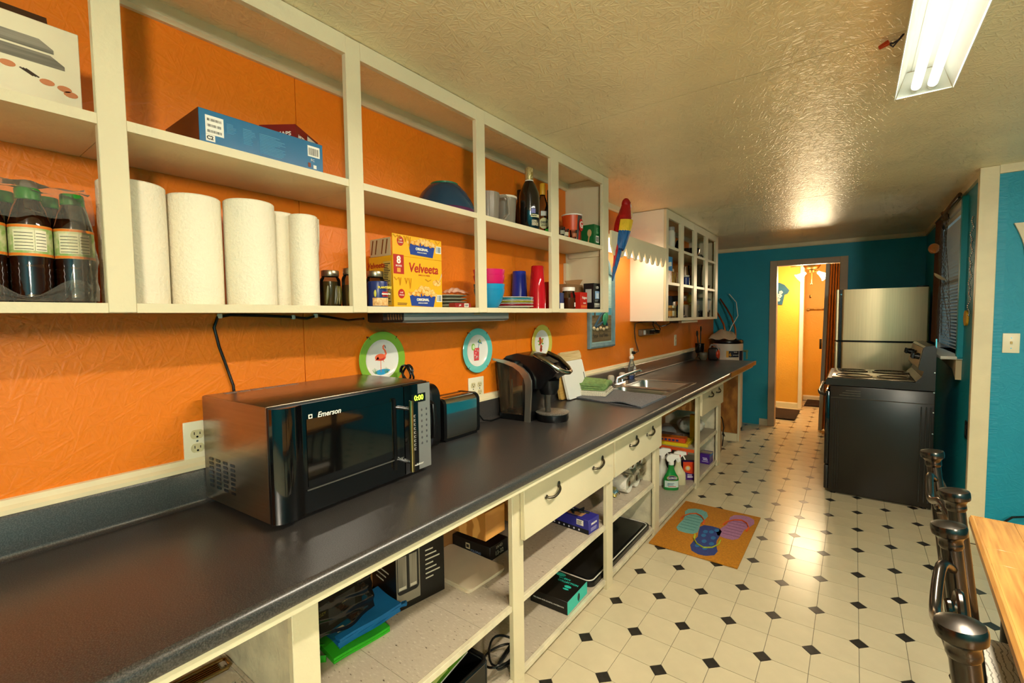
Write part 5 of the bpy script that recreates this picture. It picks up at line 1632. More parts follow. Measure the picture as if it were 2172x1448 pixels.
bx_, by_ = 0.180, 1.605
gb = 'bright plastic bowls nested in one stack'
bowl_at(bx_, by_, Z_BOT + 0.0005, 0.070, 0.085, '#1788b8', 'blue plastic bowl at the bottom of the nested stack', gb)
bowl_at(bx_, by_, Z_BOT + 0.022, 0.0705, 0.085, '#1a92c4', 'blue plastic bowl second from the bottom of the nested stack', gb)
bowl_at(bx_, by_, Z_BOT + 0.060, 0.071, 0.085, '#c9125e', 'pink plastic bowl second from the top of the nested stack', gb)
bowl_at(bx_, by_, Z_BOT + 0.086, 0.0715, 0.085, '#cf1767', 'pink plastic bowl on top of the nested stack', gb)
PLC = ('#e6e2d8', '#b8232e', '#d9d4c6', '#b9b02e', '#e2ded4', '#3f9db0', '#d8d2c6')
for k in range(7):
    bq = B().lathe([(0, 0), (0.07, 0), (0.115, 0.008), (0.115, 0.0105), (0.07, 0.003), (0, 0.003)], 36, Matrix.Translation((0.150, 1.800, Z_BOT + 0.0005 + 0.0072 * k)))
    solo('dinner_plate', bq, mat('plate_' + PLC[k][1:], PLC[k], 0.25), 'plate in the low stack with ' + ('white rim, bottom of the stack', 'red rim, second from bottom', 'pale rim, third from bottom', 'yellow rim, middle of the stack', 'white rim, third from top', 'turquoise rim, second from top', 'pale rim, top of the stack')[k], 'plate', 'mixed plates stacked beside the bowls')


def tumbler(x, y, z, r0, r1, h, m, label, group):
    """Upturned cup: wide mouth below."""
    b = B().lathe([(r0, 0), (r0 * 0.995, 0.004), (r1, h - 0.004), (r1 * 0.94, h), (0, h), (0, h - 0.003), (r1 * 0.92, h - 0.004), (r0 - 0.002, 0.0), (r0, 0)], 26, Matrix.Translation((x, y, z)))
    return solo('tumbler', b, m, label, 'cup', group)


CB = mat('cup_blue', '#1a2f9c', 0.22)
for k in range(3):
    tumbler(0.06, 2.005, Z_BOT + 0.0005 + 0.018 * k, 0.045, 0.036, 0.165, CB, 'upturned royal blue cup, ' + ('outermost', 'middle one', 'topmost')[k] + ' of its stack', 'royal blue cups stacked upside down')
RT = glassy('red_acrylic', '#ff3040', 0.06, 0.5, '#d81e2e')
for k in range(4):
    tumbler(0.205, 1.960, Z_BOT + 0.0005 + 0.020 * k, 0.042, 0.031, 0.155, RT, 'upturned translucent red tumbler, ' + ('lowest', 'second from below', 'second from the top', 'topmost')[k] + ' of the tall stack', 'translucent red tumblers stacked upside down')
OT = glassy('amber_acrylic', '#ff7a3a', 0.06, 0.55, '#e8501c')
tumbler(0.205, 2.075, Z_BOT + 0.0005, 0.036, 0.028, 0.140, OT, 'upturned amber-red tumbler just left of the fourth stile', 'amber tumblers')
tumbler(0.135, 2.16, Z_BOT + 0.0005, 0.036, 0.028, 0.145, OT, 'upturned amber-red tumbler right behind the fourth stile', 'amber tumblers')

# --- last bay, lower shelf
hj = thing('honey_jar', 'square-shouldered jar of brown honey with a white lid', 'jar', (0.200, 2.285, Z_BOT + 0.0005))
part('glass', B().lathe([(0, 0), (0.036, 0), (0.039, 0.005), (0.039, 0.075), (0.034, 0.090), (0.033, 0.10), (0, 0.10)], 24), glassy('jar_glass', '#dfe3d8'), hj)
part('honey', B().lathe([(0, 0.003), (0.035, 0.004), (0.0365, 0.008), (0.0365, 0.062), (0, 0.062)], 22), mat('honey_brown', '#6e3510', 0.15), hj)
part('lid', B().lathe([(0.035, 0.100), (0.0365, 0.101), (0.0365, 0.120), (0.035, 0.122), (0, 0.122)], 24), WHITE, hj)
part('price_tag', cyl_patch(0.0396, -0.1, 0.35, 0.012, 0.036), WHITEPRINT, hj)
rc, dx, dy = carton('coffee_carton', 'small bright red carton beside the honey jar', 'box', 0.160, 0.226, 2.378, 2.462, Z_BOT, 0.098, mat('carton_bright_red', '#c4241a', 0.35))
F = PX(dx + 0.0002, 0, 0)
text('Folgers', 0.020, WHITEPRINT, rc, F, (0.006, 0.066), bold=0.0003)
text('roast', 0.016, WHITEPRINT, rc, F, (0.008, 0.036))
decal('bean_print', [ellipse(-0.025 + 0.018 * k, 0.016, 0.006, 0.008, 10) for k in range(4)], flat('#e8813a'), rc, F)
bc, dx, dy = carton('light_bulb_box', 'black light bulb carton with a blue picture at the end of the lower shelf', 'box', 0.180, 0.248, 2.502, 2.588, Z_BOT, 0.155, mat('carton_black', '#17181c', 0.35))
F = PX(dx + 0.0002, 0, 0)
decal('picture_panel', [R(-0.024, 0.030, 0.062, 0.108)], flat('#8fb0d8'), bc, F)
decal('picture_panel', [R(-0.010, 0.024, 0.066, 0.096)], flat('#c9d8e8'), bc, F, 0.0009)
text('LED', 0.020, WHITEPRINT, bc, F, (0.004, 0.130))
for k in range(4):
    decal('bulb_print', [ellipse(-0.026 + 0.018 * k, 0.030, 0.006, 0.007, 12), R(-0.029 + 0.018 * k, -0.023 + 0.018 * k, 0.012, 0.024)], WHITEPRINT, bc, F)
decal('fine_print', lines(-0.024, 0.03, 0.046, 0.058, 3, 7), flat('#8a8c90'), bc, F)
decal('side_panel_print', [R(-0.02, 0.02, 0.04, 0.12)], flat('#b9b9b2'), bc, MY(0, -dy - 0.0002, 0))
cbx = thing('open_carton', 'torn brown cardboard carton open at the top behind the red one', 'box', (0.085, 2.47, Z_BOT + 0.0005))
part('carton', B().box(-0.055, 0.055, -0.10, 0.10, 0, 0.15, 0.001, 1), CARD, cbx)
part('flap', B().prism([(-0.12, 0.165), (-0.10, 0.150), (0.06, 0.150), (0.10, 0.185), (0.02, 0.180)], 0.052, 0.055, 'x'), mat('flap_kraft', '#a97c50', 0.8), cbx)
bw, dx, dy = carton('small_blue_carton', 'small blue and white carton half hidden by the fourth stile', 'box', 0.222, 0.247, 2.112, 2.152, Z_BOT, 0.085, mat('carton_navy', '#1f2f63', 0.4))
decal('white_base', [R(-dy, dy, 0.0, 0.03)], WHITEPRINT, bw, PX(dx + 0.0002, 0, 0))

# --- upper shelf: mixing bowls, containers, bottles
mb_ = thing('mixing_bowl', 'large dark blue mixing bowl turned upside down', 'bowl', (0.142, 1.372, Z_MID + 0.012))
part('bowl', B().lathe([(0.126, 0), (0.126, 0.004), (0.115, 0.035), (0.092, 0.075), (0.066, 0.103), (0.055, 0.108), (0, 0.108), (0, 0.104), (0.06, 0.10), (0.12, 0.004), (0.122, 0.0), (0.126, 0)], 40), mat('bowl_navy', '#18384f', 0.22), mb_)
part('foot_ring', B().lathe([(0.056, 0.108), (0.056, 0.114), (0.050, 0.116), (0.048, 0.108)], 32), mat('bowl_green', '#1f6b4a', 0.3), mb_)
solo('mixing_bowl', B().lathe([(0.129, 0.0), (0.129, 0.012), (0.1275, 0.0145), (0.1272, 0.011), (0.1265, 0.0), (0.129, 0)], 40, Matrix.Translation((0.142, 1.372, Z_MID + 0.0005))), mat('bowl_plum', '#4f1f46', 0.25), 'plum-coloured bowl whose rim shows under the dark blue one', 'bowl')
CLR = glassy('milky_plastic', '#bdb3a2', 0.2, 0.62)
pt_ = thing('plastic_pitcher', 'milky plastic pitcher with a looped handle beside the third stile', 'pitcher', (0.175, 1.605, Z_MID + 0.0005))
part('jug', B().lathe([(0, 0), (0.046, 0), (0.050, 0.004), (0.056, 0.13), (0.054, 0.13), (0.048, 0.006), (0, 0.004)], 28), CLR, pt_)
part('handle', B().tube([(0.03, 0.048, 0.122), (0.045, 0.075, 0.128), (0.05, 0.088, 0.12), (0.05, 0.094, 0.05), (0.04, 0.07, 0.02), (0.03, 0.046, 0.018)], 0.007, 8), CLR, pt_)
ct_ = thing('plastic_tub', 'milky plastic tub with a white rim next to the pitcher', 'tub', (0.150, 1.765, Z_MID + 0.0005))
part('tub', B().lathe([(0, 0), (0.046, 0), (0.049, 0.004), (0.057, 0.145), (0.055, 0.145), (0.047, 0.006), (0, 0.004)], 30), CLR, ct_)
part('rim', B().lathe([(0.0572, 0.138), (0.061, 0.140), (0.061, 0.148), (0.0555, 0.150), (0.0552, 0.146), (0.0572, 0.138)], 30), mat('tub_rim', '#ddd3c0', 0.4), ct_)


def liquor(x, y, r, h, glass_m, cap_m, label, shoulder=0.62, neck=0.42, cap_h=0.05, lab=None, liquid=None):
    t = thing('liquor_bottle', label, 'bottle', (x, y, Z_MID + 0.0005), 0.0, 'bottles on the upper shelf')
    n = r * neck
    part('glass', B().lathe([(0, 0), (r * 0.93, 0), (r, 0.006), (r, h * shoulder * 0.8), (r * 0.93, h * shoulder * 0.92), (r * 0.6, h * (shoulder + 0.08)), (n, h * (shoulder + 0.14)), (n * 0.95, h - cap_h * 0.5), (0, h - cap_h * 0.5)], 26), glass_m, t)
    part('cap', B().lathe([(n * 1.06, h - cap_h), (n * 1.12, h - cap_h + 0.002), (n * 1.12, h - 0.003), (n * 1.0, h), (0, h)], 20), cap_m, t)
    if liquid:
        part('liquid', B().lathe([(0, 0.003), (r * 0.9, 0.004), (r * 0.95, 0.008), (r * 0.95, h * shoulder * 0.6), (0, h * shoulder * 0.6)], 20), liquid, t)
    return t


DG = mat('dark_wine_glass', '#120d0a', 0.06, coat=0.6)
w_ = liquor(0.215, 1.880, 0.050, 0.300, DG, mat('foil_cream', '#d6c48c', 0.35, 0.3, color2='#a08b4e', kind='wave', scale=60), 'tall dark wine bottle with a cream foil neck', 0.66, 0.36, 0.058)
part('neck_glass', B().lathe([(0.0185, 0.222), (0.0192, 0.222), (0.0185, 0.241), (0.0180, 0.241)], 18), glassy('clear_neck', '#c9b79a', 0.05, 0.5), w_)
part('neck_ring', B().lathe([(0.0182, 0.236), (0.0212, 0.237), (0.0212, 0.241), (0.0182, 0.242)], 18), WHITE, w_)
Mt = Matrix.Rotation(-0.62, 4, 'Z') @ PX(0.0506, 0, 0)
part('label_paper', cyl_patch(0.0504, -0.85, 0.15, 0.058, 0.072), flat('#c9c49a'), w_)
part('label_mark', cyl_patch(0.0504, -0.8, -0.35, 0.076, 0.098), flat('#6c6fa8'), w_)
part('label_print', cyl_patch(0.0505, -0.75, 0.0, 0.018, 0.045), mat('label_dark', '#2a2724', 0.4, color2='#b8ae8c', kind='wave', scale=120), w_)
text('Merlot', 0.011, DARKPRINT, w_, Mt, (0.004, 0.065), h=0.002)
CG = glassy('bottle_clear', '#e6e4d6', 0.04, 0.92, '#3a3a36')
de = liquor(0.185, 2.045, 0.033, 0.268, CG, mat('cap_yellow', '#d8a92a', 0.4), 'clear liquor bottle with a yellow cap and round cream label', 0.62, 0.40, 0.058)
Mt = Matrix.Rotation(-0.80, 4, 'Z') @ PX(0.0333, 0, 0)
decal('round_label', [ellipse(0, 0.060, 0.026, 0.028, 24)], flat('#d8d29a'), de, Mt, 0.0012)
text('DEEP', 0.0155, DARKPRINT, de, Mt, (0, 0.064), bold=0.0004, h=0.0025)
text('EDDY', 0.011, DARKPRINT, de, Mt, (0, 0.049), bold=0.0002, h=0.0025)
decal('top_label', [R(-0.016, 0.016, 0.098, 0.122)], flat('#cfd5cf'), de, Mt, 0.0012)
li = liquor(0.165, 2.150, 0.033, 0.262, CG, mat('cap_dark_green', '#1d3b25', 0.4), 'clear liquor bottle with a dark green cap, partly behind the fourth stile', 0.62, 0.40, 0.058)
Mt = Matrix.Rotation(-0.80, 4, 'Z') @ PX(0.0333, 0, 0)
decal('green_label', [R(-0.02, 0.02, 0.04, 0.095)], flat('#7f8f58'), li, Mt, 0.0012)
liquor(0.075, 2.000, 0.034, 0.245, mat('amber_glass', '#3a1a08', 0.08), BLACK, 'amber liquor bottle with a black cap behind the wine bottle', 0.62, 0.45, 0.05)
liquor(0.060, 2.125, 0.034, 0.245, mat('amber_glass', '#3a1a08', 0.08), BLACK, 'second amber bottle with a black cap, against the wall', 0.62, 0.45, 0.05)
SG = glassy('shot_glass', '#ece6d2', 0.05, 0.88, '#4a4a44')
for k, (x, y, lb) in enumerate(((0.235, 2.075, 'in front of the green-capped bottle'), (0.225, 2.165, 'beside the fourth stile'), (0.215, 2.225, 'right of the fourth stile'), (0.232, 2.285, 'in front of the orange cup'))):
    t = thing('shot_glass', 'small clear shot glass ' + lb, 'glass', (x, y, Z_MID + 0.0005), 0.0, 'shot glasses on the upper shelf')
    part('glass', B().lathe([(0, 0), (0.015, 0), (0.0215, 0.058), (0.020, 0.058), (0.0135, 0.010), (0, 0.010)], 18), SG, t)
    part('print_band', cyl_patch(0.0194, -1.3, 0.4, 0.02, 0.04), flat(('#3f8f3c', '#8f8a72', '#b8b094', '#a7603a')[k]), t)
solo('green_bottle_cap', B().lathe([(0, 0), (0.018, 0), (0.018, 0.012), (0.014, 0.022), (0, 0.024)], 18, Matrix.Translation((0.245, 2.00, Z_MID + 0.0005))), mat('cap_bright_green', '#2f9a2c', 0.3), 'bright green bottle cap on the upper shelf by the clear bottles', 'cap')
gc = thing('paper_cup', 'large orange sports drink cup with a white letter G', 'cup', (0.140, 2.435, Z_MID + 0.0005))
part('cup', B().lathe([(0, 0), (0.042, 0), (0.043, 0.003), (0.060, 0.172), (0.058, 0.172), (0.041, 0.006), (0, 0.004)], 34), mat('cup_orange', '#d9501c', 0.35), gc)
part('rim', B().lathe([(0.060, 0.170), (0.0625, 0.172), (0.0625, 0.177), (0.059, 0.178), (0.058, 0.172)], 34), WHITE, gc)
def cone_patch(a0, a1, z0, z1, e=0.0006):
    return B().grid(lambda u, v: ((0.043 + 0.017 * (z0 + (z1 - z0) * v - 0.003) / 0.169 + e) * math.cos(a0 + (a1 - a0) * u), (0.043 + 0.017 * (z0 + (z1 - z0) * v - 0.003) / 0.169 + e) * math.sin(a0 + (a1 - a0) * u), z0 + (z1 - z0) * v), 8, 3)
part('grey_panel', cone_patch(-0.45, 0.75, 0.003, 0.168), flat('#4d4a46'), gc)
part('red_panel', cone_patch(-0.15, 0.35, 0.003, 0.10, 0.001), flat('#c8271c'), gc)
Mt = Matrix.Rotation(0.1, 4, 'Z') @ PX(0.0585, 0, 0)
decal('logo_disc', [ellipse(0, 0.115, 0.030, 0.036, 24)], flat('#c8271c'), gc, Mt, 0.001)
text('G', 0.055, WHITEPRINT, gc, Mt, (0, 0.115), bold=0.001, h=0.003)
Mt = Matrix.Rotation(-0.65, 4, 'Z') @ PX(0.0475, 0, 0)
text('G', 0.024, WHITEPRINT, gc, Mt, (0, 0.03), bold=0.0006, h=0.002)
gx, dx, dy = carton('green_carton', 'dark green carton printed with a wooden spoon at the end of the upper shelf', 'box', 0.165, 0.250, 2.505, 2.588, Z_MID, 0.125, mat('carton_green', '#14602f', 0.35))
decal('spoon_print', [ellipse(0.012, 0.075, 0.014, 0.022, 18), [(0.006, 0.055), (0.014, 0.055), (0.006, 0.006), (-0.002, 0.006)]], flat('#c9a06c'), gx, MY(0, -dy - 0.0002, 0))
decal('barcode_patch', [R(-0.018, 0.02, 0.02, 0.06)], WHITEPRINT, gx, PX(dx + 0.0002, 0, 0))
decal('barcode', barcode(-0.015, 0.017, 0.025, 0.055, 12, 6), DARKPRINT, gx, PX(dx + 0.0002, 0, 0), 0.0009)
decal('fine_print', lines(-0.015, 0.017, 0.075, 0.11, 6, 6), flat('#7fb08a'), gx, PX(dx + 0.0002, 0, 0))

# ================================================================== IN THE BASE CABINET
ZS, ZB = 0.335, 0.05
# left of the tall stile: a hand grater
hg = thing('hand_grater', 'brass-coloured metal hand grater lying on the shelf in the lower left corner', 'kitchen utensil', (0.105, 0.435, 0.4405), 1.5)
GRM = mat('warm_steel', '#9a7a4a', 0.25, 1.0)
part('frame', B().tube([(-0.11, -0.022, 0.008), (0.07, -0.024, 0.008), (0.078, -0.016, 0.008), (0.078, 0.016, 0.008), (0.07, 0.024, 0.008), (-0.11, 0.022, 0.008)], 0.005, 8), GRM, hg)
for k in range(5):
    part('bar', B().box(-0.10, 0.055, -0.017 + 0.0085 * k - 0.0022, -0.017 + 0.0085 * k + 0.0022, 0.004, 0.009), GRM, hg)
part('bowl', B().ball((-0.09, 0.0, 0.014), 0.032, 0.026, 0.013), GRM, hg)

# big box of a coffee brewer
cx, dx, dy = carton('coffee_brewer_box', 'tall black retail box picturing a twin coffee brewer', 'box', 0.030, 0.210, 1.048, 1.262, ZS, 0.38, mat('brewer_box_black', '#16130f', 0.35, var=0.1, scale=6), -0.16)
F, F2 = PX(dx + 0.0002, 0, 0), MY(0, -dy - 0.0002, 0)
TAUPE, GREYP, LTXT = flat('#8f8472'), flat('#4c4740'), flat('#cfc6b2')
decal('photo_panel', [R(-dy + 0.003, -0.005, 0.025, 0.375)], TAUPE, cx, F)
decal('photo_dark', [rrect(-dy + 0.006, -0.010, 0.06, 0.30, 0.015)], flat('#221e19'), cx, F, 0.0008)
for y0_, y1_ in ((-0.098, -0.062), (-0.050, -0.018)):
    decal('brewer_print', [R(y0_, y1_, 0.075, 0.20), R(y0_ + 0.004, y1_ - 0.004, 0.22, 0.265)], mat('print_steel', '#6d675c', 0.3, 0.3, color2='#9a9384', scale=3, stretch=(1, 20, 1)), cx, F, 0.0011)
    decal('brewer_light', [R(y0_ + 0.003, y1_ - 0.003, 0.078, 0.088)], LTXT, cx, F, 0.0014)
for k in range(7):
    decal('bullet_line', [R(0.020, 0.055 + 0.03 * ((k * 7) % 3) / 2, 0.185 - 0.018 * k, 0.190 - 0.018 * k)], LTXT, cx, F)
    decal('bullet_line', [R(-0.055, 0.0 + 0.04 * ((k * 5) % 3) / 2, 0.205 - 0.020 * k, 0.210 - 0.020 * k)], LTXT, cx, F2)
decal('scene_photo', [ellipse(0.058, 0.27, 0.040, 0.055, 24)], mat('photo_moody', '#5d5142', 0.4, color2='#2a241c', scale=14), cx, F)
decal('cup_photo', [R(0.035, 0.050, 0.225, 0.262), R(0.058, 0.082, 0.232, 0.290)], flat('#a49a86'), cx, F, 0.0009)
decal('cup_glow', [ellipse(0.078, 0.245, 0.012, 0.015, 14)], flat('#b98a3c'), cx, F, 0.0012)
decal('scene_photo', [ellipse(0.01, 0.275, 0.052, 0.050, 24)], mat('photo_moody', '#5d5142'), cx, F2)
decal('cup_glow', [R(-0.02, 0.03, 0.25, 0.29)], flat('#a8742c'), cx, F2, 0.0009)

# folded shopping bags and packed tablecloth
bgb = thing('folded_bag', 'folded blue cloth shopping bag with a small white tag on the shelf', 'bag', (0.140, 0.915, ZS + 0.022), -0.05)
for k in range(4):
    part('fold', B().grid(lambda u, v, k=k: (-0.070 + 0.145 * u + 0.003 * k, -0.118 + 0.236 * v + 0.006 * math.sin(3 * u + k), 0.008 + 0.0095 * k + 0.006 * (1 - u) * v + 0.002 * math.sin(8 * v + 2 * k)), 8, 14, 0.0085), mat('bag_blue', '#0f6aa6', 0.6, var=0.1, scale=12), bgb)
part('bag_tag', B().box(0.03, 0.052, -0.108, -0.078, 0.0385, 0.0395), WHITEPRINT, bgb)
decal('tag_print', [R(0.036, 0.046, -0.104, -0.094)], DARKPRINT, bgb, face((0, 0, 0.0395), (1, 0, 0), (0, 1, 0)))
part('strap_loop', B().tube([(0.06, 0.11, 0.012), (0.075, 0.135, 0.022), (0.068, 0.15, 0.014), (0.05, 0.142, 0.006), (0.05, 0.118, 0.008)], 0.009, 8, flat_=0.35), mat('bag_blue', '#0f6aa6'), bgb)
bgg = thing('folded_bag', 'bright green folded shopping bag under the blue one', 'bag', (0.150, 0.880, ZS + 0.001), -0.1)
for k in range(2):
    part('fold', B().grid(lambda u, v, k=k: (-0.075 + 0.165 * u, -0.11 + 0.20 * v, 0.008 + 0.010 * k + 0.0015 * math.sin(7 * v)), 6, 10, 0.0085), mat('bag_green', '#2fae1c', 0.6, var=0.1, scale=12), bgg)
part('strap', B().tube([(0.0, -0.10, 0.012), (-0.02, -0.145, 0.02), (0.03, -0.155, 0.010), (0.06, -0.12, 0.008)], 0.012, 8, flat_=0.3), mat('bag_green', '#2fae1c'), bgg)
pk = thing('packaged_sheets', 'clear plastic bag of dark folded jersey sheets at the back of the shelf', 'package', (0.095, 0.815, ZS + 0.0455), 0.1)
part('sheets', B().box(-0.072, 0.060, -0.115, 0.115, 0.002, 0.115, 0.018, 3), mat('sheet_charcoal', '#241f19', 0.8, bump=0.3, bscale=30), pk)
part('paper_card', B().box(0.0605, 0.0615, -0.03, 0.075, 0.035, 0.112), mat('card_slate', '#3d4046', 0.5), pk)
Fp = PX(0.0617, 0.022, 0.07)
text('JERSEY', 0.016, flat('#b9a77c'), pk, Fp, (0, 0.018), bold=0.0003)
text('26', 0.016, flat('#b9a77c'), pk, Fp, (0, -0.002), bold=0.0003)
text('STAY COZY', 0.013, flat('#8f8437'), pk, PX(0.0606, -0.075, 0.085))
part('plastic', B().grid(lambda u, v: (0.076 + 0.028 * math.sin(PI * v) * (1 - u) + 0.006 * math.sin(13 * v + 5 * u) + 0.004 * math.sin(19 * u + 7 * v), -0.13 + 0.27 * v, 0.006 + 0.125 * u), 16, 26), glassy('bag_film', '#efe6d2', 0.10, 0.93, '#1d1a16'), pk)
for k in range(2):
    solo('chopping_sheet', B().prism(rrect(-0.165, 0.165, -0.108, 0.108, 0.02), 0, 0.008, 'z', Matrix.Translation((0.168 + 0.006 * k, 1.390, ZS + 0.0005 + 0.0088 * k)) @ Matrix.Rotation(-0.06 + 0.02 * k, 4, 'Z')), mat('ivory_board', '#d9c9ab', 0.45), 'flat ivory chopping board lying behind the first stile, ' + ('lower', 'upper') [k] + ' of two', 'cutting board', 'ivory boards lying on the shelf')
bt, dx, dy = carton('shallow_black_carton', 'shallow black open carton with white numbers behind the first stile', 'box', 0.02, 0.245, 1.505, 1.635, ZS, 0.062, mat('carton_soot', '#17120e', 0.45))
text('13-32', 0.026, flat('#cfc3aa'), bt, PX(dx + 0.0002, 0, 0.020), bold=0.0004)
text('SAND', 0.018, flat('#cfc3aa'), bt, PX(dx + 0.0002, 0, 0.046))
text('FOLDING', 0.014, flat('#7c8fb0'), bt, MY(0.03, -dy - 0.0002, 0.02))
decal('logo_patch', [R(-0.03, -0.005, 0.022, 0.048)], flat('#cdb58c'), bt, MY(0, -dy - 0.0002, 0))
decal('logo_mark', [R(-0.026, -0.010, 0.028, 0.042)], DARKPRINT, bt, MY(0, -dy - 0.0002, 0), 0.0009)

# lower shelf of the same bay: black crate with a green magazine, coiled cable
cr = thing('storage_crate', 'black plastic crate holding a green magazine at the bottom edge', 'crate', (0.330, 1.03, ZB + 0.0005))
for q in ((-0.15, 0.15, -0.17, -0.16), (-0.15, 0.15, 0.16, 0.17), (-0.15, -0.14, -0.16, 0.16), (0.14, 0.15, -0.16, 0.16)):
    part('side', B().box(q[0], q[1], q[2], q[3], 0, 0.14, 0.003, 1), BLACK, cr)
part('bottom', B().box(-0.14, 0.14, -0.16, 0.16, 0, 0.006), BLACK, cr)
part('rim', B().tube([(x, y, 0.141) for x, y in rrect(-0.15, 0.15, -0.17, 0.17, 0.03)], 0.008, 8, closed=True), BLACK, cr)
mg = thing('magazine', 'green magazine lying on top of the black crate', 'magazine', (0.330, 1.03, ZB + 0.150), 0.15)
part('pages', B().box(-0.10, 0.10, -0.13, 0.13, 0.0, 0.007), PAPER, mg)
part('cover', B().box(-0.101, 0.101, -0.131, 0.131, 0.0072, 0.0080), mat('magazine_green', '#6fae2c', 0.3, color2='#3f7a1d', scale=8), mg)
decal('cover_lines', lines(-0.08, 0.08, -0.09, 0.05, 5, 3), flat('#cfe38a'), mg, face((0, 0, 0.008), (0, 1, 0), (-1, 0, 0)))
pts = []
for k in range(60):
    a = k * 0.32
    pts.append((0.40 + 0.055 * math.cos(a) + 0.0012 * k, 1.345 + 0.085 * math.sin(a * 0.98) + 0.01 * math.sin(a * 2), ZB + 0.008 + 0.0022 * k + 0.012 * math.sin(a * 1.5)) if k < 46 else (0.455 + 0.0022 * (k - 46), 1.345 + 0.085 * math.sin(a * 0.98), ZB + 0.11 - 0.005 * (k - 46)))
pts = [(min(p[0], 0.480), p[1], max(ZB + 0.006, min(p[2], 0.30))) for p in pts]
solo('coiled_cable', B().tube(pts, 0.0045, 7), BLACK, 'loosely coiled black cable on the bottom shelf by the first stile', 'cable')

# drawer-one bay: glove box above, black and teal gift box and griddle below
gv, dx, dy = carton('glove_box', 'blue and black disposable glove box on the middle shelf', 'box', 0.255, 0.486, 1.985, 2.082, ZS, 0.070, mat('glove_box_blue', '#2f2f8c', 0.35), -0.08)
F, F2 = PX(dx + 0.0002, 0, 0), MY(0, -dy - 0.0002, 0)
decal('black_base', [R(-dx, dx, 0.0, 0.022)], flat('#14121a'), gv, F2)
decal('glyph', [ellipse(-0.09 + 0.03 * k, 0.011, 0.005, 0.005, 10) for k in range(6)], flat('#c8c4d6'), gv, F2, 0.0009)
decal('sticker', [R(0.045, 0.085, 0.035, 0.062)], WHITEPRINT, gv, F2)
decal('fine_print', lines(0.048, 0.082, 0.038, 0.06, 4, 3), DARKPRINT, gv, F2, 0.0009)
text('secure', 0.020, WHITEPRINT, gv, F, (0, 0.047), bold=0.0003)
decal('fine_print', lines(-0.03, 0.03, 0.012, 0.030, 3, 5), flat('#a7a4cc'), gv, F)
part('open_flap', B().box(-0.10, 0.06, -0.03, 0.03, 0.0702, 0.0716), mat('flap_kraft', '#a97c50'), gv)
gl_b = B()
for k in range(7):
    rnd = random.Random(k)
    gl_b.tube([(rnd.uniform(-0.10, 0.08), rnd.uniform(-0.03, 0.03), 0.071), (rnd.uniform(-0.10, 0.08), rnd.uniform(-0.03, 0.03), 0.092), (rnd.uniform(-0.10, 0.08), rnd.uniform(-0.03, 0.03), 0.074)], 0.006, 7)
part('gloves', gl_b, mat('nitrile_black', '#1c2226', 0.4), gv)
ck_ = thing('cardboard_disc', 'brown curved cardboard piece lying behind the glove box', 'cardboard', (0.20, 2.03, ZS + 0.0005), 0.3)
part('card', B().prism(ellipse(0, 0, 0.075, 0.06, 26), 0.0, 0.004), mat('kraft_light', '#b58f5e', 0.8), ck_)
tb_, dx, dy = carton('gift_box', 'flat black gift box with a turquoise end on the bottom shelf', 'box', 0.285, 0.484, 1.752, 1.955, ZB, 0.062, mat('gift_black', '#15130f', 0.4, var=0.1, scale=5), 0.03)
F, F2 = PX(dx + 0.0002, 0, 0), MY(0, -dy - 0.0002, 0)
TQ = flat('#2fc4b2', 0.4)
decal('turquoise_end', [R(-dy + 0.001, dy - 0.001, 0.001, 0.061)], TQ, tb_, F)
decal('leaf_mark', [ellipse(0.01, 0.03, 0.012, 0.018, 16), R(0.008, 0.012, 0.008, 0.02)], flat('#123a34'), tb_, F, 0.0009)
text('WE CLEAN OUR COASTAL WATERWAYS', 0.0088, WHITEPRINT, tb_, F2, (0, 0.030))
Ft = face((0, 0, 0.0624), (1, 0, 0), (0, 1, 0))
text('COLLECTION', 0.018, TQ, tb_, Ft, (0.03, 0.035), bold=0.0002)
text('OCEAN', 0.018, TQ, tb_, Ft, (0.0, 0.058), bold=0.0002)
decal('turtle_mark', [ellipse(-0.035, 0.082, 0.028, 0.014, 18), ellipse(0.045, 0.005, 0.018, 0.010, 14), ellipse(0.045, -0.016, 0.016, 0.006, 14)], TQ, tb_, Ft)
gd = thing('griddle', 'large black electric griddle with a white edge line on the bottom shelf', 'griddle', (0.27, 2.42, ZB + 0.0005))
part('body', B().prism(rrect(-0.21, 0.215, -0.415, 0.40, 0.035), 0.0, 0.024), BLACK, gd)
part('plate', B().prism(rrect(-0.185, 0.188, -0.39, 0.372, 0.03), 0.0242, 0.030), mat('nonstick', '#1b1a19', 0.25), gd)
part('edge_line', B().tube([(x, y, 0.0252) for x, y in rrect(-0.200, 0.203, -0.405, 0.388, 0.035)], 0.0032, 6, closed=True), mat('line_white', '#d8d4c8', 0.4), gd)

# drawer-two bay: shrink-wrapped rolls
TIS = mat('tissue_white', '#e6e0d2', 0.9, bump=0.3, bscale=120)
rp = [(2.585, 0.0555), (2.705, 0.0555), (2.640, 0.155), (2.755, 0.150)]
for k, (y, z) in enumerate(rp):
    t = thing('tissue_roll', 'white tissue roll in the plastic pack, ' + ('lower left', 'lower right', 'upper left', 'upper right')[k], 'paper roll', (0.385, y, 0.3415 + z - 0.055), 0.0, 'tissue rolls in a clear plastic pack')
    Mx = Matrix.Translation((-0.055, 0, 0.055)) @ Matrix.Rotation(PI / 2, 4, 'Y')
    part('paper', B().lathe([(0.019, 0), (0.053, 0), (0.055, 0.003), (0.055, 0.107), (0.053, 0.11), (0.019, 0.11), (0.019, 0)], 28, Mx), TIS, t)
    part('core', B().lathe([(0.0188, 0.0), (0.0188, 0.109), (0.017, 0.109), (0.017, 0.0), (0.0188, 0.0)], 16, Mx), CARD, t)
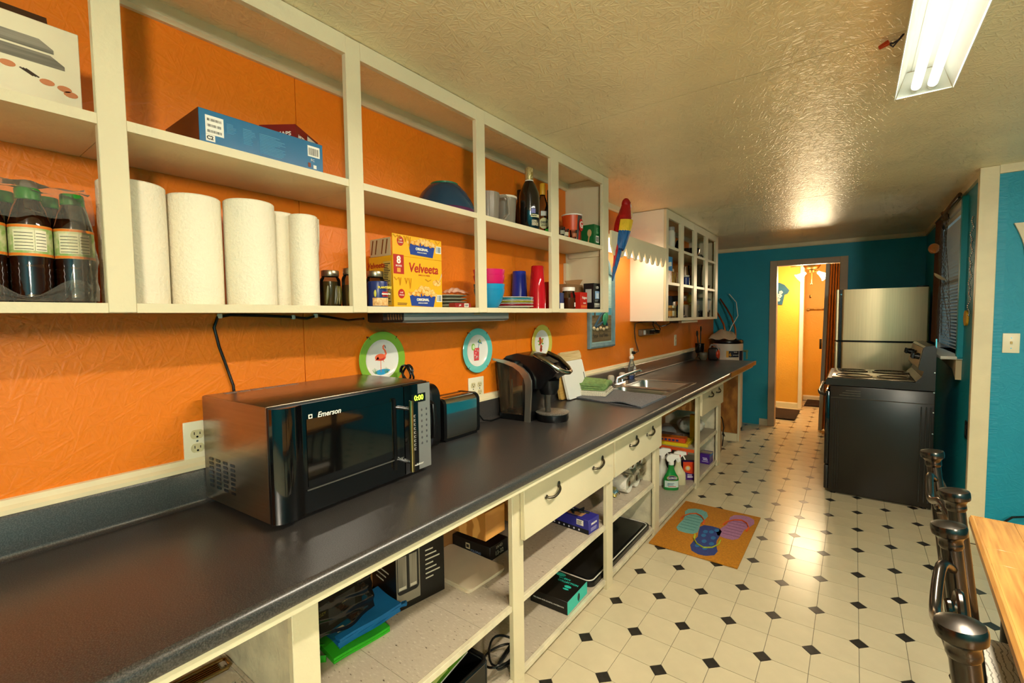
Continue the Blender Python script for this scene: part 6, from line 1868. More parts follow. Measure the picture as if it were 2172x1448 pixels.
def wrapfn(u, v):
    y = 2.515 + 0.31 * v
    a = u * 1.9 - 0.3
    s = 0.005 * math.sin(17 * v + 6 * u) + 0.003 * math.sin(23 * u - 9 * v)
    return (0.395 + (0.066 + s) * math.cos(a), y, 0.42 + 0.075 * (1 + 0.25 * v) * math.sin(a) + s)
solo('plastic_wrap', B().grid(wrapfn, 16, 24), glassy('pack_film', '#f4f0e4', 0.12, 0.92, '#6a665c'), 'crinkled clear plastic over the pack of tissue rolls', 'plastic wrap')
solo('snack_bag', B().grid(lambda u, v: (0.34 + 0.07 * u, 2.455 + 0.06 * v + 0.01 * math.sin(9 * u), 0.3425 + 0.055 * math.sin(PI * v) * (0.4 + 0.6 * math.sin(PI * u)) + 0.008 * abs(math.sin(17 * u + 13 * v))), 10, 10, 0.002), mat('bag_teal_foil', '#1f5f78', 0.3, 0.3, color2='#b8a24a', scale=50), 'small crumpled blue foil bag left of the tissue rolls', 'bag')

# under the sink
def sprayer(x, y, rotz, label, body_m, head_m, h=0.2, clorox=False):
    t = thing('spray_bottle', label, 'spray bottle', (x, y, ZB + 0.0005), rotz, 'cleaning sprays under the sink')
    pr = [(0.0, 0.0), (0.95, 0.0), (1.0, 0.03), (1.0, 0.42), (0.92, 0.52), (0.62, 0.66), (0.40, 0.82), (0.36, 0.92), (0.36, 1.0)]
    loops = [[(px_, py_, q * h) for px_, py_ in ellipse(0, 0, 0.030 * s if q < 0.6 else 0.026 * max(s, 0.55), 0.058 * s, 22)] for s, q in pr[1:]]
    part('bottle', B().loft(loops, True, True), body_m, t)
    part('collar', B().lathe([(0.0, h), (0.021, h), (0.021, h + 0.022), (0.016, h + 0.026), (0, h + 0.026)], 16), head_m, t)
    part('trigger_head', B().prism([(-0.040, h + 0.050), (-0.030, h + 0.026), (0.012, h + 0.024), (0.035, h + 0.052), (0.062, h + 0.058), (0.060, h + 0.078), (0.0, h + 0.085), (-0.03, h + 0.072)], -0.013, 0.013, 'x'), head_m, t)
    part('trigger', B().tube([(0, 0.030, h + 0.052), (0, 0.042, h + 0.036), (0, 0.052, h + 0.016)], 0.005, 8), head_m, t)
    part('nozzle', B().box(-0.008, 0.008, 0.0595, 0.070, h + 0.058, h + 0.076, 0.002), mat('nozzle_red', '#c4262a', 0.35), t)
    return t


cl = sprayer(0.385, 3.545, -1.0, 'green and white cleaning spray bottle in front under the sink', mat('bottle_green', '#1f8a3a', 0.2, coat=0.3), WHITE, 0.195)
def eo(y, e=0.0008):
    return 0.030 * math.sqrt(max(0, 1 - (y / 0.058) ** 2)) + e
def wrap_label(name, y0, y1, z0, z1, m, t, e):
    return part(name, B().grid(lambda u, v: (eo(y0 + (y1 - y0) * u, e), y0 + (y1 - y0) * u, z0 + (z1 - z0) * v), 12, 1), m, t)
wrap_label('white_label', -0.052, 0.052, 0.022, 0.074, mat('label_fade', '#cfe0da', 0.35), cl, 0.001)
part('logo_oval', B().prism(ellipse(0, 0.098, 0.040, 0.019, 26), 0.029, 0.0318, 'x'), flat('#c9b04a'), cl)
part('logo_oval', B().prism(ellipse(0, 0.098, 0.037, 0.0165, 26), 0.0318, 0.0324, 'x'), flat('#1c2f6a'), cl)
text('CLOROX', 0.0175, WHITEPRINT, cl, PX(0.0326, 0, 0.098), bold=0.0006)
decal('label_lines', lines(-0.035, 0.035, 0.040, 0.062, 3, 4), flat('#4a7f9a'), cl, PX(0.0315, 0, 0))
decal('red_line', [R(-0.03, 0.03, 0.030, 0.034)], flat('#c9302a'), cl, PX(0.0315, 0, 0))
sprayer(0.300, 3.600, -1.1, 'white and red spray bottle behind the green one', mat('bottle_white', '#dcd8ca', 0.3), WHITE, 0.215)
sprayer(0.395, 3.690, -1.25, 'pale spray bottle with a red label at the right of the group', mat('bottle_cream', '#d8cfa8', 0.3), WHITE, 0.185)
solo('red_cap_bottle', B().lathe([(0, 0), (0.032, 0), (0.034, 0.005), (0.034, 0.19), (0.018, 0.225), (0.018, 0.235), (0, 0.235)], 20, Matrix.Translation((0.20, 3.53, ZB + 0.0005))), mat('bottle_grey', '#8d8a80', 0.35), 'grey bottle at the back under the sink', 'bottle')
rcp = thing('detergent_jug', 'tan jug with a bright red cap at the back under the sink', 'bottle', (0.215, 3.66, ZB + 0.0005))
part('jug', B().lathe([(0, 0), (0.036, 0), (0.038, 0.006), (0.038, 0.20), (0.02, 0.235), (0, 0.24)], 20), mat('jug_tan', '#b89a6a', 0.4), rcp)
part('cap', B().lathe([(0.022, 0.235), (0.024, 0.237), (0.022, 0.268), (0, 0.27)], 18), mat('cap_red', '#d3301f', 0.35), rcp)
ah, dx, dy = carton('baking_soda_box', 'orange and purple baking soda box under the sink', 'box', 0.405, 0.455, 3.80, 3.90, ZB, 0.150, mat('soda_purple', '#4a1c6e', 0.35), -1.0)
F = PX(dx + 0.0002, 0, 0)
decal('orange_panel', [[(-dy, 0.07), (-dy, 0.15), (dy, 0.15), (dy, 0.05), (0.0, 0.055)]], flat('#d8431c', 0.35), ah, F)
decal('emblem', [ellipse(-0.012, 0.098, 0.022, 0.022, 22)], flat('#e8a23c'), ah, F, 0.0009)
decal('emblem_arm', [ellipse(-0.012, 0.098, 0.014, 0.014, 18)], flat('#d8cfc0'), ah, F, 0.0013)
decal('letter_bar', [R(-0.015, 0.03, 0.02, 0.032), R(-0.015, 0.02, 0.038, 0.046)], flat('#d9cfe0'), ah, F)
lg, dx, dy = carton('firelog_box', 'brown printed carton lying at the back of the bottom shelf', 'box', 0.06, 0.20, 3.90, 4.30, ZB, 0.13, mat('log_print', '#7a5526', 0.5, color2='#3a2410', scale=14))
# the shelf above: bags and packs
yp, dx, dy = carton('yellow_pack', 'flat bright yellow pack at the bottom of the heap on the sink shelf', 'package', 0.22, 0.44, 3.76, 3.98, 0.3335, 0.026, mat('pack_yellow', '#e3c61c', 0.35), 0.06)
op, dx, dy = carton('orange_pack', 'orange and yellow food wrap carton lying on the yellow pack', 'package', 0.17, 0.42, 3.77, 3.86, 0.3603, 0.036, mat('pack_orange', '#d8841c', 0.35, color2='#c8421c', scale=10), 0.1)
decal('letters', [R(-0.07 + 0.03 * k, -0.05 + 0.03 * k, 0.008, 0.024) for k in range(5)], flat('#2a2f6a'), op, MY(0, -dy - 0.0002, 0))
solo('zip_bags', B().box(0.16, 0.36, 3.87, 3.965, 0.3605, 0.392, 0.004), mat('bags_grey', '#8f8a86', 0.5, color2='#5c3a2c', scale=20), 'grey carton of bags lying behind the orange carton', 'package')
solo('plastic_dome', B().lathe([(0.075, 0), (0.078, 0.003), (0.068, 0.05), (0.045, 0.075), (0, 0.085)], 24, Matrix.Translation((0.19, 4.07, 0.3338))), glassy('dome_plastic', '#cfd4d6', 0.12, 0.5), 'clear plastic dome lid on the sink shelf', 'lid')
solo('tall_yellow_box', B().box(0.40, 0.46, 3.985, 4.03, 0.3335, 0.56, 0.002), mat('tall_yellow', '#cf9a1c', 0.4, color2='#a8731a', scale=7), 'tall narrow yellow box just behind the stile right of the sink bay', 'box')
pbg = thing('bin_liner_bag', 'crumpled white plastic bag on the narrow shelf', 'plastic bag', (0.33, 4.26, 0.3335))
part('bag', B().grid(lambda u, v: ((0.11 * math.sin(PI * v) * math.cos(2 * PI * u)) * (1 + 0.12 * math.sin(9 * u * PI) * math.sin(3 * v)), (0.13 * math.sin(PI * v) * math.sin(2 * PI * u)) * (1 + 0.1 * math.sin(7 * u * PI)), 0.075 + 0.072 * -math.cos(PI * v) + 0.006 * math.sin(16 * u * PI) * math.sin(PI * v)), 28, 14), mat('bag_white_film', '#d9d4c6', 0.3, bump=0.4, bscale=40), pbg)
pp, dx, dy = carton('purple_box', 'purple snack carton on the bottom shelf of the narrow bay', 'box', 0.400, 0.482, 4.325, 4.455, ZB, 0.092, mat('carton_purple', '#4a2488', 0.35), 0.0)
decal('box_top_print', [R(-0.035, 0.035, -0.05, 0.05)], flat('#b8a890'), pp, face((0, 0, 0.0922), (0, 1, 0), (-1, 0, 0)))
decal('letters', [R(-0.02, 0.02, 0.05, 0.058), R(-0.015, 0.025, 0.034, 0.046), R(-0.025, 0.03, 0.02, 0.026)], flat('#cbbfe6'), pp, MY(0, -dy - 0.0002, 0))
decal('side_band', [R(-dy, dy, 0.066, 0.086)], flat('#2f7fc0'), pp, PX(dx + 0.0002, 0, 0))
# brown paper bag with cord in the open end bay
pb = thing('paper_bag', 'brown paper grocery bag standing on the floor in the open end bay', 'bag', (0.36, 4.90, 0.0005), 0.12)
bagl = [[(x * s, y * s2, z) for x, y in ((0.085, -0.13), (0.085, 0.13), (0.0, 0.125), (-0.085, 0.13), (-0.085, -0.13), (0.0, -0.125))] for z, s, s2 in ((0, 1, 1), (0.12, 1.03, 0.98), (0.25, 0.9, 1.02), (0.36, 0.62, 1.0), (0.40, 0.55, 0.97))]
part('bag', B().loft(bagl, True, False), mat('kraft_paper', '#96714a', 0.85, bump=0.3, bscale=14), pb, smooth=False)
part('cord', B().tube([(0.06, -0.02, 0.42), (0.10, 0.0, 0.36), (0.115, 0.02, 0.26), (0.105, -0.02, 0.20), (0.12, 0.05, 0.17), (0.10, 0.10, 0.20), (0.11, 0.02, 0.22), (0.115, -0.06, 0.16), (0.11, -0.08, 0.10)], 0.005, 7), BLACK, pb)

# ================================================================== WALL THINGS AND THE FAR END
# macaw ornament hanging off the end of the long cabinet
pa = thing('macaw_ornament', 'red, yellow and blue macaw ornament hanging beside the valance', 'bird ornament', (0.29, 2.80, 1.60))
RM, YM, BM_, DB = mat('macaw_red', '#a80f14', 0.45, bump=0.2, bscale=120), mat('macaw_yellow', '#e0b82a', 0.5, bump=0.25, bscale=140), mat('macaw_blue', '#1a5f9c', 0.45, color2='#144a80', scale=40, stretch=(1, 3, 0.4), bump=0.3, bscale=120), mat('macaw_dark_blue', '#15406e', 0.5)
part('head', B().ball((0.0, 0.085, 0.525), 0.028, 0.032, 0.040).tube([(0, 0.082, 0.51), (0, 0.065, 0.46), (0, 0.045, 0.415)], [0.030, 0.040, 0.050], 18), RM, pa)
part('face', B().ball((0.010, 0.112, 0.515), 0.018, 0.010, 0.020), mat('macaw_face', '#d8c6b4', 0.5), pa)
part('beak', B().tube([(0.0, 0.114, 0.535), (0.0, 0.128, 0.520), (0.0, 0.124, 0.500)], [0.012, 0.009, 0.002], 10), mat('macaw_beak', '#e2d4c0', 0.4), pa)
for s in (0.022,):
    part('eye', B().ball((s, 0.100, 0.535), 0.004), BLACK, pa)
part('body', B().tube([(0, 0.048, 0.43), (0, 0.032, 0.38), (0, 0.015, 0.33), (0, 0.000, 0.28), (0, -0.018, 0.22)], [0.047, 0.054, 0.052, 0.042, 0.026], 18), RM, pa)
wingy = [(0.02, 0.085, 0.425), (0.052, 0.055, 0.405), (0.056, 0.02, 0.385), (0.050, -0.02, 0.37)]
def wing(u, v, y0=0.0):
    a = -1.45 + 2.7 * u
    z = 0.41 - 0.19 * v + 0.012 * abs(math.sin(9 * u * PI)) * v
    r = 0.058 * (1 - 0.45 * v ** 2)
    return (r * math.cos(a) + 0.002, 0.035 - 0.075 * v + r * math.sin(a), z)
part('wing_shoulder', B().grid(lambda u, v: wing(u, v * 0.42), 18, 6, 0.004), YM, pa)
part('wing_feathers', B().grid(lambda u, v: wing(u, 0.40 + 0.62 * v), 18, 8, 0.005), BM_, pa)
part('tail', B().tube([(0.0, -0.022, 0.24), (0.0, -0.060, 0.16), (0.0, -0.095, 0.09), (0.0, -0.125, 0.02)], [0.022, 0.020, 0.014, 0.004], 12), BM_, pa)
part('tail_feather', B().tube([(0.0, -0.045, 0.28), (0.004, -0.088, 0.20), (0.002, -0.110, 0.11)], [0.014, 0.013, 0.003], 10), RM, pa)
part('hanger', B().tube([(-0.03, 0.05, 0.44), (-0.03, 0.05, 0.55), (-0.03, 0.05, 0.638)], 0.0008, 5), mat('clear_line', '#b8a888', 0.3), pa)

# framed relief picture behind the macaw
pc = thing('framed_picture', 'blue-grey framed beach relief picture with an arched top on the orange wall', 'picture', (0.002, 3.105, 1.172))
def arch(w, zs, zt, n=10):
    pts = [(-w, 0.0), (w, 0.0), (w, zs), (w * 0.72, zs + 0.012)]
    pts += [(w * 0.66 * math.cos(a), zs + 0.03 + (zt - zs - 0.03) * math.sin(a)) for a in [PI * k / n for k in range(n + 1)]]
    pts += [(-w * 0.72, zs + 0.012), (-w, zs)]
    return pts
FRM = mat('frame_blue_grey', '#6d8b93', 0.45, var=0.15, scale=20)
out_ = arch(0.212, 0.545, 0.675)
inn_ = [(x * 0.83, 0.035 + (z - 0.0) * 0.905) for x, z in out_]
fl = B().loft([[(x_, y, z) for y, z in l] for x_, l in ((0.0, out_), (0.020, out_), (0.026, [(y * 0.95, 0.012 + z * 0.965) for y, z in out_]), (0.020, inn_), (0.0, inn_))])
part('frame', fl, FRM, pc)
zc = lambda z: z
part('painted_board', B().prism([(y * 1.01, z) for y, z in inn_], 0.0, 0.006, 'x'), mat('sky_boards', '#8fb6b4', 0.6, color2='#b8cdc0', scale=6, stretch=(1, 1, 9)), pc)
F = PX(0.0062, 0, 0)
decal('sand', [R(-0.172, 0.172, 0.042, 0.235)], mat('sand_boards', '#7d6a4a', 0.7, color2='#5f4f36', scale=5, stretch=(1, 1, 14)), pc, F)
decal('sea', [R(-0.172, 0.172, 0.236, 0.29)], flat('#4f93a8'), pc, F)
decal('sun', [ellipse(0.065, 0.44, 0.045, 0.045, 26)], flat('#e6d05a'), pc, F)
decal('palm_trunk', [[(-0.12, 0.22), (-0.10, 0.22), (-0.075, 0.50), (-0.09, 0.50)]], flat('#5a4426'), pc, F, 0.003)
for k in range(7):
    a = 0.2 + k * 0.75
    decal('palm_leaf', [[(-0.083, 0.50), (-0.083 + 0.05 * math.cos(a) - 0.012 * math.sin(a), 0.50 + 0.05 * math.sin(a) + 0.012 * math.cos(a)), (-0.083 + 0.10 * math.cos(a), 0.49 + 0.09 * math.sin(a)), (-0.083 + 0.05 * math.cos(a) + 0.012 * math.sin(a), 0.50 + 0.05 * math.sin(a) - 0.012 * math.cos(a))]], flat('#4c7f58'), pc, F, 0.003 + 0.0004 * k)
part('deck_chair', B().tube([(0.012, -0.125, 0.150), (0.016, -0.03, 0.235), (0.016, 0.04, 0.265)], 0.008, 8).tube([(0.012, -0.10, 0.15), (0.016, 0.05, 0.20), (0.016, 0.08, 0.16)], 0.008, 8), mat('relief_navy', '#2a4a5c', 0.5), pc)
part('green_cloth', B().ball((0.018, 0.03, 0.205), 0.014, 0.030, 0.045).ball((0.016, 0.065, 0.225), 0.012, 0.022, 0.035), mat('relief_green', '#2f8a62', 0.4), pc)
part('red_hat', B().ball((0.018, 0.055, 0.325), 0.013, 0.026, 0.020).ball((0.017, 0.055, 0.300), 0.012, 0.030, 0.010), mat('relief_red', '#b84a3a', 0.5), pc)
for k in range(5):
    part('shell', B().ball((0.012, -0.13 + 0.052 * k, 0.142 - 0.008 * (k % 2)), 0.009, 0.020, 0.013), mat('relief_shell', '#c9b48c', 0.5), pc)
script = []
for w0 in (-0.13, -0.04, 0.04):
    script.append([F @ Vector((w0 + 0.0026 * k, 0.085 + 0.011 * math.sin(k * 0.85) + (0.016 if k == 1 else 0), 0.001)) for k in range(28)])
sb_ = B()
for s in script:
    sb_.tube(s, 0.0016, 5)
part('script', sb_, DARKPRINT, pc)

# under-cabinet lamps, cable and plugs
u1 = thing('under_cabinet_light', 'silver under-cabinet light bar, switched off, below the long cabinet', 'lamp', (0.205, 1.32, 1.390))
part('bar', B().prism([(-0.042, 0.008), (-0.030, 0.0), (0.036, 0.0), (0.045, 0.008), (0.045, 0.033), (-0.042, 0.033)], -0.265, 0.335, 'y'), mat('bar_silver', '#9c9a94', 0.35, 0.7), u1)
part('end_housing', B().prism([(-0.040, 0.006), (-0.028, 0.001), (0.034, 0.001), (0.043, 0.009), (0.043, 0.033), (-0.040, 0.033)], -0.352, -0.2655, 'y'), mat('housing_brown', '#241409', 0.4), u1)
for k in range(6):
    part('vent_fin', B().box(0.043, 0.0455, -0.335 + 0.011 * k, -0.331 + 0.011 * k, 0.010, 0.030), mat('fin_brown', '#5c3a18', 0.4), u1)
part('lens', B().box(-0.028, 0.034, -0.25, 0.32, -0.0015, -0.0001), mat('lens_milky', '#b9b4a6', 0.4), u1)
part('mount_clip', B().box(0.030, 0.047, 0.10, 0.135, 0.026, 0.0335), mat('clip_tan', '#8f7a4e', 0.4), u1)
cb_ = thing('lamp_cable', 'black cable clipped along the wall under the long cabinet, dropping behind the microwave', 'cable', (0.006, 0.75, 1.19))
path = [(0.16, 0.955, 1.405), (0.08, 0.95, 1.400), (0.01, 0.93, 1.410), (0.006, 0.88, 1.418), (0.006, 0.84, 1.408), (0.006, 0.79, 1.413), (0.006, 0.70, 1.418), (0.006, 0.60, 1.421), (0.006, 0.566, 1.414), (0.006, 0.556, 1.385), (0.006, 0.566, 1.33), (0.006, 0.582, 1.275), (0.006, 0.600, 1.21), (0.008, 0.606, 1.10), (0.010, 0.60, 1.02)]
part('cable', B().tube(path, 0.0042, 8), BLACK, cb_, w=True)
for y, z in ((0.572, 1.418), (0.792, 1.413), (0.872, 1.417)):
    part('cable_clip', B().box(0.0005, 0.012, y - 0.006, y + 0.006, z - 0.007, z + 0.007, 0.002, 1), WHITE, cb_, w=True)
u2 = thing('under_cabinet_light', 'short cream under-cabinet light bar below the grocery cabinet', 'lamp', (0.235, 4.36, 1.329))
part('bar', B().box(-0.045, 0.045, -0.20, 0.30, 0.0, 0.0235, 0.003, 1), mat('bar_cream', '#c9bf9f', 0.4), u2)
part('end_housing', B().box(-0.040, 0.040, -0.29, -0.2005, 0.002, 0.0235, 0.002, 1), mat('housing_brown', '#241409'), u2)
os_ = thing('outlet_strip', 'surface outlet box with plugs and black cords under the grocery cabinet', 'outlet', (0.001, 4.04, 1.225))
part('box', B().box(0.0, 0.035, -0.20, 0.20, 0.0, 0.055, 0.004, 1), mat('box_steel', '#8f8672', 0.35, 0.7), os_)
for k, y in enumerate((-0.14, 0.0, 0.05, 0.13)):
    if k in (0, 2):
        part('receptacle', B().box(0.0352, 0.040, y - 0.024, y + 0.024, 0.008, 0.047, 0.002, 1), WHITE, os_)
    else:
        p_ = part('plug', B().cyl((0.0352, y, 0.027), (0.075, y, 0.027), 0.017, 12), BLACK, os_)
        part('plug_cord', B().tube([(0.074, y, 0.027), (0.085, y - 0.01, 0.05), (0.07, y - 0.03, 0.09), (0.06, 0.04 - 0.03 * k, 0.125)], 0.004, 7), BLACK, p_)
cpx = thing('appliance_cord', 'grey cord running from the grocery cabinet down to the sink outlet', 'cord', (0.02, 3.73, 1.06))
part('cord', B().tube([(0.06, 4.10, 1.348), (0.05, 3.95, 1.346), (0.03, 3.80, 1.343), (0.018, 3.735, 1.335), (0.012, 3.735, 1.27), (0.012, 3.76, 1.18), (0.02, 3.785, 1.12), (0.035, 3.765, 1.096), (0.034, 3.72, 1.0915)], 0.0036, 7), mat('cord_grey', '#3c3832', 0.4), cpx, w=True)
part('plug', B().box(0.0095, 0.036, 3.675, 3.706, 1.080, 1.103, 0.004), BLACK, cpx, w=True)
solo('draped_cord', B().tube([(0.10, 4.00, 1.345), (0.09, 4.06, 1.315), (0.10, 4.14, 1.300), (0.14, 4.16, 1.310), (0.20, 4.11, 1.335), (0.215, 4.076, 1.342)], 0.0042, 7), BLACK, 'black cord sagging below the grocery cabinet towards its lamp', 'cord')

# ================================================================== GROCERIES IN THE SECOND WALL CABINET
def behind(x, y):
    """Place along the cabinet of something standing x off the wall whose place was judged on the cabinet front."""
    return y * (1.5 - x) / 1.2


def simple_jar(x, y, z, r, h, body, lid, label, name='food_jar', cat='jar', group='jars in the grocery cabinet'):
    t = thing(name, label, cat, (x, behind(x, y), z + 0.0005), 0.0, group)
    part('body', B().lathe([(0, 0), (r, 0), (r, h * 0.75), (r * 0.85, h * 0.82), (r * 0.85, h * 0.84), (0, h * 0.84)], 18), body, t)
    part('lid', B().lathe([(r * 0.9, h * 0.84), (r * 0.92, h * 0.85), (r * 0.92, h), (0, h)], 18), lid, t)
    return t


T1, T2, T3 = 1.377, 1.6676, 1.9576
GG = 'cartons in the grocery cabinet'
# top row
wt_ = simple_jar(0.235, 3.765, T3, 0.034, 0.185, mat('white_jug', '#ddd6c4', 0.4), mat('jug_cap', '#9c958a', 0.4), 'tall white bottle on the top shelf of the grocery cabinet', 'white_bottle', 'bottle')
simple_jar(0.13, 3.78, T3, 0.040, 0.15, mat('tan_can', '#b89a76', 0.4), LID, 'tan canister behind the white bottle on the top shelf')
bl_ = thing('blender_base', 'black appliance with a bent spout in the first top bay', 'appliance', (0.20, 4.279, T3 + 0.0005))
part('base', B().lathe([(0, 0), (0.055, 0), (0.05, 0.04), (0.03, 0.055), (0, 0.055)], 18), BLACK, bl_)
part('neck', B().tube([(0, -0.02, 0.05), (0.01, -0.01, 0.10), (0.02, 0.03, 0.125), (0.02, 0.06, 0.12)], [0.025, 0.022, 0.02, 0.016], 10), BLACK, bl_)
pot = thing('cooking_pot', 'dark steel pot on the top shelf, second bay', 'pot', (0.20, 4.626, T3 + 0.0005))
part('pot', B().lathe([(0, 0), (0.07, 0), (0.095, 0.03), (0.105, 0.075), (0.102, 0.075), (0.09, 0.03), (0, 0.004)], 26), mat('pot_steel', '#4a4740', 0.2, 0.95), pot)
part('handle', B().tube([(0.0, 0.10, 0.065), (0.02, 0.16, 0.075), (0.03, 0.20, 0.072)], 0.010, 8), BLACK, pot)
simple_jar(0.20, 4.62, T3, 0.028, 0.06, mat('tin_small', '#a49a86', 0.35, 0.5), mat('tin_dark', '#3a2d2a', 0.4), 'small tin on the top shelf, third bay')
simple_jar(0.22, 4.74, T3, 0.026, 0.055, mat('tin_plum', '#4a2430', 0.4), LID, 'small dark plum tin on the top shelf, third bay')
# middle row
for nm, lb, x0, x1, y0, y1, h, c, c2_ in (
        ('red_carton', 'stacked red and white carton on the middle shelf, first bay', 0.205, 0.268, 3.80, 3.90, 0.10, '#b8322c', '#e0d6c4'),
        ('green_carton_small', 'green and orange carton on the middle shelf, first bay', 0.10, 0.18, 4.09, 4.24, 0.15, '#4f8a2c', '#d87a2a'),
        ('brown_carton', 'brown and red carton on the middle shelf beside the first stile', 0.195, 0.265, 3.94, 4.06, 0.10, '#8a3f1c', '#c9a24a'),
        ('kraft_carton', 'tall orange-brown carton on the middle shelf, third bay', 0.09, 0.17, 5.02, 5.24, 0.23, '#a8742c', '#8a5a1f'),
        ('amber_carton', 'amber carton at the back of the middle shelf, second bay', 0.04, 0.12, 4.62, 4.90, 0.22, '#b87a34', '#94601f')):
    t, dx, dy = carton(nm, lb, 'box', x0, x1, y0, y1, T2, h, mat('g_' + nm, c, 0.4, color2=c2_, scale=16), 0.0, GG)
t, dx, dy = carton('cookie_bag', 'blue snack carton sitting on top of the red one', 'box', 0.20, 0.264, 3.80, 3.915, T2 + 0.1015, 0.115, mat('snack_blue', '#1c7fc0', 0.3, color2='#2f9ad8', scale=9), -0.1, GG)
decal('label_patch', [[(-0.03, 0.03), (0.04, 0.04), (0.036, 0.075), (-0.034, 0.065)]], WHITEPRINT, t, PX(dx + 0.0002, 0, 0))
mug = simple_jar(0.245, 4.18, T2, 0.036, 0.095, mat('mug_navy', '#22306a', 0.25), mat('mug_rim', '#cfc9ba', 0.3), 'navy canister on the middle shelf, second bay')
for k, (y, h, lb) in enumerate(((4.27, 0.105, 'short clear jar with a brown filling, middle shelf'), (4.385, 0.215, 'tall clear vase on the middle shelf, second bay'), (4.585, 0.235, 'tall fluted clear vase on the middle shelf, third bay'))):
    t = thing('glass_vase', lb, 'vase', (0.215, behind(0.215, y), T2 + 0.0005), 0.0, 'clear glass in the grocery cabinet')
    part('glass', B().lathe([(0, 0), (0.030, 0), (0.032, 0.004), (0.034, h * 0.6), (0.044, h), (0.042, h), (0.030, h * 0.6), (0.028, 0.008), (0, 0.006)], 20), glassy('vase_glass', '#ece7d8', 0.04, 0.90, '#4a4a44'), t)
bs = thing('skillet', 'small dark skillet on the middle shelf reaching into the last bay', 'pan', (0.215, 5.092, T2 + 0.0005))
part('pan', B().lathe([(0, 0), (0.06, 0), (0.075, 0.035), (0.072, 0.035), (0.058, 0.004), (0, 0.004)], 24), mat('pan_dark', '#2b211a', 0.4), bs)
part('handle', B().tube([(0, 0.073, 0.03), (0, 0.14, 0.038), (0.0, 0.235, 0.040)], 0.009, 8), mat('handle_wood', '#5c3218', 0.5), bs)
# bottom row
for y, c, lb in ((3.745, '#c98a2c', 'spice jar with an orange label, bottom shelf'), (3.80, '#cfc3a0', 'spice jar with a pale label, bottom shelf'), (3.855, '#8f7a4a', 'spice jar with a tan label, bottom shelf')):
    t = thing('spice_jar', lb, 'jar', (0.245, behind(0.245, y), T1 + 0.0005), 0.0, 'spice jars on the bottom shelf')
    part('jar', B().lathe([(0, 0), (0.022, 0), (0.022, 0.075), (0.018, 0.085), (0, 0.085)], 16), mat('spice_' + c[1:], '#6a4a22', 0.3), t)
    part('label_band', B().lathe([(0.0224, 0.015), (0.0228, 0.015), (0.0228, 0.06), (0.0224, 0.06)], 18), flat(c), t)
    part('cap', B().lathe([(0.021, 0.085), (0.021, 0.105), (0, 0.106)], 16), mat('spice_cap_' + c[1:], c, 0.4), t)
t, dx, dy = carton('blue_case', 'dark blue case on the bottom shelf behind the spice jars', 'box', 0.05, 0.13, 4.20, 4.40, T1, 0.15, mat('case_navy', '#20222e', 0.4), 0.0, GG)
cm = thing('drip_coffee_maker', 'black drip coffee maker on the bottom shelf, first bay', 'coffee maker', (0.19, 4.318, T1 + 0.0005))
part('body', B().box(-0.10, -0.03, -0.05, 0.05, 0, 0.20, 0.008).box(-0.03, 0.07, -0.05, 0.05, 0.15, 0.20, 0.008).box(-0.03, 0.07, -0.05, 0.05, 0, 0.018, 0.004), mat('maker_grey', '#3a3a40', 0.35), cm)
part('carafe', B().lathe([(0, 0.02), (0.036, 0.02), (0.040, 0.05), (0.034, 0.10), (0.028, 0.12), (0, 0.12)], 20, Matrix.Translation((0.025, 0, 0))), mat('carafe_dark', '#1d1c20', 0.08), cm)
tubx = thing('storage_tub', 'clear plastic tub of packets on the bottom shelf, second bay', 'tub', (0.18, 4.697, T1 + 0.0005))
part('tub', B().loft([[(x * s, y * s, z) for x, y in rrect(-0.08, 0.08, -0.115, 0.115, 0.02)] for s, z in ((0.92, 0.0), (1.0, 0.12))], True, False), glassy('tub_plastic', '#d9cbb4', 0.15, 0.55), tubx)
part('packet', B().box(-0.05, 0.05, -0.09, -0.01, 0.003, 0.10, 0.004), mat('packet_tan', '#b08a5c', 0.5, color2='#d8c39a', scale=20), tubx)
part('packet', B().box(-0.05, 0.04, 0.0, 0.09, 0.003, 0.13, 0.004), mat('packet_yellow', '#d8b23c', 0.5), tubx)
solo('gold_bag', B().ball((0.20, 4.66, T1 + 0.178), 0.03, 0.035, 0.045), mat('gold_foil', '#e0bb52', 0.3, 0.3, bump=0.5, bscale=60), 'shiny yellow bag perched on the plastic tub', 'bag')
rc_ = thing('rice_cooker', 'white steamer bowl with a clear lid on the bottom shelf, third bay', 'pot', (0.17, 5.165, T1 + 0.0005))
part('bowl', B().lathe([(0, 0.05), (0.08, 0.05), (0.105, 0.08), (0.110, 0.17), (0.108, 0.17), (0.10, 0.09), (0, 0.055)], 26), mat('cooker_white', '#cfccc4', 0.35), rc_)
part('lid', B().lathe([(0.112, 0.17), (0.10, 0.19), (0.05, 0.205), (0.0, 0.208), (0.0, 0.204), (0.05, 0.201), (0.105, 0.17)], 26), glassy('lid_glass', '#cfd2cc', 0.08, 0.6), rc_)
part('base', B().lathe([(0, 0), (0.095, 0), (0.10, 0.045), (0, 0.0498)], 24), mat('cooker_dark', '#26241f', 0.4), rc_)
pts = [(0.255 + 0.010 * math.sin(k * 1.7), 4.83 + 0.08 * math.sin(k * 0.45) + 0.04 * math.sin(k * 1.1) + 0.05, T1 + 0.012 + 0.05 * abs(math.sin(k * 0.6))) for k in range(40)]
solo('cord_bundle', B().tube(pts, 0.005, 7), BLACK, 'tangled black cord in the third bottom bay of the grocery cabinet', 'cord')
pts = [(0.245, 5.22 + 0.045 * math.cos(a), T1 + 0.05 + 0.042 * math.sin(a) + 0.0007 * a) for a in [k * 0.35 for k in range(40)]]
solo('cord_coil', B().tube(pts, 0.0045, 7), BLACK, 'upright coil of black cord in the last bottom bay', 'cord')

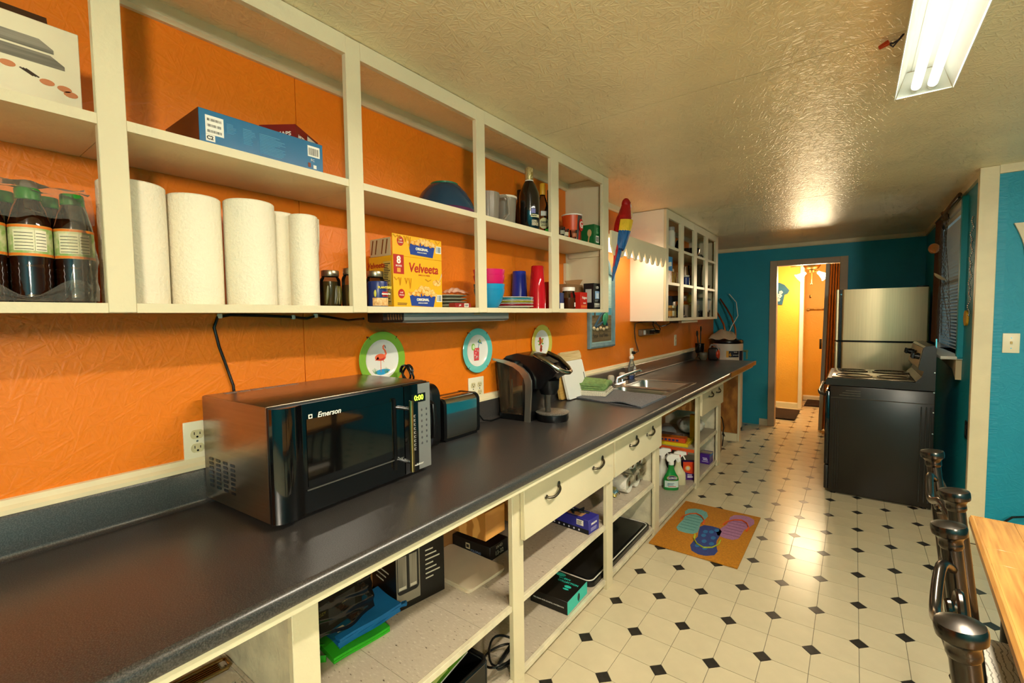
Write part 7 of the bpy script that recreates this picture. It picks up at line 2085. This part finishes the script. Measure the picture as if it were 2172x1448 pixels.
# ================================================================== FAR END OF THE WORKTOP
uc = thing('utensil_crock', 'dark steel utensil holder with spatulas at the far end of the worktop', 'utensil holder', (0.085, 5.50, ZC + 0.0005))
part('holder', B().lathe([(0, 0.075), (0.040, 0.078), (0.046, 0.09), (0.052, 0.185), (0.050, 0.185), (0.044, 0.09), (0, 0.08)], 24), mat('holder_dark', '#3b3632', 0.2, 0.9), uc)
part('stand', B().lathe([(0, 0), (0.055, 0), (0.05, 0.012), (0.03, 0.03), (0.028, 0.06), (0.04, 0.0775), (0, 0.0745)], 22), mat('stand_tan', '#6e5a42', 0.3, 0.5), uc)
for k, (dx_, dy_, h_, c) in enumerate(((-0.02, -0.03, 0.28, '#2c1a10'), (0.01, 0.0, 0.33, '#1a1412'), (-0.03, 0.02, 0.27, '#3f6a5a'))):
    u_ = part('utensil', B().tube([(0, 0, 0.10), (dx_ * 0.7, dy_ * 0.7, 0.2), (dx_, dy_, h_)], [0.006, 0.007, 0.006], 8), mat('ut_' + c[1:], c, 0.5), uc)
    part('utensil_head', B().ball((dx_ * 1.1, dy_ * 1.1, h_ + 0.02), 0.010, 0.020, 0.034), mat('ut_' + c[1:], c), u_)
gp2 = thing('glass_bowl', 'smoky glass sugar bowl in front of the utensil holder', 'bowl', (0.14, 5.44, ZC + 0.0005))
part('bowl', B().lathe([(0, 0), (0.025, 0), (0.045, 0.03), (0.045, 0.06), (0.043, 0.06), (0.042, 0.03), (0, 0.005)], 22), glassy('smoky_glass', '#8a7a62', 0.06, 0.4), gp2)
part('lid', B().lathe([(0.046, 0.06), (0.046, 0.085), (0.03, 0.09), (0, 0.09)], 22), mat('sugar_lid', '#6e6250', 0.4), gp2)
bm_ = thing('hand_vacuum', 'dark appliance with an orange front at the far end of the worktop', 'appliance', (0.235, 5.52, ZC + 0.0005))
part('body', B().box(-0.055, 0.055, -0.06, 0.06, 0, 0.14, 0.02, 3), mat('vac_dark', '#231d1a', 0.35), bm_)
part('orange_front', B().ball((0.045, -0.03, 0.07), 0.025, 0.035, 0.06), mat('vac_orange', '#c8401c', 0.35), bm_)
part('handle', B().tube([(-0.04, -0.03, 0.14), (-0.02, -0.03, 0.175), (0.03, -0.03, 0.165), (0.045, -0.03, 0.13)], 0.011, 10), mat('vac_grey', '#8f8078', 0.4), bm_)
hw_ = thing('water_heater', 'white electric water heater with a black top beyond the worktop', 'water heater', (0.255, 6.13, 0.0))
part('tank', B().lathe([(0, 0.02), (0.165, 0.02), (0.17, 0.03), (0.17, 1.055), (0, 1.055)], 40), mat('heater_white', '#d9d0c0', 0.35), hw_)
part('top_cap', B().lathe([(0.1705, 1.045), (0.174, 1.05), (0.174, 1.075), (0.165, 1.09), (0, 1.092)], 40), BLACK, hw_)
part('base_ring', B().lathe([(0, 0.0), (0.172, 0.0), (0.172, 0.0195), (0, 0.0195)], 40), BLACK, hw_)
part('label_sticker', B().grid(lambda u, v: (0.1712 * math.cos(-1.45 + 0.85 * u), 0.1712 * math.sin(-1.45 + 0.85 * u), 0.885 + 0.075 * v), 12, 1), flat('#141a2c'), hw_)
part('yellow_corner', B().grid(lambda u, v: (0.1716 * math.cos(-1.47 + 0.16 * u), 0.1716 * math.sin(-1.47 + 0.16 * u), 0.883 + 0.078 * v), 4, 1), flat('#e0a22c'), hw_)
Mt = Matrix.Rotation(-1.02 + 0.0, 4, 'Z') @ PX(0.1722, 0, 0)
text('6', 0.055, flat('#e0a22c'), hw_, Mt, (-0.035, 0.915), bold=0.001, h=0.003)
text('YEAR', 0.018, WHITEPRINT, hw_, Mt, (0.025, 0.945), h=0.003)
text('WARRANTY', 0.013, WHITEPRINT, hw_, Mt, (0.03, 0.91), h=0.003)
part('energy_guide', B().grid(lambda u, v: (0.1716 * math.cos(-0.55 + 0.45 * u), 0.1716 * math.sin(-0.55 + 0.45 * u), 0.70 + 0.26 * v), 8, 1), flat('#1a2240'), hw_)
COP = mat('copper_pipe', '#9c5a2c', 0.3, 0.9)
part('pipe', B().tube([(-0.03, -0.02, 1.09), (-0.03, -0.02, 1.20), (-0.05, -0.01, 1.28), (-0.12, 0.02, 1.40), (-0.20, 0.06, 1.52), (-0.235, 0.08, 1.60)], 0.011, 10), COP, hw_)
part('pipe', B().tube([(0.08, 0.05, 1.09), (0.07, 0.06, 1.22), (0.02, 0.10, 1.36), (-0.06, 0.18, 1.48), (-0.15, 0.25, 1.60)], 0.010, 10), COP, hw_)
part('white_line', B().tube([(-0.02, 0.0, 1.09), (0.03, 0.05, 1.25), (0.09, 0.10, 1.38), (0.05, 0.2, 1.55), (-0.05, 0.28, 1.66)], 0.005, 8), WHITE, hw_)
part('valve', B().cyl((0.172, 0.02, 0.955), (0.225, -0.02, 0.955), 0.012, 10).cyl((0.215, -0.015, 0.86), (0.215, -0.015, 0.97), 0.010, 10), mat('valve_green', '#6f8f6a', 0.4), hw_)
pl = thing('foam_pillow', 'crumpled clear bag of packing lying on the water heater', 'bag', (0.215, 6.13, 1.0925))
part('bag', B().grid(lambda u, v: (-0.16 + 0.30 * u, -0.12 + 0.22 * v, 0.004 + 0.115 * (math.sin(PI * u) ** 0.5) * (math.sin(PI * v) ** 0.6) + 0.010 * math.sin(13 * u + 5 * v)), 20, 16, 0.003), glassy('packing_film', '#e0cdb0', 0.2, 0.35), pl)

# ================================================================== WINDOW DRESSING AND RIGHT WALL
bd = thing('window_blind', 'white slatted blind half lowered in the window over the stove', 'blind', (XR + 0.002, 4.81, 1.12))
BLW = mat('blind_white', '#e2e6de', 0.5)
part('head_rail', B().box(-0.015, 0.015, WY0 + 0.005 - 4.81, WY1 - 0.005 - 4.81, 0.955, 0.99), BLW, bd)
slat = None
for k in range(38):
    M = Matrix.Rotation(0.75, 4, 'Y')
    if slat is None:
        slat = part('slat', B().box(-0.012, 0.012, WY0 + 0.006 - 4.81, WY1 - 0.006 - 4.81, -0.0006, 0.0006, 0, 1, M), BLW, bd, smooth=False)
        slat.location = (0, 0, 0.015)
    else:
        c = slat.copy()
        COL.objects.link(c)
        c.parent = bd
        c.location = (0, 0, 0.015 + 0.0248 * k)
for y in (-0.30, 0.30):
    part('ladder_cord', B().cyl((0.013, y, 0.0), (0.013, y, 0.96), 0.0012, 5), BLW, bd)
# fishing net swagged across the window
nt_ = B()
NU, NV = 7, 22
def netp(u, v):
    spread = 0.07 + 0.22 * abs(v - 0.15) ** 1.2
    y = 4.86 + (u - 0.5) * 2 * spread * (0.55 + 0.6 * v) + 0.05 * math.sin(5 * v)
    return (XR - 0.045 - 0.022 * math.sin(u * 7 + v * 4) - 0.010 * math.cos(11 * u), y, 2.16 - 0.93 * v - 0.03 * math.sin(PI * u))
for i in range(NU):
    for s in (1, -1):
        pts = []
        for j in range(NV + 1):
            uu = i / (NU - 1) + s * ((j % 2) - 0.5) * 0.5 / (NU - 1)
            pts.append(netp(min(1, max(0, uu)), j / NV))
        nt_.tube(pts, 0.0013, 4, cap=False)
fn = thing('fishing_net', 'brown decorative fishing net hung in front of the window blind', 'net', (XR - 0.05, 4.6, 1.22))
part('mesh', nt_, mat('net_twine', '#6a543a', 0.8), fn, w=True)
part('gather', B().tube([netp(0.1, 0.0), netp(0.3, -0.02), netp(0.5, 0.02), netp(0.7, 0.0), netp(0.95, 0.03)], 0.017, 8), mat('net_twine', '#4a3a26'), fn, w=True)
part('hang_cord', B().tube([(XR - 0.03, 4.40, 2.205), (XR - 0.045, 4.55, 2.18), netp(0.2, 0.0)], 0.012, 8), mat('net_twine', '#4a3a26'), fn, w=True)
cu = thing('brown_curtain', 'narrow sheer brown curtain at the far side of the window', 'curtain', (XR - 0.05, 5.22, 1.15))
part('cloth', B().grid(lambda u, v: (XR - 0.04 - 0.018 * math.sin(u * 16), 5.14 + 0.22 * u * (0.75 + 0.25 * v), 2.15 - 1.0 * v), 30, 6, 0.002), mat('curtain_brown', '#5a3a22', 0.8), cu, w=True)
part('rod', B().cyl((XR - 0.045, 4.30, 2.165), (XR - 0.045, 5.40, 2.165), 0.008, 8), mat('rod_dark', '#2c2018', 0.4), cu, w=True)
cs = thing('conch_shell', 'orange conch shell hanging in the fishing net', 'shell', (1.99, 4.92, 1.855))
part('shell', B().ball((0, 0, 0.045), 0.035, 0.05, 0.040).tube([(0, 0.02, 0.05), (0, -0.04, 0.03), (0, -0.07, 0.005)], [0.034, 0.024, 0.004], 12), mat('conch_orange', '#c87a3c', 0.35), cs)
part('loop', B().tube([(0.0, 0, 0.075), (0.02, 0.0, 0.10), (0.045, 0.0, 0.12)], 0.002, 5), mat('net_twine', '#4a3a26'), cs)
ws = thing('scallop_shell', 'small white shell caught in the fishing net', 'shell', (2.0, 4.74, 1.655))
part('shell', B().lathe([(0, 0), (0.03, 0.006), (0.045, 0.018), (0.043, 0.020), (0.028, 0.009), (0, 0.003)], 18, Matrix.Rotation(0.7, 4, 'Y')), mat('shell_white', '#d8c9a4', 0.5), ws)
part('loop', B().tube([(0.0, 0, 0.01), (0.02, 0.0, 0.03), (0.04, 0.0, 0.045)], 0.002, 5), mat('net_twine', '#4a3a26'), ws)
gar = thing('silver_garland', 'thin silver bead garland hanging by the corner board', 'garland', (XR - 0.012, 4.05, 1.38))
gb_ = B()
for k in range(52):
    gb_.ball((0.004 * math.sin(k), 0.02 * math.sin(k * 0.5), 0.012 * k), 0.006, n=8, m=5)
part('beads', gb_, mat('bead_silver', '#c9cdd2', 0.2, 0.9), gar, kind='stuff')
sun = thing('sun_ornament', 'small yellow sun cut-out on the teal wall near the corner', 'wall ornament', (XR - 0.001, 4.17, 1.31))
part('disc', B().prism(ellipse(0, 0.05, 0.055, 0.05, 22), -0.012, 0.0, 'x'), mat('sun_yellow', '#d8a82a', 0.5), sun)
bo = thing('wall_outlet', 'black outlet low on the teal wall beside the corner board', 'outlet', (XR - 0.001, 4.02, 0.60))
part('plate', B().box(-0.008, 0, -0.035, 0.035, 0, 0.11, 0.002, 1), BLACK, bo)
part('receptacle', B().box(-0.011, -0.0082, -0.016, 0.016, 0.06, 0.09, 0.001, 1), mat('recess_grey', '#33312e', 0.4), bo)
part('receptacle', B().box(-0.011, -0.0082, -0.016, 0.016, 0.02, 0.05, 0.001, 1), mat('recess_grey', '#33312e'), bo)
sw = outlet('light_switch', 'ivory light switch on the bright teal wall', 2.229, 1.218, 1, 0.0, True)
sw.location = (2.229, YR - 0.001, 1.218)
sw.rotation_euler = (0, 0, -PI / 2)
pq = thing('wooden_plaque', 'cream wooden cut-out with a concave side at the right edge of the picture', 'wall ornament', (2.30, YR - 0.001, 1.712))
pl_ = [(-0.034 + 0.0, 0.0), (0.10, 0.0), (0.10, 0.19), (-0.082, 0.19)] + [(-0.082 + 0.048 * math.sin(PI / 2 * k / 8), 0.19 - 0.19 * (k / 8)) for k in range(1, 8)]
part('board', B().prism(pl_, -0.016, 0.0, 'y'), mat('plaque_cream', '#e3d5b4', 0.5), pq)
solo('floor_cord', B().tube([(2.12, 3.80, 0.006), (2.16, 3.78, 0.03), (2.19, 3.79, 0.10), (2.22, 3.80, 0.17), (2.26, 3.81, 0.21), (2.32, 3.82, 0.225), (2.42, 3.82, 0.20)], 0.006, 8), BLACK, 'black cord looping up the teal wall behind the table', 'cord')

# ================================================================== DOORMAT
rg = thing('door_mat', 'orange coir mat with three flip-flop motifs on the tiled floor', 'mat', (0.765, 3.095, 0.0005))
COIR = mat('orange_coir', '#c9821c', 0.95, var=0.12, scale=90, bump=0.8, bscale=260)
part('coir', B().box(-0.25, 0.25, -0.39, 0.39, 0, 0.009, 0.003), COIR, rg)
Fm = face((0, 0, 0.009), (0, 1, 0), (-1, 0, 0))   # u along +y (away), v towards the cabinet


def sole(cy, cx, ang, s=1.58, t=1.16):
    """Outline of a flip-flop sole, in the mat's (y, -x) plane."""
    pts = [(-0.125, 0.0), (-0.12, 0.04), (-0.095, 0.058), (-0.05, 0.055), (0.0, 0.047), (0.04, 0.052), (0.085, 0.066), (0.12, 0.056), (0.14, 0.02), (0.142, -0.015), (0.125, -0.05), (0.085, -0.066), (0.04, -0.058), (0.0, -0.047), (-0.05, -0.053), (-0.095, -0.056), (-0.12, -0.038)]
    c, q = math.cos(ang), math.sin(ang)
    return [(cy + c * x * s - q * y * t, cx + q * x * s + c * y * t) for x, y in pts]


def pl2(cy, cx, ang, pts):
    c, q = math.cos(ang), math.sin(ang)
    return [Fm @ Vector((cy + c * x * 1.5 - q * y * 1.16, cx + q * x * 1.5 + c * y * 1.16, 0.001)) for x, y in pts]


for k, (cy, cx, ang, c1, c2_, strap, dots_) in enumerate(((0.062, 0.115, 0.06, '#6fa7a0', '#4f8a86', '#d85a1c', 0), (0.128, -0.140, -0.12, '#a8749a', '#8a5a80', '#d85a1c', 0), (-0.140, -0.030, PI + 0.10, '#33407f', '#2f6fa8', '#b9bf2c', 1))):
    decal('sole_print', [sole(cy, cx, ang)], mat('coir_' + c1[1:], c1, 0.95, bump=0.5, bscale=260, var=0.1, scale=90), rg, Fm, 0.0012)
    if dots_:
        decal('dot_print', [ellipse(cy + 0.085 * a - 0.01, cx + 0.032 * b, 0.024, 0.014, 14) for a, b in ((-1.4, -0.6), (-1.3, 0.8), (-0.4, 0.2), (0.5, -0.9), (0.5, 0.9), (1.4, 0.0), (-0.5, -1.2), (1.2, 1.0), (1.9, -0.7))], mat('coir_' + c2_[1:], c2_, 0.95, bump=0.5, bscale=260), rg, Fm, 0.002)
    else:
        decal('stripe_print', [[(cy + 0.045 * q - 0.008 - 0.13, cx - 0.05), (cy + 0.045 * q - 0.13, cx - 0.05), (cy + 0.045 * q - 0.13, cx + 0.05), (cy + 0.045 * q - 0.008 - 0.13, cx + 0.05)] for q in range(6)], mat('coir_' + c2_[1:], c2_, 0.95, bump=0.5, bscale=260), rg, Fm, 0.002)
    st = B().tube(pl2(cy, cx, ang, [(-0.01, 0.062), (0.03, 0.060), (0.07, 0.035), (0.088, 0.0), (0.07, -0.035), (0.03, -0.060), (-0.01, -0.062)]), 0.011, 8, flat_=0.4)
    part('strap_print', st, mat('coir_' + strap[1:], strap, 0.9), rg)
